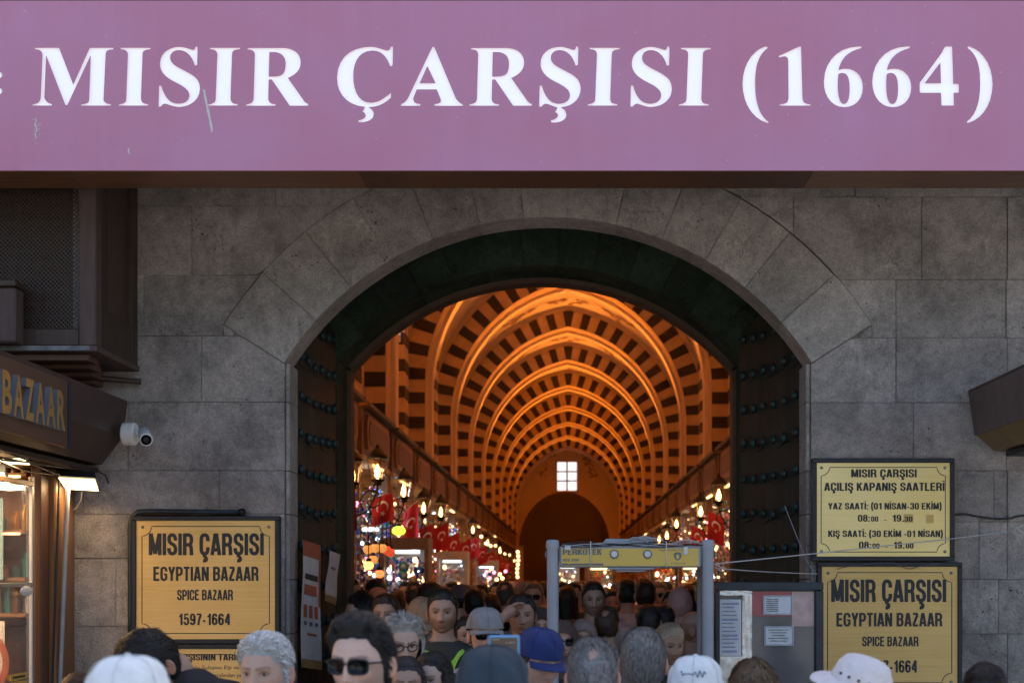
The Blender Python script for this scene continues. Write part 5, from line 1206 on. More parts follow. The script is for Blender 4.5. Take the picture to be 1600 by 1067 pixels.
# inside: end wall, shelves with jars, warm strips
part('inner_wall', M['wood_shop'], lambda b: b.box(-5.2, -3.21, 8.84, 8.848, 0, 3.0), t)
part('inner_wall', M['wood_shop'], lambda b: b.box(-5.2, -5.1, 4.5, 8.83, 0, 3.0), t)
part('ceiling_board', M['soffit_pale'], lambda b: b.box(-5.2, -3.21, 4.5, 8.83, 2.62, 2.66), t)
part('lower_panel', M['wood_red'], lambda b: b.box(-3.36, -3.215, 8.72, 8.83, 0.0, PZ(925,8.75)), t)
for pz in (745, 832, 905, 960):
    z = PZ(pz, 8.7); part('shelf', M['wood_shop'], lambda b: b.bbox(-5.0, -3.24, 8.5, 8.835, z-.012, z+.012, .003), t)
    part('light_strip', M['strip_glow'], lambda b: b.box(-4.3, -3.27, 8.475, 8.49, z-.02, z-.006), t) if pz in (745, 832) else None
    q = MB(); r = random.Random(pz)
    for j in range(26):
        x = -3.30-j*.062; h_ = r.uniform(.07,.19); rr = r.uniform(.018,.028); q.lathe((x, 8.6+r.uniform(0,.1), z+.013), [(rr,0),(rr,h_*.7),(rr*.5,h_*.85),(rr*.6,h_)], 8, r.randrange(5))
    tag(q.build('jars', [goods_cols['amber'],goods_cols['gold'],goods_cols['white'],goods_cols['brown'],goods_cols['teal']], t, smooth='angle'), kind='stuff')
part('blue_reflection', mat('reflection_blue', (.30,.52,.66), .5, var=.1), lambda b: b.box(-3.62, -3.36, 8.455, 8.462, PZ(905,8.46), PZ(778,8.46)), t)  # blue reflection in the glass, painted as a flat panel
wp = part('white_poster', M['white'], lambda b: b.box(-3.70, -3.345, 8.44, 8.447, PZ(1180,8.44), PZ(970,8.44)), t)
q = MB(); cx, cz = -3.42-.05, PZ(1035,8.44)
pa = [(cx+.155*math.cos(a*.2618), cz+.19*math.sin(a*.2618)) for a in range(25)]; pb_ = [(cx+.115*math.cos(a*.2618), cz+.145*math.sin(a*.2618)) for a in range(25)]
q.strip_y(pb_, pa, 8.434, 8.4385); q.build('red_ring', M['poster_red'], wp)
for i in range(2):
    z = PZ(1053+13*i, 8.3); st = part('yellow_sticker', M['yellow'], lambda b: b.box(gx+.009, gx+.011, 7.98, 8.22, z-.018, z+.018), t)
    part('sticker_print', M['ink'], lambda b: b.box(gx+.0115, gx+.012, 8.01, 8.19, z-.006, z+.005), st)
il = bpy.data.lights.new('added_shop_light', 'AREA'); il.shape = 'RECTANGLE'; il.size = .6; il.size_y = 2.5; il.energy = 45; il.color = (1, .62, .30)  # unseen light added to brighten the shop interior
part('added_light_panel', M['strip_glow'], lambda b: b.box(-3.9, -3.7, 6.5, 8.0, 2.59, 2.615), t)
io = bpy.data.objects.new('lamp', il); link(io, t); io.location = Vector((-3.8, 7.3, 2.57))-wloc(t)
# LED floodlights under the eave
ledL = bpy.data.lights.new('led_floodlight', 'AREA'); ledL.shape = 'RECTANGLE'; ledL.size = .2; ledL.size_y = .08; ledL.energy = 1.0; ledL.color = (1, .62, .28)
def led(label, quad, D0, D1, i):
    tl, tr, br, bl = [P(x, y, D) for (x, y), D in zip(quad, (D1, D1, D0, D0))]
    c = (tl+tr+br+bl)/4; f = thing('led_floodlight', label, 'floodlight', tuple(c), 'led floodlights under the left eave')
    n = (tr-tl).cross(bl-tl).normalized()
    if n.z > 0: n = -n
    q = MB(); q.add([tl,tr,br,bl], [(0,1,2,3)]); q.build('lit_face', M['flood_glow'], f)
    k = 1.12; o = [c+(p-c)*k - n*.006 for p in (tl,tr,br,bl)]; o2 = [c+(p-c)*.9 - n*.05 for p in (tl,tr,br,bl)]
    q = MB(); q.add(o+o2, [(0,1,2,3),(7,6,5,4),(0,4,5,1),(1,5,6,2),(2,6,7,3),(3,7,4,0)]); q.build('housing', M['black'], f)
    q = MB(); q.tube([c-n*.05, c-n*.05+Vector((0,.03,.08))], .01, 6); q.build('mount', M['iron'], f)
    lo = bpy.data.objects.new('lamp', ledL); link(lo, f); lo.location = n*.02; lo.rotation_euler = (-n).to_track_quat('Z','Y').to_euler()
led('glowing led floodlight hanging by the wall under the brown fascia', [(91,746),(148,749),(154,767),(103,764)], 8.66, 8.46, 0)
led('glowing led floodlight at the far left edge under the fascia', [(-30,708),(36,711),(47,726),(-20,723)], 7.95, 7.75, 1)
led('lower small glowing led light cut by the left picture edge', [(-35,735),(6,738),(14,760),(-30,757)], 8.1, 7.92, 2)

# ---- security camera
t = thing('security_camera', 'white bullet security camera mounted on the brown fascia corner', 'camera', tuple(P(205,678,8.7)))
c = P(205,678,8.7)
part('mount_box', M['white'], lambda b: b.lathe((c.x-.045,c.y,c.z), [(.052,-.01),(.069,0),(.071,.01),(.071,.038),(.068,.040),(.071,.043),(.071,.066),(.062,.078),(.02,.080)], 24, axis='x'), t, smooth='angle')
part('arm', M['white'], lambda b: b.tube([(c.x+.03,c.y,c.z+.01),(c.x+.055,c.y-.02,c.z+.005),(c.x+.075,c.y-.04,c.z-.005)], .02, 10), t, smooth=True)
e = P(225,676,8.6); e2 = P(228.5,687,8.42)
body = part('camera_body', M['white'], lambda b: b.tube([e+Vector((0,.03,0)), e, e+(e2-e)*.5, e2+(e-e2)*.06, e2], [.030,.036,.038,.040,.037], 20), t, smooth='angle')
d = (e2-e).normalized(); part('lens_ring', M['lens'], lambda b: b.tube([e2+d*.0005, e2+d*.004], .031, 20), body, smooth='angle')
part('lens', M['black'], lambda b: b.tube([e2+d*.0042, e2+d*.008], [.017,.012], 16), body, smooth=True)
part('bolt', M['screw'], lambda b: b.ell(P(229,671,8.52)+Vector((0,-.0,.0)), .006, 8, 6), body)

# ---- right fascia
RXF = 2.48
t = thing('shop_fascia', 'brown sheet metal awning box with brass underside on the right edge', 'awning', (RXF+.3, 7, PZ(705,DW)))
part('front_panel', M['awning'], lambda b: b.prism_y([(RXF, PZ(615,DW)), (RXF+.04, PZ(681,DW)), (RXF+.055, PZ(681,DW)+.0), (RXF+.02, PZ(615,DW)), ], 4, DW-.03), t)
part('underside', M['gold_under'], lambda b: b.prism_y([(RXF+.056, PZ(681,DW)), (RXF+.16, PZ(705,DW)), (RXF+.7, PZ(705,DW)), (RXF+.7, PZ(703,DW)), (RXF+.16, PZ(703,DW)), (RXF+.06, PZ(680,DW))], 4, DW-.031), t)
part('end_plate', M['wood'], lambda b: b.prism_y([(RXF+.022, PZ(615.5,DW)), (RXF+.057, PZ(680,DW)), (RXF+.16, PZ(702,DW)), (RXF+.7, PZ(702,DW)), (RXF+.7, PZ(615.5,DW))], DW-.06, DW-.032), t)
part('top_panel', M['brown_panel'], lambda b: b.box(RXF+.0, RXF+.7, 4, DW-.03, PZ(614.5,DW), PZ(611,DW)), t)
part('lamp_box', M['black'], lambda b: b.bbox(RXF+.21, RXF+.5, 8.3, 8.75, PZ(715,DW), PZ(706,DW), .005), t)

# ================================================================== METAL DETECTOR GATE
DD = 7.4
t = thing('metal_detector_gate', 'grey walk-through metal detector with yellow top panel in the gateway', 'metal detector', (PX(985,DD), DD, 0))
def gp(px0, px1, py0, py1): return PX(px0,DD), PX(px1,DD), PZ(py1,DD), PZ(py0,DD)
for px in (863.5, 1106):
    x = PX(px, DD)
    col = part('column', M['grey_frame'], lambda b: (b.tube([(x,DD,0),(x,DD,PZ(852,DD))], .030, 20), b.tube([(x,DD+.30,0),(x,DD+.30,PZ(852,DD))], .030, 16)), t, smooth='angle')
    part('column_cap', M['grey_frame'], lambda b: b.lathe((x,DD,PZ(857,DD)), [(.034,0),(.035,.02),(.033,.04),(.026,.046),(.004,.048)], 20), col, smooth='angle')
    part('side_panel', M['grey_frame'], lambda b: b.box(x-.014, x+.014, DD+.03, DD+.27, .05, PZ(862,DD)), t)
    part('sensor_strip', M['grey_dark'], lambda b: b.box(x-.006+(.022 if px < 900 else -.022), x+.006+(.022 if px < 900 else -.022), DD+.031, DD+.05, .1, PZ(890,DD)), t)
    part('foot', M['grey_dark'], lambda b: b.bbox(x-.07, x+.07, DD-.1, DD+.4, 0.001, .03, .005), t)
    part('knob', M['grey_dark'], lambda b: b.ell((x+(-.033 if px < 900 else .033), DD-.0, PZ(866,DD)), (.008,.01,.02), 8, 6), t)
x0, x1, z0, z1 = gp(874, 1096, 853, 886)
hd = part('header_box', M['grey_frame'], lambda b: b.bbox(x0, x1, DD-.012, DD+.30, z0, z1, .008), t)
x0, x1, z0, z1 = gp(877.5, 1091, 856.5, 884)
yp = part('yellow_panel', M['yellow'], lambda b: b.box(x0, x1, DD-.0145, DD-.0125, z0, z1), t)
def dtext(body, a, b_, ct, cb, m=M['ink_soft'], off=.01):
    q = MB(); text_px(q, body, a, b_, ct, cb, DD, off); q.v = [(v[0], v[1]-.0155, v[2]) for v in q.v]; q.build('lettering', m, yp, normals=False)
dtext('PERKOTEK', 879.5, 940, 857.5, 866.5, M['grey_dark'], .02); dtext('SEC 250', 879.5, 904, 872.5, 876.5, M['grey_dark'], .02)
dtext('Program and Walk Through', 1029, 1072, 858, 860.5, M['ink_soft'], 0); dtext('% 100 Security', 1048, 1071, 878.5, 881, M['ink_soft'], 0)
part('printed_bar', M['grey_dark'], lambda b: b.add([(PX(a,DD), DD-.0155, PZ(c_2,DD)) for a, c_2 in ((878,883),(942.5,883),(942.5,880),(891,880),(889,882),(888,880),(878,880))], [tuple(range(7))]), yp)
# shield emblem
q = MB(); sh_o = [(1052.5,864),(1055,863),(1058.5,862.3),(1062,863),(1064.5,864),(1064.5,869),(1062.5,873),(1058.5,875.8),(1054.5,873),(1052.5,869)]
q.add([(PX(a,DD), DD-.0155, PZ(b_,DD)) for a, b_ in sh_o], [tuple(range(10))]); em = q.build('shield_emblem', M['grey_dark'], yp)
q = MB(); q.add([(PX(a,DD), DD-.0162, PZ(b_,DD)) for a, b_ in [(1058.5,865),(1060.8,867.5),(1060.8,870.5),(1059.8,873),(1057.3,873),(1056.2,870.5),(1056.2,867.5)]], [tuple(range(7))]); q.build('emblem_flame', M['yellow'], em)
for px in (959.5, 1011.5):
    c = P(px, 865.5, DD)
    w_ = part('wheel_dial', M['grey_dark'], lambda b: b.lathe((c.x, DD-.015, c.z), [(.0235,0),(.0235,.004),(.019,.006),(.002,.006)], 24, axis='y'), yp, smooth='angle')
    part('dial_face', M['white_dirty'], lambda b: b.lathe((c.x, DD-.0213, c.z), [(.017,0),(.015,.003),(.002,.004)], 20, axis='y'), w_, smooth='angle')
for px, py, ww in ((887,856,9),(1071,857,7)):
    part('label_tag', M['white_dirty'], lambda b: b.bbox(PX(px-ww/2,DD), PX(px+ww/2,DD), DD-.022, DD-.019, PZ(py+(9 if px > 900 else 3),DD), PZ(py-3,DD), .001), t)
for px in (923, 1041): part('cord_loop', M['white_dirty'], lambda b: b.tube([P(px,845,DD-.02), P(px,870,DD-.022), P(px,886,DD-.02), P(px,888,DD+.1)], .0024, 6), t, smooth=True)
# lower ledge strips
x0, x1, z0, z1 = gp(950, 1022, 886.5, 889.5); part('lower_trim', M['grey_frame'], lambda b: b.bbox(x0, x1, DD-.01, DD+.2, z0, z1, .002), t)
x0, x1, z0, z1 = gp(962, 1008, 890, 893); part('lower_trim', M['grey_frame'], lambda b: b.bbox(x0, x1, DD-.0, DD+.15, z0, z1, .002), t)
# coiled cables on the header
part('adapter_box', M['grey_frame'], lambda b: b.bbox(PX(944,DD), PX(1020,DD), DD+.04, DD+.16, PZ(851.5,DD), PZ(841,DD), .012), t)
r = random.Random(4)
for i in range(4):
    cx, cz = 995+i*6, 846; pts = []
    for j in range(30):
        a = j/29*2*math.pi*1.2+i; pts.append(P(cx+(17+2*i)*math.cos(a), cz+(5.5+i*.6)*math.sin(a)+1.5*math.sin(j), DD+.02+.012*i))
    part('cable_coil', M['cable_grey'], lambda b: b.tube(pts, .0032, 6), t, smooth=True)
for i in range(5):
    pts = [P(878+j*17, 853-1.1*i+2.2*math.sin(j*.9+i*2.3), DD-.018+.01*i) for j in range(14)]; part('cable_run', M['cable_grey'] if i % 2 else M['cable_black'], lambda b: b.tube(pts, .0028, 6), t, smooth=True)
part('cable_run', M['cable_grey'], lambda b: b.tube([P(1050,849,DD),P(1062,845,DD),P(1075,843,DD),P(1090,847,DD),P(1098,852,DD)], .0045, 6), t, smooth=True)
part('cable_run', M['cable_grey'], lambda b: b.tube([P(1113,880,DD),P(1120,882,DD),P(1126,886,DD),P(1132,891,DD),P(1128,893,DD),P(1122,889,DD)], .004, 6), t, smooth=True)

# ================================================================== NOTICE BOARD
ND = 7.9
t = thing('notice_board', 'dark framed notice board with taped papers standing right of the detector', 'notice board', (PX(1200,ND), ND, 0))
x0, x1, z0, z1 = PX(1117,ND), PX(1286,ND), .75, PZ(909,ND); fw_ = .046
part('frame_bar', M['navy'], lambda b: b.bbox(x0, x1, ND-.02, ND+.03, z1-fw_, z1, .005), t)
part('frame_bar', M['navy'], lambda b: b.bbox(x0, x1, ND-.02, ND+.03, z0, z0+fw_, .005), t)
part('frame_bar', M['navy'], lambda b: b.bbox(x0, x0+.026, ND-.02, ND+.03, z0+fw_+.001, z1-fw_-.001, .005), t)
part('frame_bar', M['navy'], lambda b: b.bbox(x1-fw_, x1, ND-.02, ND+.03, z0+fw_+.001, z1-fw_-.001, .005), t)
for xx in (x0+.03, x1-.07): part('leg', M['navy'], lambda b: b.bbox(xx, xx+.04, ND-.01, ND+.03, 0, z0-.001, .004), t)
bd_m = mat('board_grey', (.13,.135,.15), .12, .1, var=.25, scale=3)
part('board', bd_m, lambda b: b.box(x0+.026, x1-fw_+.0, ND+.008, ND+.02, z0+.04, z1-fw_+.002), t)
def bs(name, px0, px1, py0, py1, m, off, parent=t):
    q = MB(); nx, nz = 6, 6; vs = [(PX(px0+(px1-px0)*i/nx, ND), ND+.008-off-.002*math.sin(i*1.9+j*1.3+px0), PZ(py1+(py0-py1)*j/nz, ND)) for j in range(nz+1) for i in range(nx+1)]
    q.add(vs, [(j*(nx+1)+i, j*(nx+1)+i+1, (j+1)*(nx+1)+i+1, (j+1)*(nx+1)+i) for j in range(nz) for i in range(nx)]); return q.build(name, m, parent, smooth=True)
bs('red_sheet', 1172, 1236, 924, 962, mat('faded_red_sheet', (.42,.10,.12), .4, var=.25, scale=6), .004)
bs('foil_strip', 1160, 1175, 924, 1080, M['foil'], .006); bs('foil_strip', 1124, 1160, 1025, 1085, M['foil'], .009); bs('foil_strip', 1123, 1175, 922, 930, M['foil'], .012)
bs('foil_strip', 1237, 1272, 924, 978, mat('torn_pinkish_film', (.50,.36,.34), .45, var=.35, scale=12), .0055)
p1 = bs('paper_sheet', 1124.5, 1158, 936, 1024, M['paper'], .010)
for i in range(13):
    yy = 941+i*6.2; bs('print_line', 1128, 1154-(i*7%9), yy, yy+(2.2 if i % 4 else 3.4), M['paper_blue'], .0125, p1)
for k, (a, b_, c, d) in enumerate(((1192,1238,930,960),(1194,1240,978,1008))):
    p = bs('paper_sheet', a, b_, c, d, M['paper'], .010)
    bs('print_border', a+1, b_-1, c+.8, c+1.6, M['paper_blue'], .0125, p); bs('print_border', a+1, b_-1, d-1.8, d-1, M['paper_blue'], .0125, p)
    bs('print_border', a+1, a+1.9, c+1.6, d-1.8, M['paper_blue'], .0125, p); bs('print_border', b_-1.9, b_-1, c+1.6, d-1.8, M['paper_blue'], .0125, p)
    for i in range(7 if k == 0 else 5):
        yy = c+5+i*(3.1 if k == 0 else 4.3); bs('print_line', a+(5 if k == 0 else 6+i%3*3), a+(24 if k == 0 else 38-i%3*3), yy, yy+1.1, M['ink_soft'], .0125, p)
# ================================================================== PEOPLE
def sst(x): x = np.clip(x, 0, 1); return x*x*(3-2*x)
def head_surface(nth, nph, p):
    """returns verts of a head grid; front is -Y, centre at ear level"""
    u = np.arange(nth)/nth*2*np.pi
    th = u + .32*np.sin(u)*-1*0            # even azimuth
    th = u - .35*np.sin(u)                 # denser around the face (theta=0)
    ph = np.linspace(-np.pi/2, np.pi/2, nph+2)[1:-1]
    TH, PH = np.meshgrid(th, ph)
    sx = np.sin(TH)*np.cos(PH); sy = -np.cos(TH)*np.cos(PH); sz = np.sin(PH)
    return displace(sx, sy, sz, p)
def g2(x, z, cx, cz, sx, sz): return np.exp(-((x-cx)/sx)**2-((z-cz)/sz)**2)
def displace(sx, sy, sz, p):
    a, b, c = p.get('a', .076), p.get('b', .094), p.get('c', .116)
    ex = .80
    X = a*np.sign(sx)*np.abs(sx)**ex; Y = b*np.sign(sy)*np.abs(sy)**.9; Z = c*np.sign(sz)*np.abs(sz)**.95
    t = np.clip(-Z/c, 0, 1); fr = np.clip(-sy, 0, 1)
    X = X*(1-(p.get('jaw', .26))*t**1.6); 
    back = np.clip(sy, 0, 1); Y = np.where(sy > 0, Y*(1-.42*t**1.2), Y*(1-.10*t))
    Y = np.where((sy > 0), Y*1.06, Y)
    front = sst(fr*2.2)
    ax = np.abs(X)
    d = np.zeros_like(X)                                    # forward displacement
    d -= .0105*g2(ax, Z, .031, .003, .017, .0125)
    d += .0055*g2(ax, Z, .028, .023, .024, .008)            # brow ridge
    d -= .003*g2(ax, Z, .055, .0, .014, .03)
    ns = p.get('nose', 1.25)
    nz_ = np.clip((.012-Z)/.050, 0, 1)
    d += ns*np.exp(-(X/(.0085+.004*nz_))**2)*(.004+.017*nz_)*np.where(Z > -.040, 1, np.exp(-((Z+.040)/.0065)**2))*np.where(Z < .014, 1, np.exp(-((Z-.014)/.012)**2))
    d += .0065*ns*g2(ax, Z, .0135, -.037, .0065, .008)
    d += .003*g2(ax, Z, .045, -.022, .018, .016)             # cheekbones
    d -= .0035*g2(ax, Z, .045, -.060, .014, .02)
    d += .0052*g2(X, Z, 0, -.0605, .021, .0052)*1.0          # upper lip
    d += .0058*g2(X, Z, 0, -.0725, .018, .0056)
    d -= .0030*g2(X, Z, 0, -.0665, .024, .0018)
    d -= .0022*g2(X, Z, 0, -.052, .006, .008)                # philtrum
    d -= .0040*g2(X, Z, 0, -.083, .02, .006)
    d += .0080*g2(X, Z, 0, -.099, .021, .013)*p.get('chin', 1)
    d += .0025*g2(X, Z, 0, .045, .04, .03)
    Y = Y - d*front
    return X, Y, Z
def pigment_shade(X, Y, Z, sy, p):
    n = X.shape; col = np.ones(n+(3,)); ax = np.abs(X); fr = (sy < -.15)
    def mix(mask, c):
        nonlocal col
        m = np.clip(mask, 0, 1)[..., None]; col = col*(1-m)+np.array(c)*m
    mix(.35*g2(ax, Z, .048, -.028, .02, .018)*fr, (1.0,.78,.72)); mix(.4*g2(X, Z, 0, -.036, .012, .012)*fr, (1,.74,.66))
    lip = (g2(X, Z, 0, -.0665, .0225, .0095) > .42)*fr; mix(lip*.75, p.get('lip', (.80,.45,.42)))
    mix(.9*g2(X, Z, 0, -.0665, .022, .0013)*fr, (.28,.14,.12))
    bw = p.get('brow', (.10,.07,.055)); bz = .0222 + .17*(ax-.012) - 22*np.clip(ax-.036, 0, 1)**2
    brow = np.exp(-((Z-bz)/(.0046-.035*np.clip(ax-.02,0,1)))**4)*(ax > .009)*(ax < .052)*fr; mix(brow*p.get('browk', .7), bw)
    mix(.55*g2(ax, Z, .030, .002, .019, .012)*fr, (.50,.36,.33)); mix(.9*np.exp(-((Z-.0098+10*(ax-.031)**2)/.0018)**2)*(ax>.016)*(ax<.047)*fr, (.12,.08,.07))         # eye-socket shading painted into the colour; dark upper lid lines
    mix(.7*g2(ax, Z, .006, -.0435, .0035, .0025)*fr, (.2,.1,.09))          # shade of the nostrils painted as dark spots
    if p.get('beard', 0):
        m = sst((-.030-Z+ .55*(ax-.035))/.02)*fr*(1-g2(X, Z, 0, -.0665, .022, .009)); m = np.maximum(m, (np.exp(-((Z+.054)/.006)**2)*(ax < .03)*fr))
        m = np.maximum(m, (ax > .058)*(Z < .01)*(sy < .1)*.9*(Z > -.09))
        mix(m*p['beard'], p.get('beardc', (.16,.13,.12)))
    if p.get('bald') == 1: mix(.45*(Y > 0)*(Z > .02), (.45,.42,.42))
    if p.get('scalp') is not None:
        m = sst((hairmask(X, Y, Z, p)+.006)/.012); mix(m*.85, p['scalp'])
    return col
def hairmask(X, Y, Z, p):
    """positive where hair grows (metres from the hairline)"""
    hl = p.get('hairline', .079) + .0015*np.sin(X*190)+.0035*np.sin(X*41+1.3)
    t = np.clip((Y+.085)/.12, 0, 1)                     # 0 at forehead, 1 behind the ear
    side = hl + (np.abs(X) > .04)*-.0
    # height of the hairline as a function of how far back we are
    zl = np.where(t < .33, hl - 1.2*np.clip(np.abs(X)-.045, 0, 1), 0)
    zl = np.where((t >= .33) & (t < .62), hl-.025 - (t-.33)/.29*(hl+.015), zl)
    zl = np.where(t >= .62, -.035 - (t-.62)/.38*p.get('nape', .04), zl)
    m = Z - zl
    if p.get('bald'):                                   # bare crown
        m = np.minimum(m, (np.sqrt(X**2+(Y-.070)**2+(Z-.088)**2)-.036-.004*np.sin(X*160)-.003*np.sin(Z*210))*.8) if p['bald'] < 2 else np.minimum(m, .045-Z)
    return m
def grid_faces(n, m):
    f = []
    for i in range(m-1):
        for j in range(n): f.append((i*n+j, i*n+(j+1)%n, (i+1)*n+(j+1)%n, (i+1)*n+j))
    return f
def pnoise(X, Y, Z, sc, seed=0):
    out = np.empty(X.size); xs, ys_, zs = X.ravel()*sc+seed*7.3, Y.ravel()*sc+seed*3.1, Z.ravel()*sc
    for i in range(X.size): out[i] = noise.noise((xs[i], ys_[i], zs[i]))
    return out.reshape(X.shape)

HC = 1.633      # height of the head centre on the reference body (1.75 m tall)
PIV = np.array([0, .015, HC-.085])
def rotm(pitch, yaw, roll=0):
    return np.array(Euler((pitch, roll, yaw), 'XYZ').to_matrix())
DROP = np.zeros(3)
def xf(V, Rm): return (np.asarray(V)-PIV) @ Rm.T + PIV + DROP

# --- body template (neck down), grown as one skin, then arms posed
def remeshed(mb, vox, smooth_it=2):
    me = bpy.data.meshes.new('tmp'); me.from_pydata(mb.v, [], mb.f)
    bm = bmesh.new(); bm.from_mesh(me); bmesh.ops.recalc_face_normals(bm, faces=bm.faces); bm.to_mesh(me); bm.free()
    o = bpy.data.objects.new('tmp', me); C.objects.link(o)
    m = o.modifiers.new('r', 'REMESH'); m.mode = 'VOXEL'; m.voxel_size = vox
    s = o.modifiers.new('s', 'SMOOTH'); s.iterations = smooth_it; s.factor = .5
    dg = bpy.context.evaluated_depsgraph_get(); dg.update(); e = o.evaluated_get(dg); r = e.to_mesh()
    V = np.array([v.co[:] for v in r.vertices]); Fc = [tuple(p.vertices) for p in r.polygons]
    e.to_mesh_clear(); bpy.data.objects.remove(o); bpy.data.meshes.remove(me)
    return V, Fc
def ringloft(mb, rings, n=24, ex=.8):
    vs = []; fs = []
    for (z, hx, hy, yo) in rings:
        for j in range(n):
            q = 2*math.pi*j/n; c, s = math.cos(q), math.sin(q)
            vs.append((hx*math.copysign(abs(c)**ex, c), yo+hy*math.copysign(abs(s)**ex, s), z))
    k = len(rings)
    for i in range(k-1):
        for j in range(n): fs.append((i*n+j, i*n+(j+1)%n, (i+1)*n+(j+1)%n, (i+1)*n+j))
    fs.append(tuple(range(n-1,-1,-1))); fs.append(tuple(range((k-1)*n, k*n))); mb.add(vs, fs)
def torso_rings(w, fat, e=0):
    return [(.86-e,.165*fat+e,.11*fat+e,.01),(.95,.170*fat+e,.118*fat+e,.01),(1.06,.155*fat+e,.112*fat+e,.0),(1.18,.158*w+e,.115*fat+e,0),(1.30,.172*w+e,.120*fat+e,.005),
            (1.37,.178*w+e,.112*fat+e,.012),(1.415,.175*w+e,.098+e,.018),(1.445,.145*w+e,.082+e,.02),(1.468,.105*w+e,.070+e,.022),(1.487,.072+e,.062+e,.02)]
ARMS = {'down': [(.195,.015,1.40),(.225,.02,1.27),(.245,.03,1.12),(.25,-.01,1.0),(.25,-.06,.88)],
        'phone': [(.195,.01,1.40),(.235,-.06,1.27),(.25,-.14,1.17),(.17,-.30,1.27),(.09,-.42,1.42)],
        'brow': [(.195,.01,1.41),(.27,-.08,1.36),(.33,-.16,1.36),(.22,-.19,1.50),(.10,-.14,1.63)],
        'look': [(.195,.01,1.40),(.225,-.02,1.27),(.235,-.06,1.14),(.15,-.20,1.12),(.07,-.30,1.18)]}
TPL = {}
def template(kind, armL='down', armR='down'):
    key = (kind, armL, armR)
    if key in TPL: return TPL[key]
    w, fat = {'man': (1.08, 1.0), 'big': (1.16, 1.28), 'woman': (.92, .95)}[kind]
    b = MB(); ringloft(b, torso_rings(w, fat)+[(1.51,.060,.060,.018),(1.555,.056,.058,.014),(1.60,.055,.057,.012)])
    shirt = MB(); ringloft(shirt, torso_rings(w, fat, .014))
    for sd, arm in ((-1, armL), (1, armR)):
        A_ = [(sd*x*w, y, z) for x, y, z in ARMS[arm]]
        b.tube([(sd*.12*w,.018,1.405)]+A_, [.05,.058,.047,.041,.036,.027], 12)
        shirt.tube([(sd*.10*w,.018,1.405), A_[0], A_[1], tuple(Vector(A_[1]).lerp(Vector(A_[2]), .45))], [.06,.072,.068,.071], 14)
        # palm
        wr = Vector(A_[-1]); d = (wr-Vector(A_[-2])).normalized(); b.tube([wr-d*.01, wr+d*.03, wr+d*.085], [.026,.036,.034], 10)
    for sd in (-1, 1):
        b.tube([(sd*.085,.01,.93),(sd*.092,.005,.75),(sd*.095,.0,.50),(sd*.098,.02,.30),(sd*.098,.035,.09),(sd*.098,.03,.04)], [.088,.078,.056,.054,.038,.042], 12)
        b.tube([(sd*.10,.06,.035),(sd*.102,-.02,.04),(sd*.105,-.11,.03),(sd*.107,-.17,.024)], [.035,.04,.038,.022], 10)
    V, Fc = remeshed(b, .015, 2)
    # keep skin that shows: nothing removed, one continuous body
    hb = MB()
    for sd, arm in ((-1, armL), (1, armR)):            # five fingers per hand
        A_ = [Vector((sd*x*w, y, z)) for x, y, z in ARMS[arm]]; wr = A_[-1]; d = (wr-A_[-2]).normalized()
        side = d.cross(Vector((sd,.3,.2))).normalized(); nrm = side.cross(d).normalized()
        for i, (off, ln) in enumerate(((-.026,.062),(-.009,.072),(.009,.068),(.026,.052))):
            p0 = wr+d*.075+side*off; hb.tube([p0, p0+d*ln*.45-nrm*.006, p0+d*ln*.75-nrm*.018, p0+d*ln*.92-nrm*.034], [.0095,.0088,.0078,.0055], 7)
        p0 = wr+d*.025-side*.030; hb.tube([p0, p0+d*.028-side*.020-nrm*.006, p0+d*.055-side*.024-nrm*.016], [.012,.0105,.007], 7)
    Sv, Sf = remeshed(shirt, .013, 3)
    # cloth folds
    n_ = pnoise(Sv[:,0], Sv[:,1], Sv[:,2]*.5, 13, 2); rad = Sv*np.array([1,1,0]); ln = np.linalg.norm(rad, axis=1)[:,None]+1e-6
    Sv = Sv + rad/ln*(n_*.009)[:,None]*(Sv[:,2] < 1.44)[:,None]
    # open the bottom and the neck
    Sf = [f for f in Sf if not all(Sv[i][2] < .862 for i in f) and not all(Sv[i][2] > 1.478 and abs(Sv[i][0]) < .08 for i in f)]
    tr = MB()
    for sd in (-1, 1): tr.tube([(sd*.085,.01,.96),(sd*.094,.008,.75),(sd*.098,.0,.50),(sd*.10,.02,.30),(sd*.10,.03,.07)], [.10,.092,.072,.068,.066], 14)
    ringloft(tr, [(.86,.170*fat,.115*fat,.01),(.93,.172*fat,.118*fat,.01),(1.0,.165*fat,.116*fat,.008)])
    Tv, Tf = remeshed(tr, .018, 1)
    def mesh(nm, V_, F_, m):
        me = bpy.data.meshes.new(nm); me.from_pydata([tuple(v) for v in V_], [], F_); me.materials.append(m); me.polygons.foreach_set('use_smooth', [True]*len(me.polygons)); return me
    TPL[key] = dict(bv=V, bf=Fc, hv=hb, shirt=mesh('shirt', Sv, Sf, M['cloth']), trousers=mesh('trousers', Tv, Tf, M['cloth'])); return TPL[key]

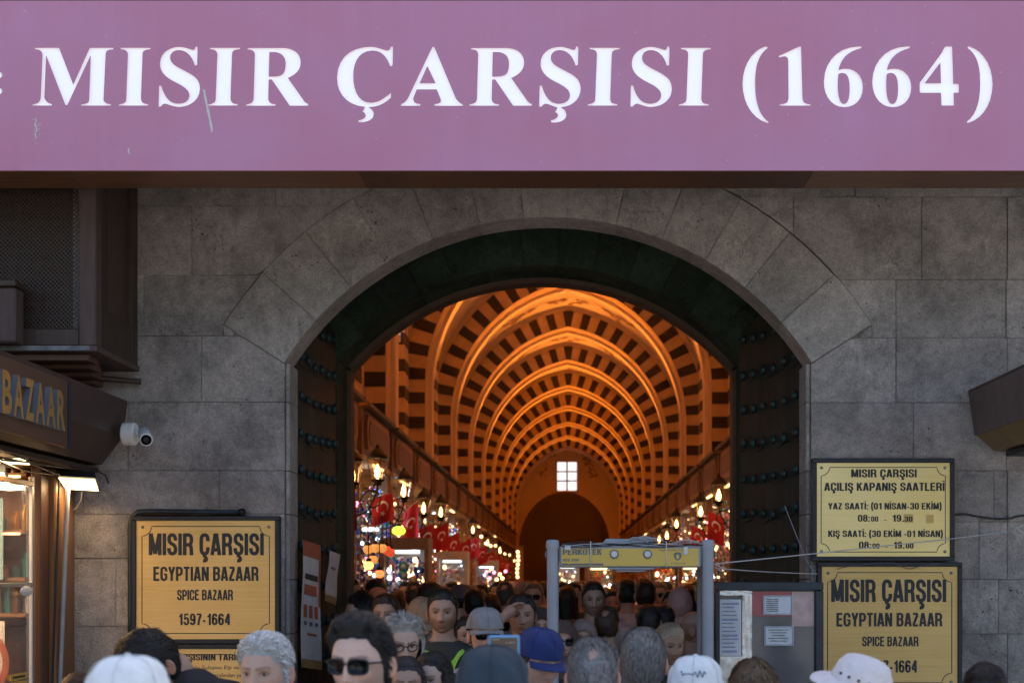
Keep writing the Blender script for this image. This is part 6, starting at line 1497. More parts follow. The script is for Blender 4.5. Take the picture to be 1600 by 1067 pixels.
def add_np(mb, V, Fc, mi=0): return mb.add([tuple(v) for v in V], Fc, mi)
def person(label, x, y, top, face=0, pitch=0, hyaw=0, roll=0, kind='man', p=None, skin=(.50,.30,.22), hairc=(.02,.016,.014), shirt=(.2,.2,.2), trousers=(.05,.05,.07),
           res=(64,56), hair='short', thick=.016, strands=0, cap=None, capc=(.1,.1,.1), glasses=None, arms=('down','down'), group=None, curl=0., logo=False, strandc=None, seed=0, drop=0., scribble=False):
    global DROP
    DROP = np.array([0, -drop*.6, -drop])
    """face: heading of the body in degrees, 0 looks at the camera (-Y)"""
    p = dict(p or {}); p.setdefault('scalp', tuple(min(1, hairc[i]/max(skin[i], .01)) for i in range(3)))
    if cap: thick = .003
    if hair is None and not p.get('bald'): p['scalp'] = None
    T = template(kind, *arms); n, m = res; rn = random.Random(seed*17+5)
    u = np.arange(n)/n*2*np.pi; th = u - .35*np.sin(u); ph = np.linspace(-np.pi/2, np.pi/2, m+2)[1:-1]; TH, PH = np.meshgrid(th, ph)
    sx, sy, sz = np.sin(TH)*np.cos(PH), -np.cos(TH)*np.cos(PH), np.sin(PH)
    X, Y, Z = displace(sx, sy, sz, p); col = pigment_shade(X, Y, Z, sy, p)
    Rm = rotm(pitch*math.pi/180, hyaw*math.pi/180, roll*math.pi/180)
    sc = None
    mb = MB(); V = np.stack([X.ravel(), Y.ravel(), Z.ravel()+HC], 1)
    nv0 = len(V); add_np(mb, xf(V, Rm), grid_faces(n, m)+[tuple(range(n-1,-1,-1)), tuple(range((m-1)*n, m*n))]); cols = [col.reshape(-1, 3)]
    # ears
    for sd in (-1, 1):
        e = MB(); e.ell((0,0,0), (.010,.019,.031), 12, 9); ev = np.array(e.v); d = np.hypot((ev[:,1]+.002)/.012, ev[:,2]/.022)
        ev[:,0] -= np.where((ev[:,0] > 0) & (d < 1), (1-d)*.009, 0); ev[:,0] *= sd
        a_ = sd*.42; ev = np.stack([ev[:,0]*math.cos(a_)-ev[:,1]*math.sin(a_)*-1*0+ev[:,0]*0+ev[:,1]*math.sin(a_), ev[:,1]*math.cos(a_)-ev[:,0]*math.sin(a_), ev[:,2]], 1)
        ev += np.array([sd*.081, .014, HC-.008]); add_np(mb, xf(ev, Rm), e.f); cc = np.ones((len(ev), 3)); cc[:] = (1,.82,.78); cols.append(cc)
    # neck: bends with the head
    nr = []
    for k in range(7):
        q = k/6; base = np.array([0,.018,1.47]); tip = xf(np.array([[0,.02,HC-.055]]), Rm)[0]; c = base*(1-q)+tip*q; nr.append(tuple(c))
    nb = len(mb.v); mb.tube(nr, [.075,.062,.057,.055,.055,.056,.055], 18); cols.append(np.ones((len(mb.v)-nb, 3))*np.array((.96,.93,.92)))
    nb = len(mb.v); Vb = T['bv']; tw = sst((Vb[:,2]-1.455)/.12)*(np.abs(Vb[:,0]) < .11); Vb = Vb+tw[:,None]*(xf(Vb, Rm)-Vb); add_np(mb, Vb, T['bf']); mb.add(T['hv'].v, T['hv'].f); cols.append(np.ones((len(mb.v)-nb, 3)))
    # total height -> scale
    hs = .012 + (thick if hair else 0) + (.012 if cap else 0)
    crown = HC + p.get('c', .116) + (thick if hair else 0) + (.016 if cap else 0)
    if pitch < -12 or pitch > 12: crown -= .012
    crown -= drop
    s = top/crown
    t = thing('person', label, 'person', (x, y, 0), group); t.rotation_euler = (0, 0, R(face)); t.scale = (s, s, s)
    def emit(q, name, m_, c, smooth=True, parent=None):
        me = bpy.data.meshes.new(name); me.from_pydata(q.v, [], q.f)
        for mm in (m_ if isinstance(m_, list) else [m_]): me.materials.append(mm)
        if any(q.m): me.polygons.foreach_set('material_index', q.m)
        me.polygons.foreach_set('use_smooth', [smooth]*len(me.polygons)); o = bpy.data.objects.new(name, me); link(o, parent or t); o.color = (*c, 1); return o
    o = emit(mb, 'body', M['skin'], skin)
    at = o.data.color_attributes.new('pigment_shade', 'FLOAT_COLOR', 'POINT'); cc = np.concatenate(cols); cc = np.concatenate([cc, np.ones((len(cc), 1))], 1)
    at.data.foreach_set('color', cc.astype(np.float32).ravel())
    for nm, c in (('shirt', shirt), ('trousers', trousers)):
        so_ = bpy.data.objects.new(nm, T[nm]); link(so_, t); so_.color = (*c, 1)
    # eyes
    if cap != 'hijab_back' and abs((face+hyaw+180) % 360-180) < 100:
        for sd in (-1, 1):
            q = MB(); c0 = (sd*.031, -.0742*p.get('b', .094)/.094, HC+.0030); q.ell(c0, (.0130,.0088,.0054), 12, 8, 0); q.ell((c0[0], c0[1]-.0054, c0[2]), (.0056,.0042,.0052), 10, 6, 1)
            # upper lid
            q.v = [tuple(v) for v in xf(np.array(q.v), Rm)]; emit(q, 'eye', [M['eye'], M['iris']], (1,1,1))
    # hair
    hp = dict(p)
    if hair:
        hm = hairmask(X, Y, Z, hp); k = sst(hm/.022+.15); 
        nx, ny, nz = X/.074**2, Y/.094**2, Z/.116**2; ln = np.sqrt(nx*nx+ny*ny+nz*nz)+1e-9; nx, ny, nz = nx/ln, ny/ln, nz/ln
        nzz = pnoise(X, Y, Z, 45, seed)*.35 + pnoise(X, Y, Z, 18, seed+3)*.45
        topk = np.clip(Z/.116, 0, 1)
        tk = thick*(.55+.45*topk)*(1+nzz*(1+curl)) ; tk = tk*np.where((np.abs(X) > .045) & (Z < .035) & (hair == 'short'), .45, 1); tk = np.maximum(tk, .003)
        if p.get('quiff'): tk = tk + p['quiff']*np.exp(-((Y+.055)/.04)**2)*np.exp(-((Z-.09)/.04)**2)
        off = np.where(hm > -.012, tk*k + .0006, -.02)
        HXx, HYy, HZz = X+nx*off, Y+ny*off, Z+nz*off
        keep = hm > -.012; kf = keep.ravel(); F_ = [f for f in grid_faces(n, m) if sum(kf[i] for i in f) >= 3]
        q = MB(); HV = np.stack([HXx.ravel(), HYy.ravel(), HZz.ravel()+HC], 1)
        topc = HV[(m-1)*n:m*n].mean(0); 
        F_ = F_+[tuple(range((m-1)*n, m*n))] if kf[-1] else F_
        add_np(q, HV, F_)
        if hair in ('long', 'bob', 'bun'):
            L_ = {'long': .30, 'bob': .17, 'bun': .10}[hair]; vs = []; nn, mm_ = 28, 12
            for i in range(mm_+1):
                v_ = i/mm_; zz = .03-v_*L_
                for j in range(nn+1):
                    a = R(-128+256*j/nn); wv = .006*math.sin(j*1.7+i*.5+seed)+.004*math.sin(j*3.1); rx, ry = .084+thick*.6+.012*v_+wv, .096+thick*.6+wv-.02*v_
                    vs.append((rx*math.sin(a), .008+ry*math.cos(a), HC+zz))
            q.add(vs, [(i*(nn+1)+j, i*(nn+1)+j+1, (i+1)*(nn+1)+j+1, (i+1)*(nn+1)+j) for i in range(mm_) for j in range(nn)])
        if strands:
            cand = np.argwhere((hm > (.004 if not p.get('bald') else -.016))); r_ = np.random.RandomState(seed+1)
            idx = r_.randint(0, len(cand), strands)
            for ii in idx:
                a_, b_ = cand[ii]; p0 = np.array([HXx[a_,b_], HYy[a_,b_], HZz[a_,b_]+HC]); nn_ = np.array([nx[a_,b_], ny[a_,b_], nz[a_,b_]])
                flow = np.array([.35*np.sign(p0[0])*abs(p0[0])/.07, .9 if not p.get('fwd') else -.6, -.75+.4*nn_[2]]) + r_.normal(0, .13, 3)
                flow -= nn_*flow.dot(nn_); flow /= np.linalg.norm(flow)+1e-9; side = np.cross(flow, nn_); L_ = r_.uniform(.018,.04)*(1+curl)
                w_ = .0009+.0006*r_.rand(); p0 = p0 + r_.normal(0, .0018, 3) - nn_*.002
                p1 = p0+flow*L_*.5+nn_*(.0028+.002*r_.rand()); p2 = p0+flow*L_+nn_*(.002*r_.rand()-.001)
                q.add([p0-side*w_, p0+side*w_, p1+side*w_, p1-side*w_, p2], [(0,1,2,3),(3,2,4)])
        q.v = [tuple(v) for v in xf(np.array(q.v), Rm)]; emit(q, 'hair', M['hair'], hairc)
    # headwear
    def fin(q, name, m_, c, parent=None):
        q.v = [tuple(v) for v in xf(np.array(q.v), Rm)]; return emit(q, name, m_, c, parent=parent)
    if cap in ('cap', 'cap_back', 'bucket'):
        q = MB(); nn, mm_ = 48, 14; vs = []; dirn = 1
        for i in range(mm_+1):
            a = math.pi/2*i/mm_; 
            for j in range(nn):
                b_ = 2*math.pi*j/nn; pan = 1-.010*abs(math.cos(3*b_))**8*math.cos(a)**.3
                rr = (math.cos(a)**(.62 if cap != 'bucket' else .5))*pan; wr = .0025*math.sin(b_*5+i*.9+seed)+.0018*math.sin(b_*11+i)
                vs.append(((.094+wr)*rr*math.sin(b_), .006-(.112+wr)*rr*math.cos(b_), HC+.034+(.106 if cap != 'bucket' else .088)*math.sin(a)**.92 - (.012 if math.cos(b_) < 0 else 0)*(1-i/mm_)))
        q.add(vs, [(i*nn+j, i*nn+(j+1)%nn, (i+1)*nn+(j+1)%nn, (i+1)*nn+j) for i in range(mm_) for j in range(nn)])
        c_o = fin(q, 'cap_crown' if cap != 'bucket' else 'hat_crown', M['cloth'], capc)
        q = MB(); q.ell((0, .006, HC+.142 if cap != 'bucket' else HC+.124), (.008,.008,.004), 10, 6)
        if cap != 'bucket': fin(q, 'cap_button', M['cloth'], capc, c_o)
        if cap != 'bucket':
            for j in range(3):
                q = MB(); pts = [];
                for i in range(13):
                    a = math.pi*i/12; b_ = j*math.pi/3; rr = math.cos(abs(a-math.pi/2)*-1+math.pi/2) if 0 else abs(math.cos(a))**.62*(1 if a < math.pi/2 else -1)
                    pts.append((.0955*rr*math.sin(b_), .006-.1135*rr*math.cos(b_), HC+.0355+.106*math.sin(a)**.92))
                q.tube(pts, .0012, 4); fin(q, 'seam', M['cloth'], tuple(v*.75 for v in capc), c_o)
        q = MB(); vs = []; nn = 20 if cap != 'bucket' else 48; kk = 6
        for i in range(kk+1):
            for j in range(nn+1):
                if cap == 'bucket':
                    a = 2*math.pi*j/nn; r1, r2 = .094+.058*i/kk, .112+.058*i/kk; wv = .006*math.sin(a*3+seed)*i/kk
                    vs.append((r1*math.sin(a), .006-r2*math.cos(a), HC+.040-.026*(i/kk)+wv))
                else:
                    a = R(-62+124*j/nn); ext = .072*(i/kk)*math.cos(a*1.25)**.8 if abs(a*1.25) < math.pi/2 else 0
                    vs.append((.0945*math.sin(a)*(1+.04*i/kk), .006-.1125*math.cos(a)-ext, HC+.026-.012*(i/kk)**1.5-.014*(abs(math.sin(a))**2)*(i/kk)))
        q.add(vs, [(i*(nn+1)+j, i*(nn+1)+j+1, (i+1)*(nn+1)+j+1, (i+1)*(nn+1)+j) for i in range(kk) for j in range(nn)])
        nb = len(q.v); q.add([(v[0], v[1], v[2]-.003) for v in vs], [(i*(nn+1)+j, (i+1)*(nn+1)+j, (i+1)*(nn+1)+j+1, i*(nn+1)+j+1) for i in range(kk) for j in range(nn)])
        fin(q, 'brim', M['cloth'], capc, c_o)
        if cap == 'bucket':
            for j in range(4):
                q = MB(); a = R(155+20*j); q.ell((.0935*math.sin(a)*1.0, .006-.1115*math.cos(a), HC+.062), (.005,.005,.005), 8, 6); fin(q, 'eyelet', M['ink'], (0,0,0), c_o)
    if scribble:
        q = MB(); pts = []
        for i in range(46):
            u_ = i/45; a = R(180+28-56*u_); zz = HC+.085+.012*math.sin(u_*34)*(.5+.5*math.sin(u_*7)); kk_ = 1-.30*max(0, (zz-HC-.034)/.106)**2
            pts.append((.0965*kk_*math.sin(a), .006-.1145*kk_*math.cos(a), zz))
        q.tube(pts, .0016, 5); fin(q, 'dark_print', M['cloth'], (.05,.10,.16), c_o)
    if cap == 'hijab':
        oval = (np.hypot(X/.052, (Z+.022)/.074) > 1) | (sy > -.25)
        nx, ny, nz = X/.074**2, Y/.094**2, Z/.116**2; ln = np.sqrt(nx*nx+ny*ny+nz*nz)+1e-9
        wv = pnoise(X, Y, Z*.4, 30, seed)*.006; off = .016+wv
        HV = np.stack([(X+nx/ln*off).ravel(), (Y+ny/ln*off*1.1).ravel(), (Z+nz/ln*off).ravel()+HC], 1); kf = oval.ravel()
        q = MB(); add_np(q, HV, [f for f in grid_faces(n, m) if all(kf[i] for i in f)]+[tuple(range((m-1)*n, m*n))])
        vs = []; nn = 36
        for i in range(9):
            v_ = i/8; zz = HC-.085-v_*.13; rx, ry = .070+.085*v_**1.4, .078+.05*v_**1.3
            for j in range(nn):
                a = 2*math.pi*j/nn; fo = .006*math.sin(a*9+i*.6+seed); vs.append(((rx+fo)*math.sin(a), .008-(ry+fo)*math.cos(a), zz+.01*math.sin(a*4)))
        q.add(vs, [(i*nn+j, i*nn+(j+1)%nn, (i+1)*nn+(j+1)%nn, (i+1)*nn+j) for i in range(8) for j in range(nn)])
        fin(q, 'headscarf', M['cloth'], capc)
    if glasses:
        gz = HC+.000 if glasses != 'head' else HC+.088; gy = -.100 if glasses != 'head' else -.066; big = 1.0 if glasses != 'round' else .85
        q0 = MB()
        for sd in (-1, 1):
            q = MB(); pts = []; nn = 24; e_ = .55 if glasses != 'round' else 1
            for j in range(nn):
                a = 2*math.pi*j/nn; c, s_ = math.cos(a), math.sin(a); ux = math.copysign(abs(c)**e_, c); uz = math.copysign(abs(s_)**e_, s_)
                pts.append((sd*.033+ux*.0265*big*(1+.06*s_), .020*big*uz))
            vs = []
            for lay in (0, 1):
                for xx, zz in pts: vs.append((xx, gy+.28*xx*xx/.06+.004*lay+ (.25*zz if glasses == 'head' else 0), gz+zz))
            q.add(vs, [tuple(range(nn)), tuple(range(2*nn-1,nn-1,-1))]+[(j,(j+1)%nn,(j+1)%nn+nn,j+nn) for j in range(nn)]); 
            if glasses != 'round': fin(q, 'sunglass_lens', M['lens'], (0,0,0))
            k = [(v[0], v[1]-.001, v[2]) for v in vs[:nn]]; q0.tube(k+[k[0]], .0026, 6, cap=False)
            q0.tube([(sd*.060, gy+.014, gz+.010), (sd*.077, gy+.035, gz+.011), (sd*.0775, gy+.10, gz+.006), (sd*.074, gy+.125, gz-.012)], .0026, 6)
        q0.tube([(-.008, gy-.001, gz+.006), (0, gy-.003, gz+.009), (.008, gy-.001, gz+.006)], .0025, 6); fin(q0, 'glasses_frame', M['black'], (0,0,0))
    if logo:
        q = MB(); D = None
        lp = [(-.205,.055),(-.18,.07),(-.15,.066),(-.12,.05),(-.09,.035),(-.05,.02),(-.03,.012),(.0,.02),(.02,.042),(.035,.062),(.06,.075),(.075,.066),(.066,.052),(.045,.035),(.03,.012),(.018,-.012),(.012,-.035),(.018,-.062),(.0,-.085),(-.015,-.062),(-.02,-.035),(-.04,-.018),(-.07,-.004),(-.1,.016),(-.13,.034),(-.16,.042),(-.19,.04)]
        # printed leaping emblem on the chest, fitted to the shirt front
        from mathutils.bvhtree import BVHTree
        bt = BVHTree.FromPolygons([v.co for v in T['shirt'].vertices], [tuple(f.vertices) for f in T['shirt'].polygons])
        vs = []
        for a, b_ in lp:
            h = bt.ray_cast(Vector((a*.85+.06, -1, 1.365+b_*1.05)), Vector((0,1,0)))[0]; vs.append((a*.85+.06, (h.y if h else -.12)-.006, 1.365+b_*1.05))
        q.add(vs, [tuple(range(len(lp)))]); bm = bmesh.new(); 
        vv = [bm.verts.new(v) for v in q.v]; f = bm.faces.new(vv); bmesh.ops.triangulate(bm, faces=[f]); q = MB(); q.bm(bm)
        q.v = [(v[0], v[1]-.004, v[2]) for v in q.v]; o = emit(q, 'green_emblem', lime, (1,1,1), smooth=False)
    return t
lime = mat('lime_print', (.32,.62,.04), .6)
def at_px(px, pytop, wpx, headw=.165): 
    D = F*headw/wpx; return PX(px, D), D, PZ(pytop, D)
def pp(label, px, pytop, D, **k):
    return person(label, PX(px, D), D, PZ(pytop, D), **k)
SK = dict(light=(.56,.36,.28), mid=(.46,.28,.20), dark=(.34,.19,.13), pale=(.62,.42,.35))
FG = (112, 96)
pp('person in a plain white cap seen from behind at the lower left', 201, 1027, 3.1, face=180, cap='cap', capc=(.74,.79,.84), hair='short', hairc=(.05,.04,.03), shirt=(.6,.6,.6), skin=SK['light'], res=FG, seed=1, p={'a':.085,'b':.10})
pp('dark haired bearded man in black t-shirt looking down before the left gold sign', 272, 973, 5.3, face=-22, pitch=36, hyaw=-12, p={'beard':.75,'quiff':.01}, hairc=(.016,.013,.012), shirt=(.014,.015,.018), skin=SK['mid'], res=FG, strands=2600, thick=.020, arms=('look','look'), seed=2, drop=.11)
pp('white haired man looking left below the left gold sign', 418, 988, 4.65, face=-8, hyaw=-6, pitch=3, p={'brow':(.35,.3,.28),'hairline':.074,'quiff':.012}, hairc=(.60,.60,.60), shirt=(.35,.36,.38), skin=SK['light'], res=FG, strands=4200, thick=.016, seed=3)
pp('man with thick black hair and black sunglasses close to the camera', 568, 963, 4.0, face=-10, hyaw=-8, pitch=2, p={'beard':.4,'quiff':.020,'hairline':.082}, hairc=(.014,.013,.014), shirt=(.10,.11,.13), skin=SK['pale'], glasses='sun', res=FG, strands=6000, thick=.013, curl=.3, seed=4)
pp('person in a dark blue-grey cap seen from behind, phone held up', 770, 1011, 3.55, face=180, cap='cap', capc=(.022,.042,.068), hair='short', shirt=(.1,.1,.12), skin=SK['light'], res=FG, arms=('phone','phone'), seed=5, p={'a':.083,'b':.10})
pp('man in a royal blue cap half hidden behind the raised phone', 838, 984, 5.6, face=35, pitch=14, cap='cap_back', capc=(.015,.03,.14), hair='short', hairc=(.03,.03,.03), shirt=(.35,.36,.4), skin=SK['light'], res=FG, p={'a':.080}, seed=6)
pp('grey haired man seen from behind, left of the two under the detector', 926, 997, 4.5, face=176, hyaw=8, p={'bald':1,'nape':.03}, hairc=(.20,.20,.205), shirt=(.5,.53,.6), skin=SK['light'], res=FG, strands=5200, thick=.012, seed=7)
pp('grey haired man from behind with glasses pushed up, right of the two', 1003, 981, 5.0, face=186, hyaw=-6, p={'nape':.03}, hairc=(.19,.185,.18), shirt=(.30,.36,.44), skin=SK['light'], res=FG, strands=5200, thick=.012, glasses=None, seed=8)
pp('person in a crumpled white cap with small dark print, below the notice board', 1087, 1026, 4.5, face=170, cap='cap', capc=(.72,.78,.84), hair='short', shirt=(.5,.5,.5), skin=SK['light'], res=FG, seed=9, p={'a':.084}, scribble=True)
pp('person with short light brown hair seen from behind under the notice board', 1176, 1030, 4.7, face=190, hairc=(.13,.085,.05), shirt=(.3,.3,.3), skin=SK['light'], res=FG, strands=4000, thick=.020, seed=10)
pp('person in a white bucket hat tilted left in front of the right gold sign', 1325, 1014, 4.3, face=150, roll=-20, cap='bucket', capc=(.66,.64,.68), hair='short', shirt=(.5,.5,.5), skin=SK['light'], res=FG, seed=11, p={'a':.082})
pp('dark haired woman at the lower right edge of the picture', 1540, 1034, 5.3, face=-20, pitch=10, kind='woman', hair='bob', hairc=(.02,.015,.014), shirt=(.2,.05,.05), skin=SK['light'], res=FG, strands=2500, thick=.020, seed=12)
pp('brown haired head just visible left of the white cap', 122, 1052, 5.8, face=30, hairc=(.10,.045,.025), shirt=(.1,.1,.1), skin=SK['mid'], res=FG, strands=1500, thick=.018, seed=13)
# middle group in and before the gateway
G = dict(res=(80,72))
pp('young man with short black hair in a dark t-shirt with lime leaping emblem', 692, 920, 8.0, face=0, p={'beard':.45,'jaw':.22}, hairc=(.014,.012,.011), shirt=(.035,.036,.03), skin=(.42,.25,.17), logo=True, strands=1800, thick=.012, seed=20, **G)
pp('man in light grey cap and dark sunglasses wearing a white shirt', 758, 950, 7.2, face=12, cap='cap', capc=(.24,.24,.25), glasses='sun', shirt=(.42,.42,.44), skin=SK['light'], seed=21, **G)
pp('grey curly haired woman with round glasses and sunglasses on her head', 629, 957, 6.6, face=14, pitch=10, kind='woman', hair='bob', hairc=(.25,.23,.21), glasses='round', shirt=(.06,.05,.05), skin=SK['light'], strands=2600, thick=.024, curl=1., seed=22, **G)
pp('long dark haired woman facing the camera behind the man in sunglasses', 603, 927, 9.0, face=-5, kind='woman', hair='long', hairc=(.03,.016,.012), shirt=(.05,.04,.04), skin=SK['mid'], strands=1200, thick=.018, seed=23, p={'brow':(.15,.1,.08)}, **G)
pp('shorter dark haired woman low between the sunglasses man and the emblem man', 635, 1026, 5.9, face=6, kind='woman', hair='bob', hairc=(.025,.022,.024), shirt=(.2,.05,.06), skin=SK['mid'], strands=1500, thick=.014, seed=24, **G)
pp('young woman with dark hair tied back low beside the blue-grey cap', 677, 1018, 6.0, face=-24, kind='woman', hair='bun', hairc=(.016,.014,.014), shirt=(.1,.1,.1), skin=SK['light'], strands=1500, thick=.016, seed=25, **G)
pp('man in a tan cap looking down to the right behind the emblem man', 655, 934, 8.9, face=35, pitch=24, cap='cap', capc=(.30,.20,.13), hair='short', shirt=(.10,.08,.07), skin=SK['mid'], seed=26, **G)
pp('man with black hair raising his hand to his face beside the detector', 815, 927, 8.6, face=4, p={'jaw':.2}, hairc=(.014,.012,.011), shirt=(.012,.012,.014), skin=(.44,.26,.19), arms=('brow','down'), strands=900, thick=.016, seed=27, **G)
pp('woman in a patterned dark headscarf beside the left detector column', 843, 947, 8.9, face=10, kind='woman', cap='hijab', capc=(.05,.035,.035), hair=None, shirt=(.02,.02,.02), skin=SK['light'], seed=28, **G)
pp('woman partly hidden behind the emblem man wearing dark hair back', 726, 962, 8.9, face=25, kind='woman', hair='bun', hairc=(.016,.012,.010), shirt=(.3,.25,.22), skin=SK['mid'], seed=29, **G)
pp('young man facing the camera inside the detector gate in a pale patterned shirt', 927, 908, 10.4, face=4, p={'beard':.5}, hairc=(.012,.010,.010), shirt=(.46,.36,.31), skin=(.42,.26,.19), strands=700, thick=.014, seed=30, **G)
pp('balding man from behind in a pale shirt in the middle of the detector gate', 948, 947, 9.2, face=172, p={'bald':1}, hairc=(.05,.03,.02), shirt=(.42,.38,.42), skin=SK['mid'], strands=900, thick=.012, seed=31, **G)
pp('woman with brown headscarf and sunglasses at the left of the detector gate', 879, 968, 8.1, face=6, kind='woman', cap='hijab', capc=(.10,.065,.06), hair=None, glasses='sun', shirt=(.04,.04,.05), skin=SK['light'], seed=32, **G)
pp('older woman with pale headscarf inside the detector gate', 912, 966, 9.0, face=0, kind='woman', cap='hijab', capc=(.26,.19,.17), hair=None, shirt=(.25,.2,.18), skin=SK['mid'], seed=33, **G)
pp('man from behind in white shirt, left of two dark heads in detector', 981, 903, 12.4, face=180, hairc=(.010,.009,.009), shirt=(.55,.46,.44), skin=SK['mid'], thick=.014, seed=34, **G)
pp('man from behind with round black hair, right of two dark heads in detector', 1008, 904, 12.0, face=184, hairc=(.010,.009,.009), shirt=(.50,.40,.38), skin=SK['mid'], thick=.016, seed=35, **G)
pp('dark haired person from behind in front of the two tall men', 1013, 943, 9.4, face=180, hairc=(.010,.008,.008), shirt=(.03,.03,.03), skin=SK['mid'], thick=.018, seed=36, **G)
pp('second dark haired person from behind next to the grey haired face', 1036, 944, 9.7, face=172, hairc=(.012,.009,.009), shirt=(.03,.03,.03), skin=SK['mid'], thick=.022, seed=37, **G)
pp('man with short light grey hair and stubble facing right in the detector gate', 1045, 973, 7.9, face=22, pitch=4, p={'beard':.5,'beardc':(.5,.42,.36),'brow':(.3,.22,.18)}, hairc=(.36,.29,.22), shirt=(.03,.04,.03), skin=(.46,.29,.20), strands=2200, thick=.018, seed=38, **G)
pp('person in a dusty pink headscarf from behind in the right of the gate', 1062, 917, 10.6, face=175, kind='woman', cap='hijab', capc=(.40,.22,.20), hair=None, shirt=(.35,.2,.18), skin=SK['mid'], seed=39, **G)
pp('dark profile of a shaven headed man at the right detector column', 1086, 955, 8.6, face=80, p={'bald':2,'scalp':(.6,.55,.5)}, hair=None, hairc=(.1,.07,.05), shirt=(.10,.09,.06), skin=(.24,.14,.10), seed=40, **G)
pp('black haired man in profile with white collar at the gateway left edge', 547, 902, 13.0, face=72, p={'beard':.5}, hairc=(.012,.010,.010), shirt=(.55,.47,.40), skin=SK['mid'], thick=.014, seed=41, **G)
pp('bald man leaning down at the left of the gateway', 580, 914, 11.8, face=40, pitch=34, p={'bald':2,'scalp':(.9,.85,.8)}, hair=None, shirt=(.2,.12,.09), skin=(.56,.30,.20), drop=.06, seed=42, **G)
pp('black haired man behind the bald man under the red glass lamp', 587, 902, 13.2, face=165, hairc=(.010,.009,.008), shirt=(.2,.13,.09), skin=SK['mid'], thick=.018, seed=43, **G)
pp('woman with curly black hair in profile at the left of the gateway', 562, 925, 9.6, face=-60, kind='woman', hair='bun', hairc=(.010,.008,.008), shirt=(.35,.25,.2), skin=SK['mid'], strands=1500, curl=1.2, thick=.032, seed=44, **G)
pp('stooping man in a pale shirt seen from behind left of the emblem man', 668, 908, 11.2, face=150, pitch=18, hairc=(.03,.018,.013), shirt=(.55,.43,.33), skin=SK['mid'], thick=.014, seed=45, **G)

# people deeper in the hall: a handful built, then repeated
protos = []
specs = [dict(face=180, hairc=(.012,.010,.009), shirt=(.45,.36,.30)), dict(face=5, hairc=(.014,.012,.010), shirt=(.05,.06,.09), p={'beard':.5}), dict(face=168, kind='woman', hair='long', hairc=(.03,.015,.01), shirt=(.2,.12,.1)),
         dict(face=-25, hairc=(.012,.01,.01), shirt=(.30,.28,.26)), dict(face=178, p={'bald':1}, hairc=(.06,.05,.045), shirt=(.10,.12,.16)), dict(face=12, kind='woman', cap='hijab', capc=(.28,.2,.17), hair=None, shirt=(.2,.16,.14)),
         dict(face=0, kind='woman', hair='bob', hairc=(.02,.012,.01), shirt=(.35,.08,.06)), dict(face=185, cap='cap', capc=(.12,.10,.12), shirt=(.25,.25,.28)), dict(face=-10, hairc=(.15,.12,.10), shirt=(.4,.4,.42), glasses='sun')]
desc = ['dark haired man from behind', 'bearded man facing the gate', 'long haired woman walking away', 'young man glancing aside', 'balding man walking away', 'woman in a tan headscarf', 'woman with bobbed hair', 'dark capped person walking away', 'greying man in sunglasses']
gname = 'shoppers crowding the hall behind the gate'
rc = random.Random(21)
spots = [(540,918,15),(556,914,18),(620,912,15.5),(635,906,17),(648,915,13.6),(690,904,14.5),(706,903,15),(720,915,12.5),(735,910,13.5),(741,917,11.6),(752,906,16),(766,916,12.2),(778,906,17),(790,912,12.8),(800,903,19),(808,917,10.8),(822,905,16),(834,908,13),(848,906,18),
         (878,910,16),(886,912,12.6),(898,908,14),(910,905,18),(945,910,15),(957,912,13.4),(966,909,17),(1030,910,14.4),(1040,906,17),(1048,914,12.8),(1078,912,14.6),(1090,906,16),(1100,914,13.2),(1070,908,19)]
for D in (20,23,27,31,36,42,49,57):
    for i in range(8): spots.append((VX+rc.uniform(-1.7,1.7)*F/D, 906+rc.uniform(-3,3.5)+ (CZ-1.78)*F/D*.5, D+rc.uniform(-1,1)))
places = ['left of the emblem man','near the glass charms','by the left shops','beside the detector gate','within the detector gate','towards the right shops','deep in the hall']
cntl = {}
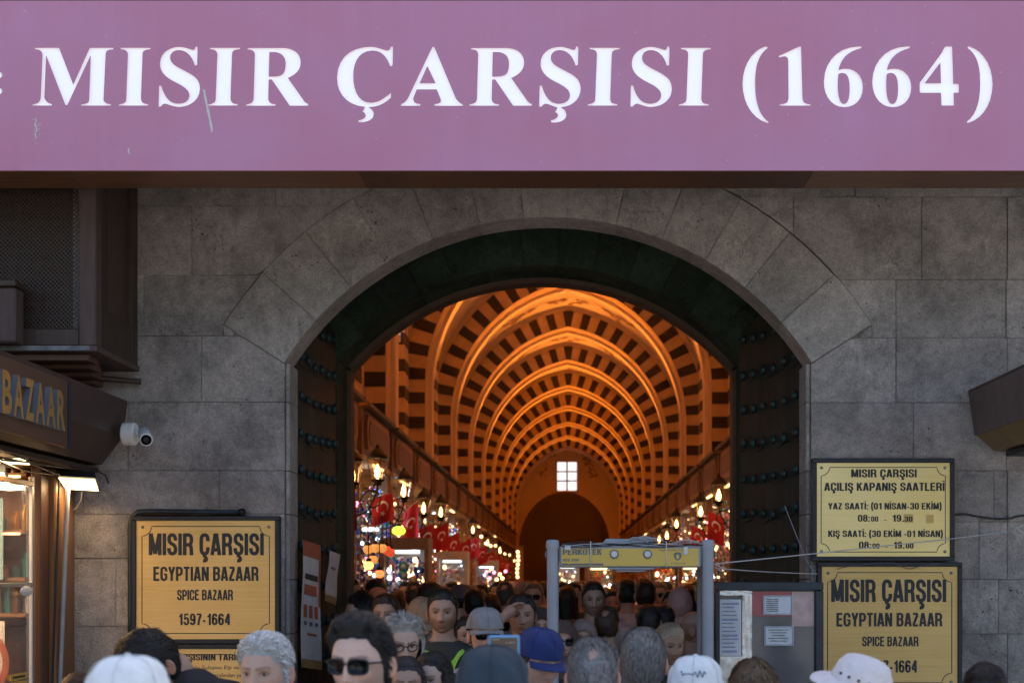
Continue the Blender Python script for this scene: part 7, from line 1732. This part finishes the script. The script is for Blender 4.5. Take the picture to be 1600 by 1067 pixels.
for i, (px, py, D) in enumerate(spots):
    k = i % len(specs); top = PZ(py, D)+rc.uniform(-.07,.05); top = max(1.5, min(1.88, top)); X_ = PX(px, D)
    if i < len(specs):
        o = person('x', X_, D, top, group=gname, res=(48,44), thick=.016, seed=60+k, skin=rc.choice([SK['mid'], SK['dark'], SK['light']]), **specs[k]); o['h'] = top; protos.append(o)
    else:
        o = copy_tree(protos[k]); o.location = (X_, D, 0); s = protos[k].scale[0]*top/protos[k]['h']; o.scale = (s, s, s); o.rotation_euler = (0,0,protos[k].rotation_euler[2]+rc.uniform(-.3,.3))
        sc_ = rc.choice([(.5,.45,.4),(.06,.06,.08),(.25,.1,.08),(.2,.24,.3),(.4,.33,.22),(.1,.09,.08),(.55,.52,.5)])
        for ch in o.children:
            if ch.name.startswith('shirt'): ch.color = (*sc_, 1)
    if px < 600: pl_ = 'gateway left edge'
    elif px < 670: pl_ = 'by the glass charm stall'
    elif px < 750: pl_ = 'behind the lime emblem man'
    elif px < 858: pl_ = 'left of the detector gate'
    elif px < 960: pl_ = 'detector left half'
    elif px < 1110: pl_ = 'detector right half'
    else: pl_ = 'by the right shops'
    dp = 'near' if D < 15 else ('midway' if D < 26 else ('far' if D < 40 else 'farthest'))
    scn = [c_ for c_ in o.children if c_.name.startswith('shirt')][0].color; lu = sum(scn[:3])/3
    cn = 'white' if lu > .45 else ('pale' if lu > .3 else ('black' if lu < .085 else ('dark red' if scn[0] > 2*scn[1] else ('blue-grey' if scn[2] > scn[0] else 'brown'))))
    o['label'] = f'{desc[k]}, {cn} top, {dp}, {pl_}'.replace('left of the detector gate', 'left of the detector').replace('coming towards', 'facing').replace('dark haired man from behind', 'dark haired man')
    cntl.setdefault(o['label'], []).append(o)
for o in protos:
    if 'h' in o: del o['h']

# phone held above the cap
D = 4.05; t = thing('phone', 'phone in a light blue case held up above the blue-grey cap', 'phone', tuple(P(787,1010,D)))
blue = mat('blue_case', (.12,.33,.62), .4); scr = mat('phone_screen', (.02,.02,.02), .15, emit=(.06,.045,.035), es=.5)
x0, x1, z0, z1 = PX(763,D), PX(812,D), PZ(1070,D), PZ(992,D)
ca = part('case', blue, lambda b: b.bbox(x0, x1, D, D+.012, z0, z1, .004), t)
part('screen', scr, lambda b: b.box(x0+.0075, x1-.0065, D-.0015, D-.0002, z0+.006, z1-.0065), t)
q = MB()
for i in range(5): q.box(x0+.012+.001*i*4, x0+.0145+.004*i, D-.0022, D-.0017, z1-.013, z1-.0115)
for px, py in ((797,1003),(800.5,1003),(804,1003),(792,1003.5),(809,998)): c = P(px,py,D); q.box(c.x-.0012, c.x+.0012, D-.0022, D-.0017, c.z-.0012, c.z+.0012)
q.build('screen_icons', M['white_dirty'], t)
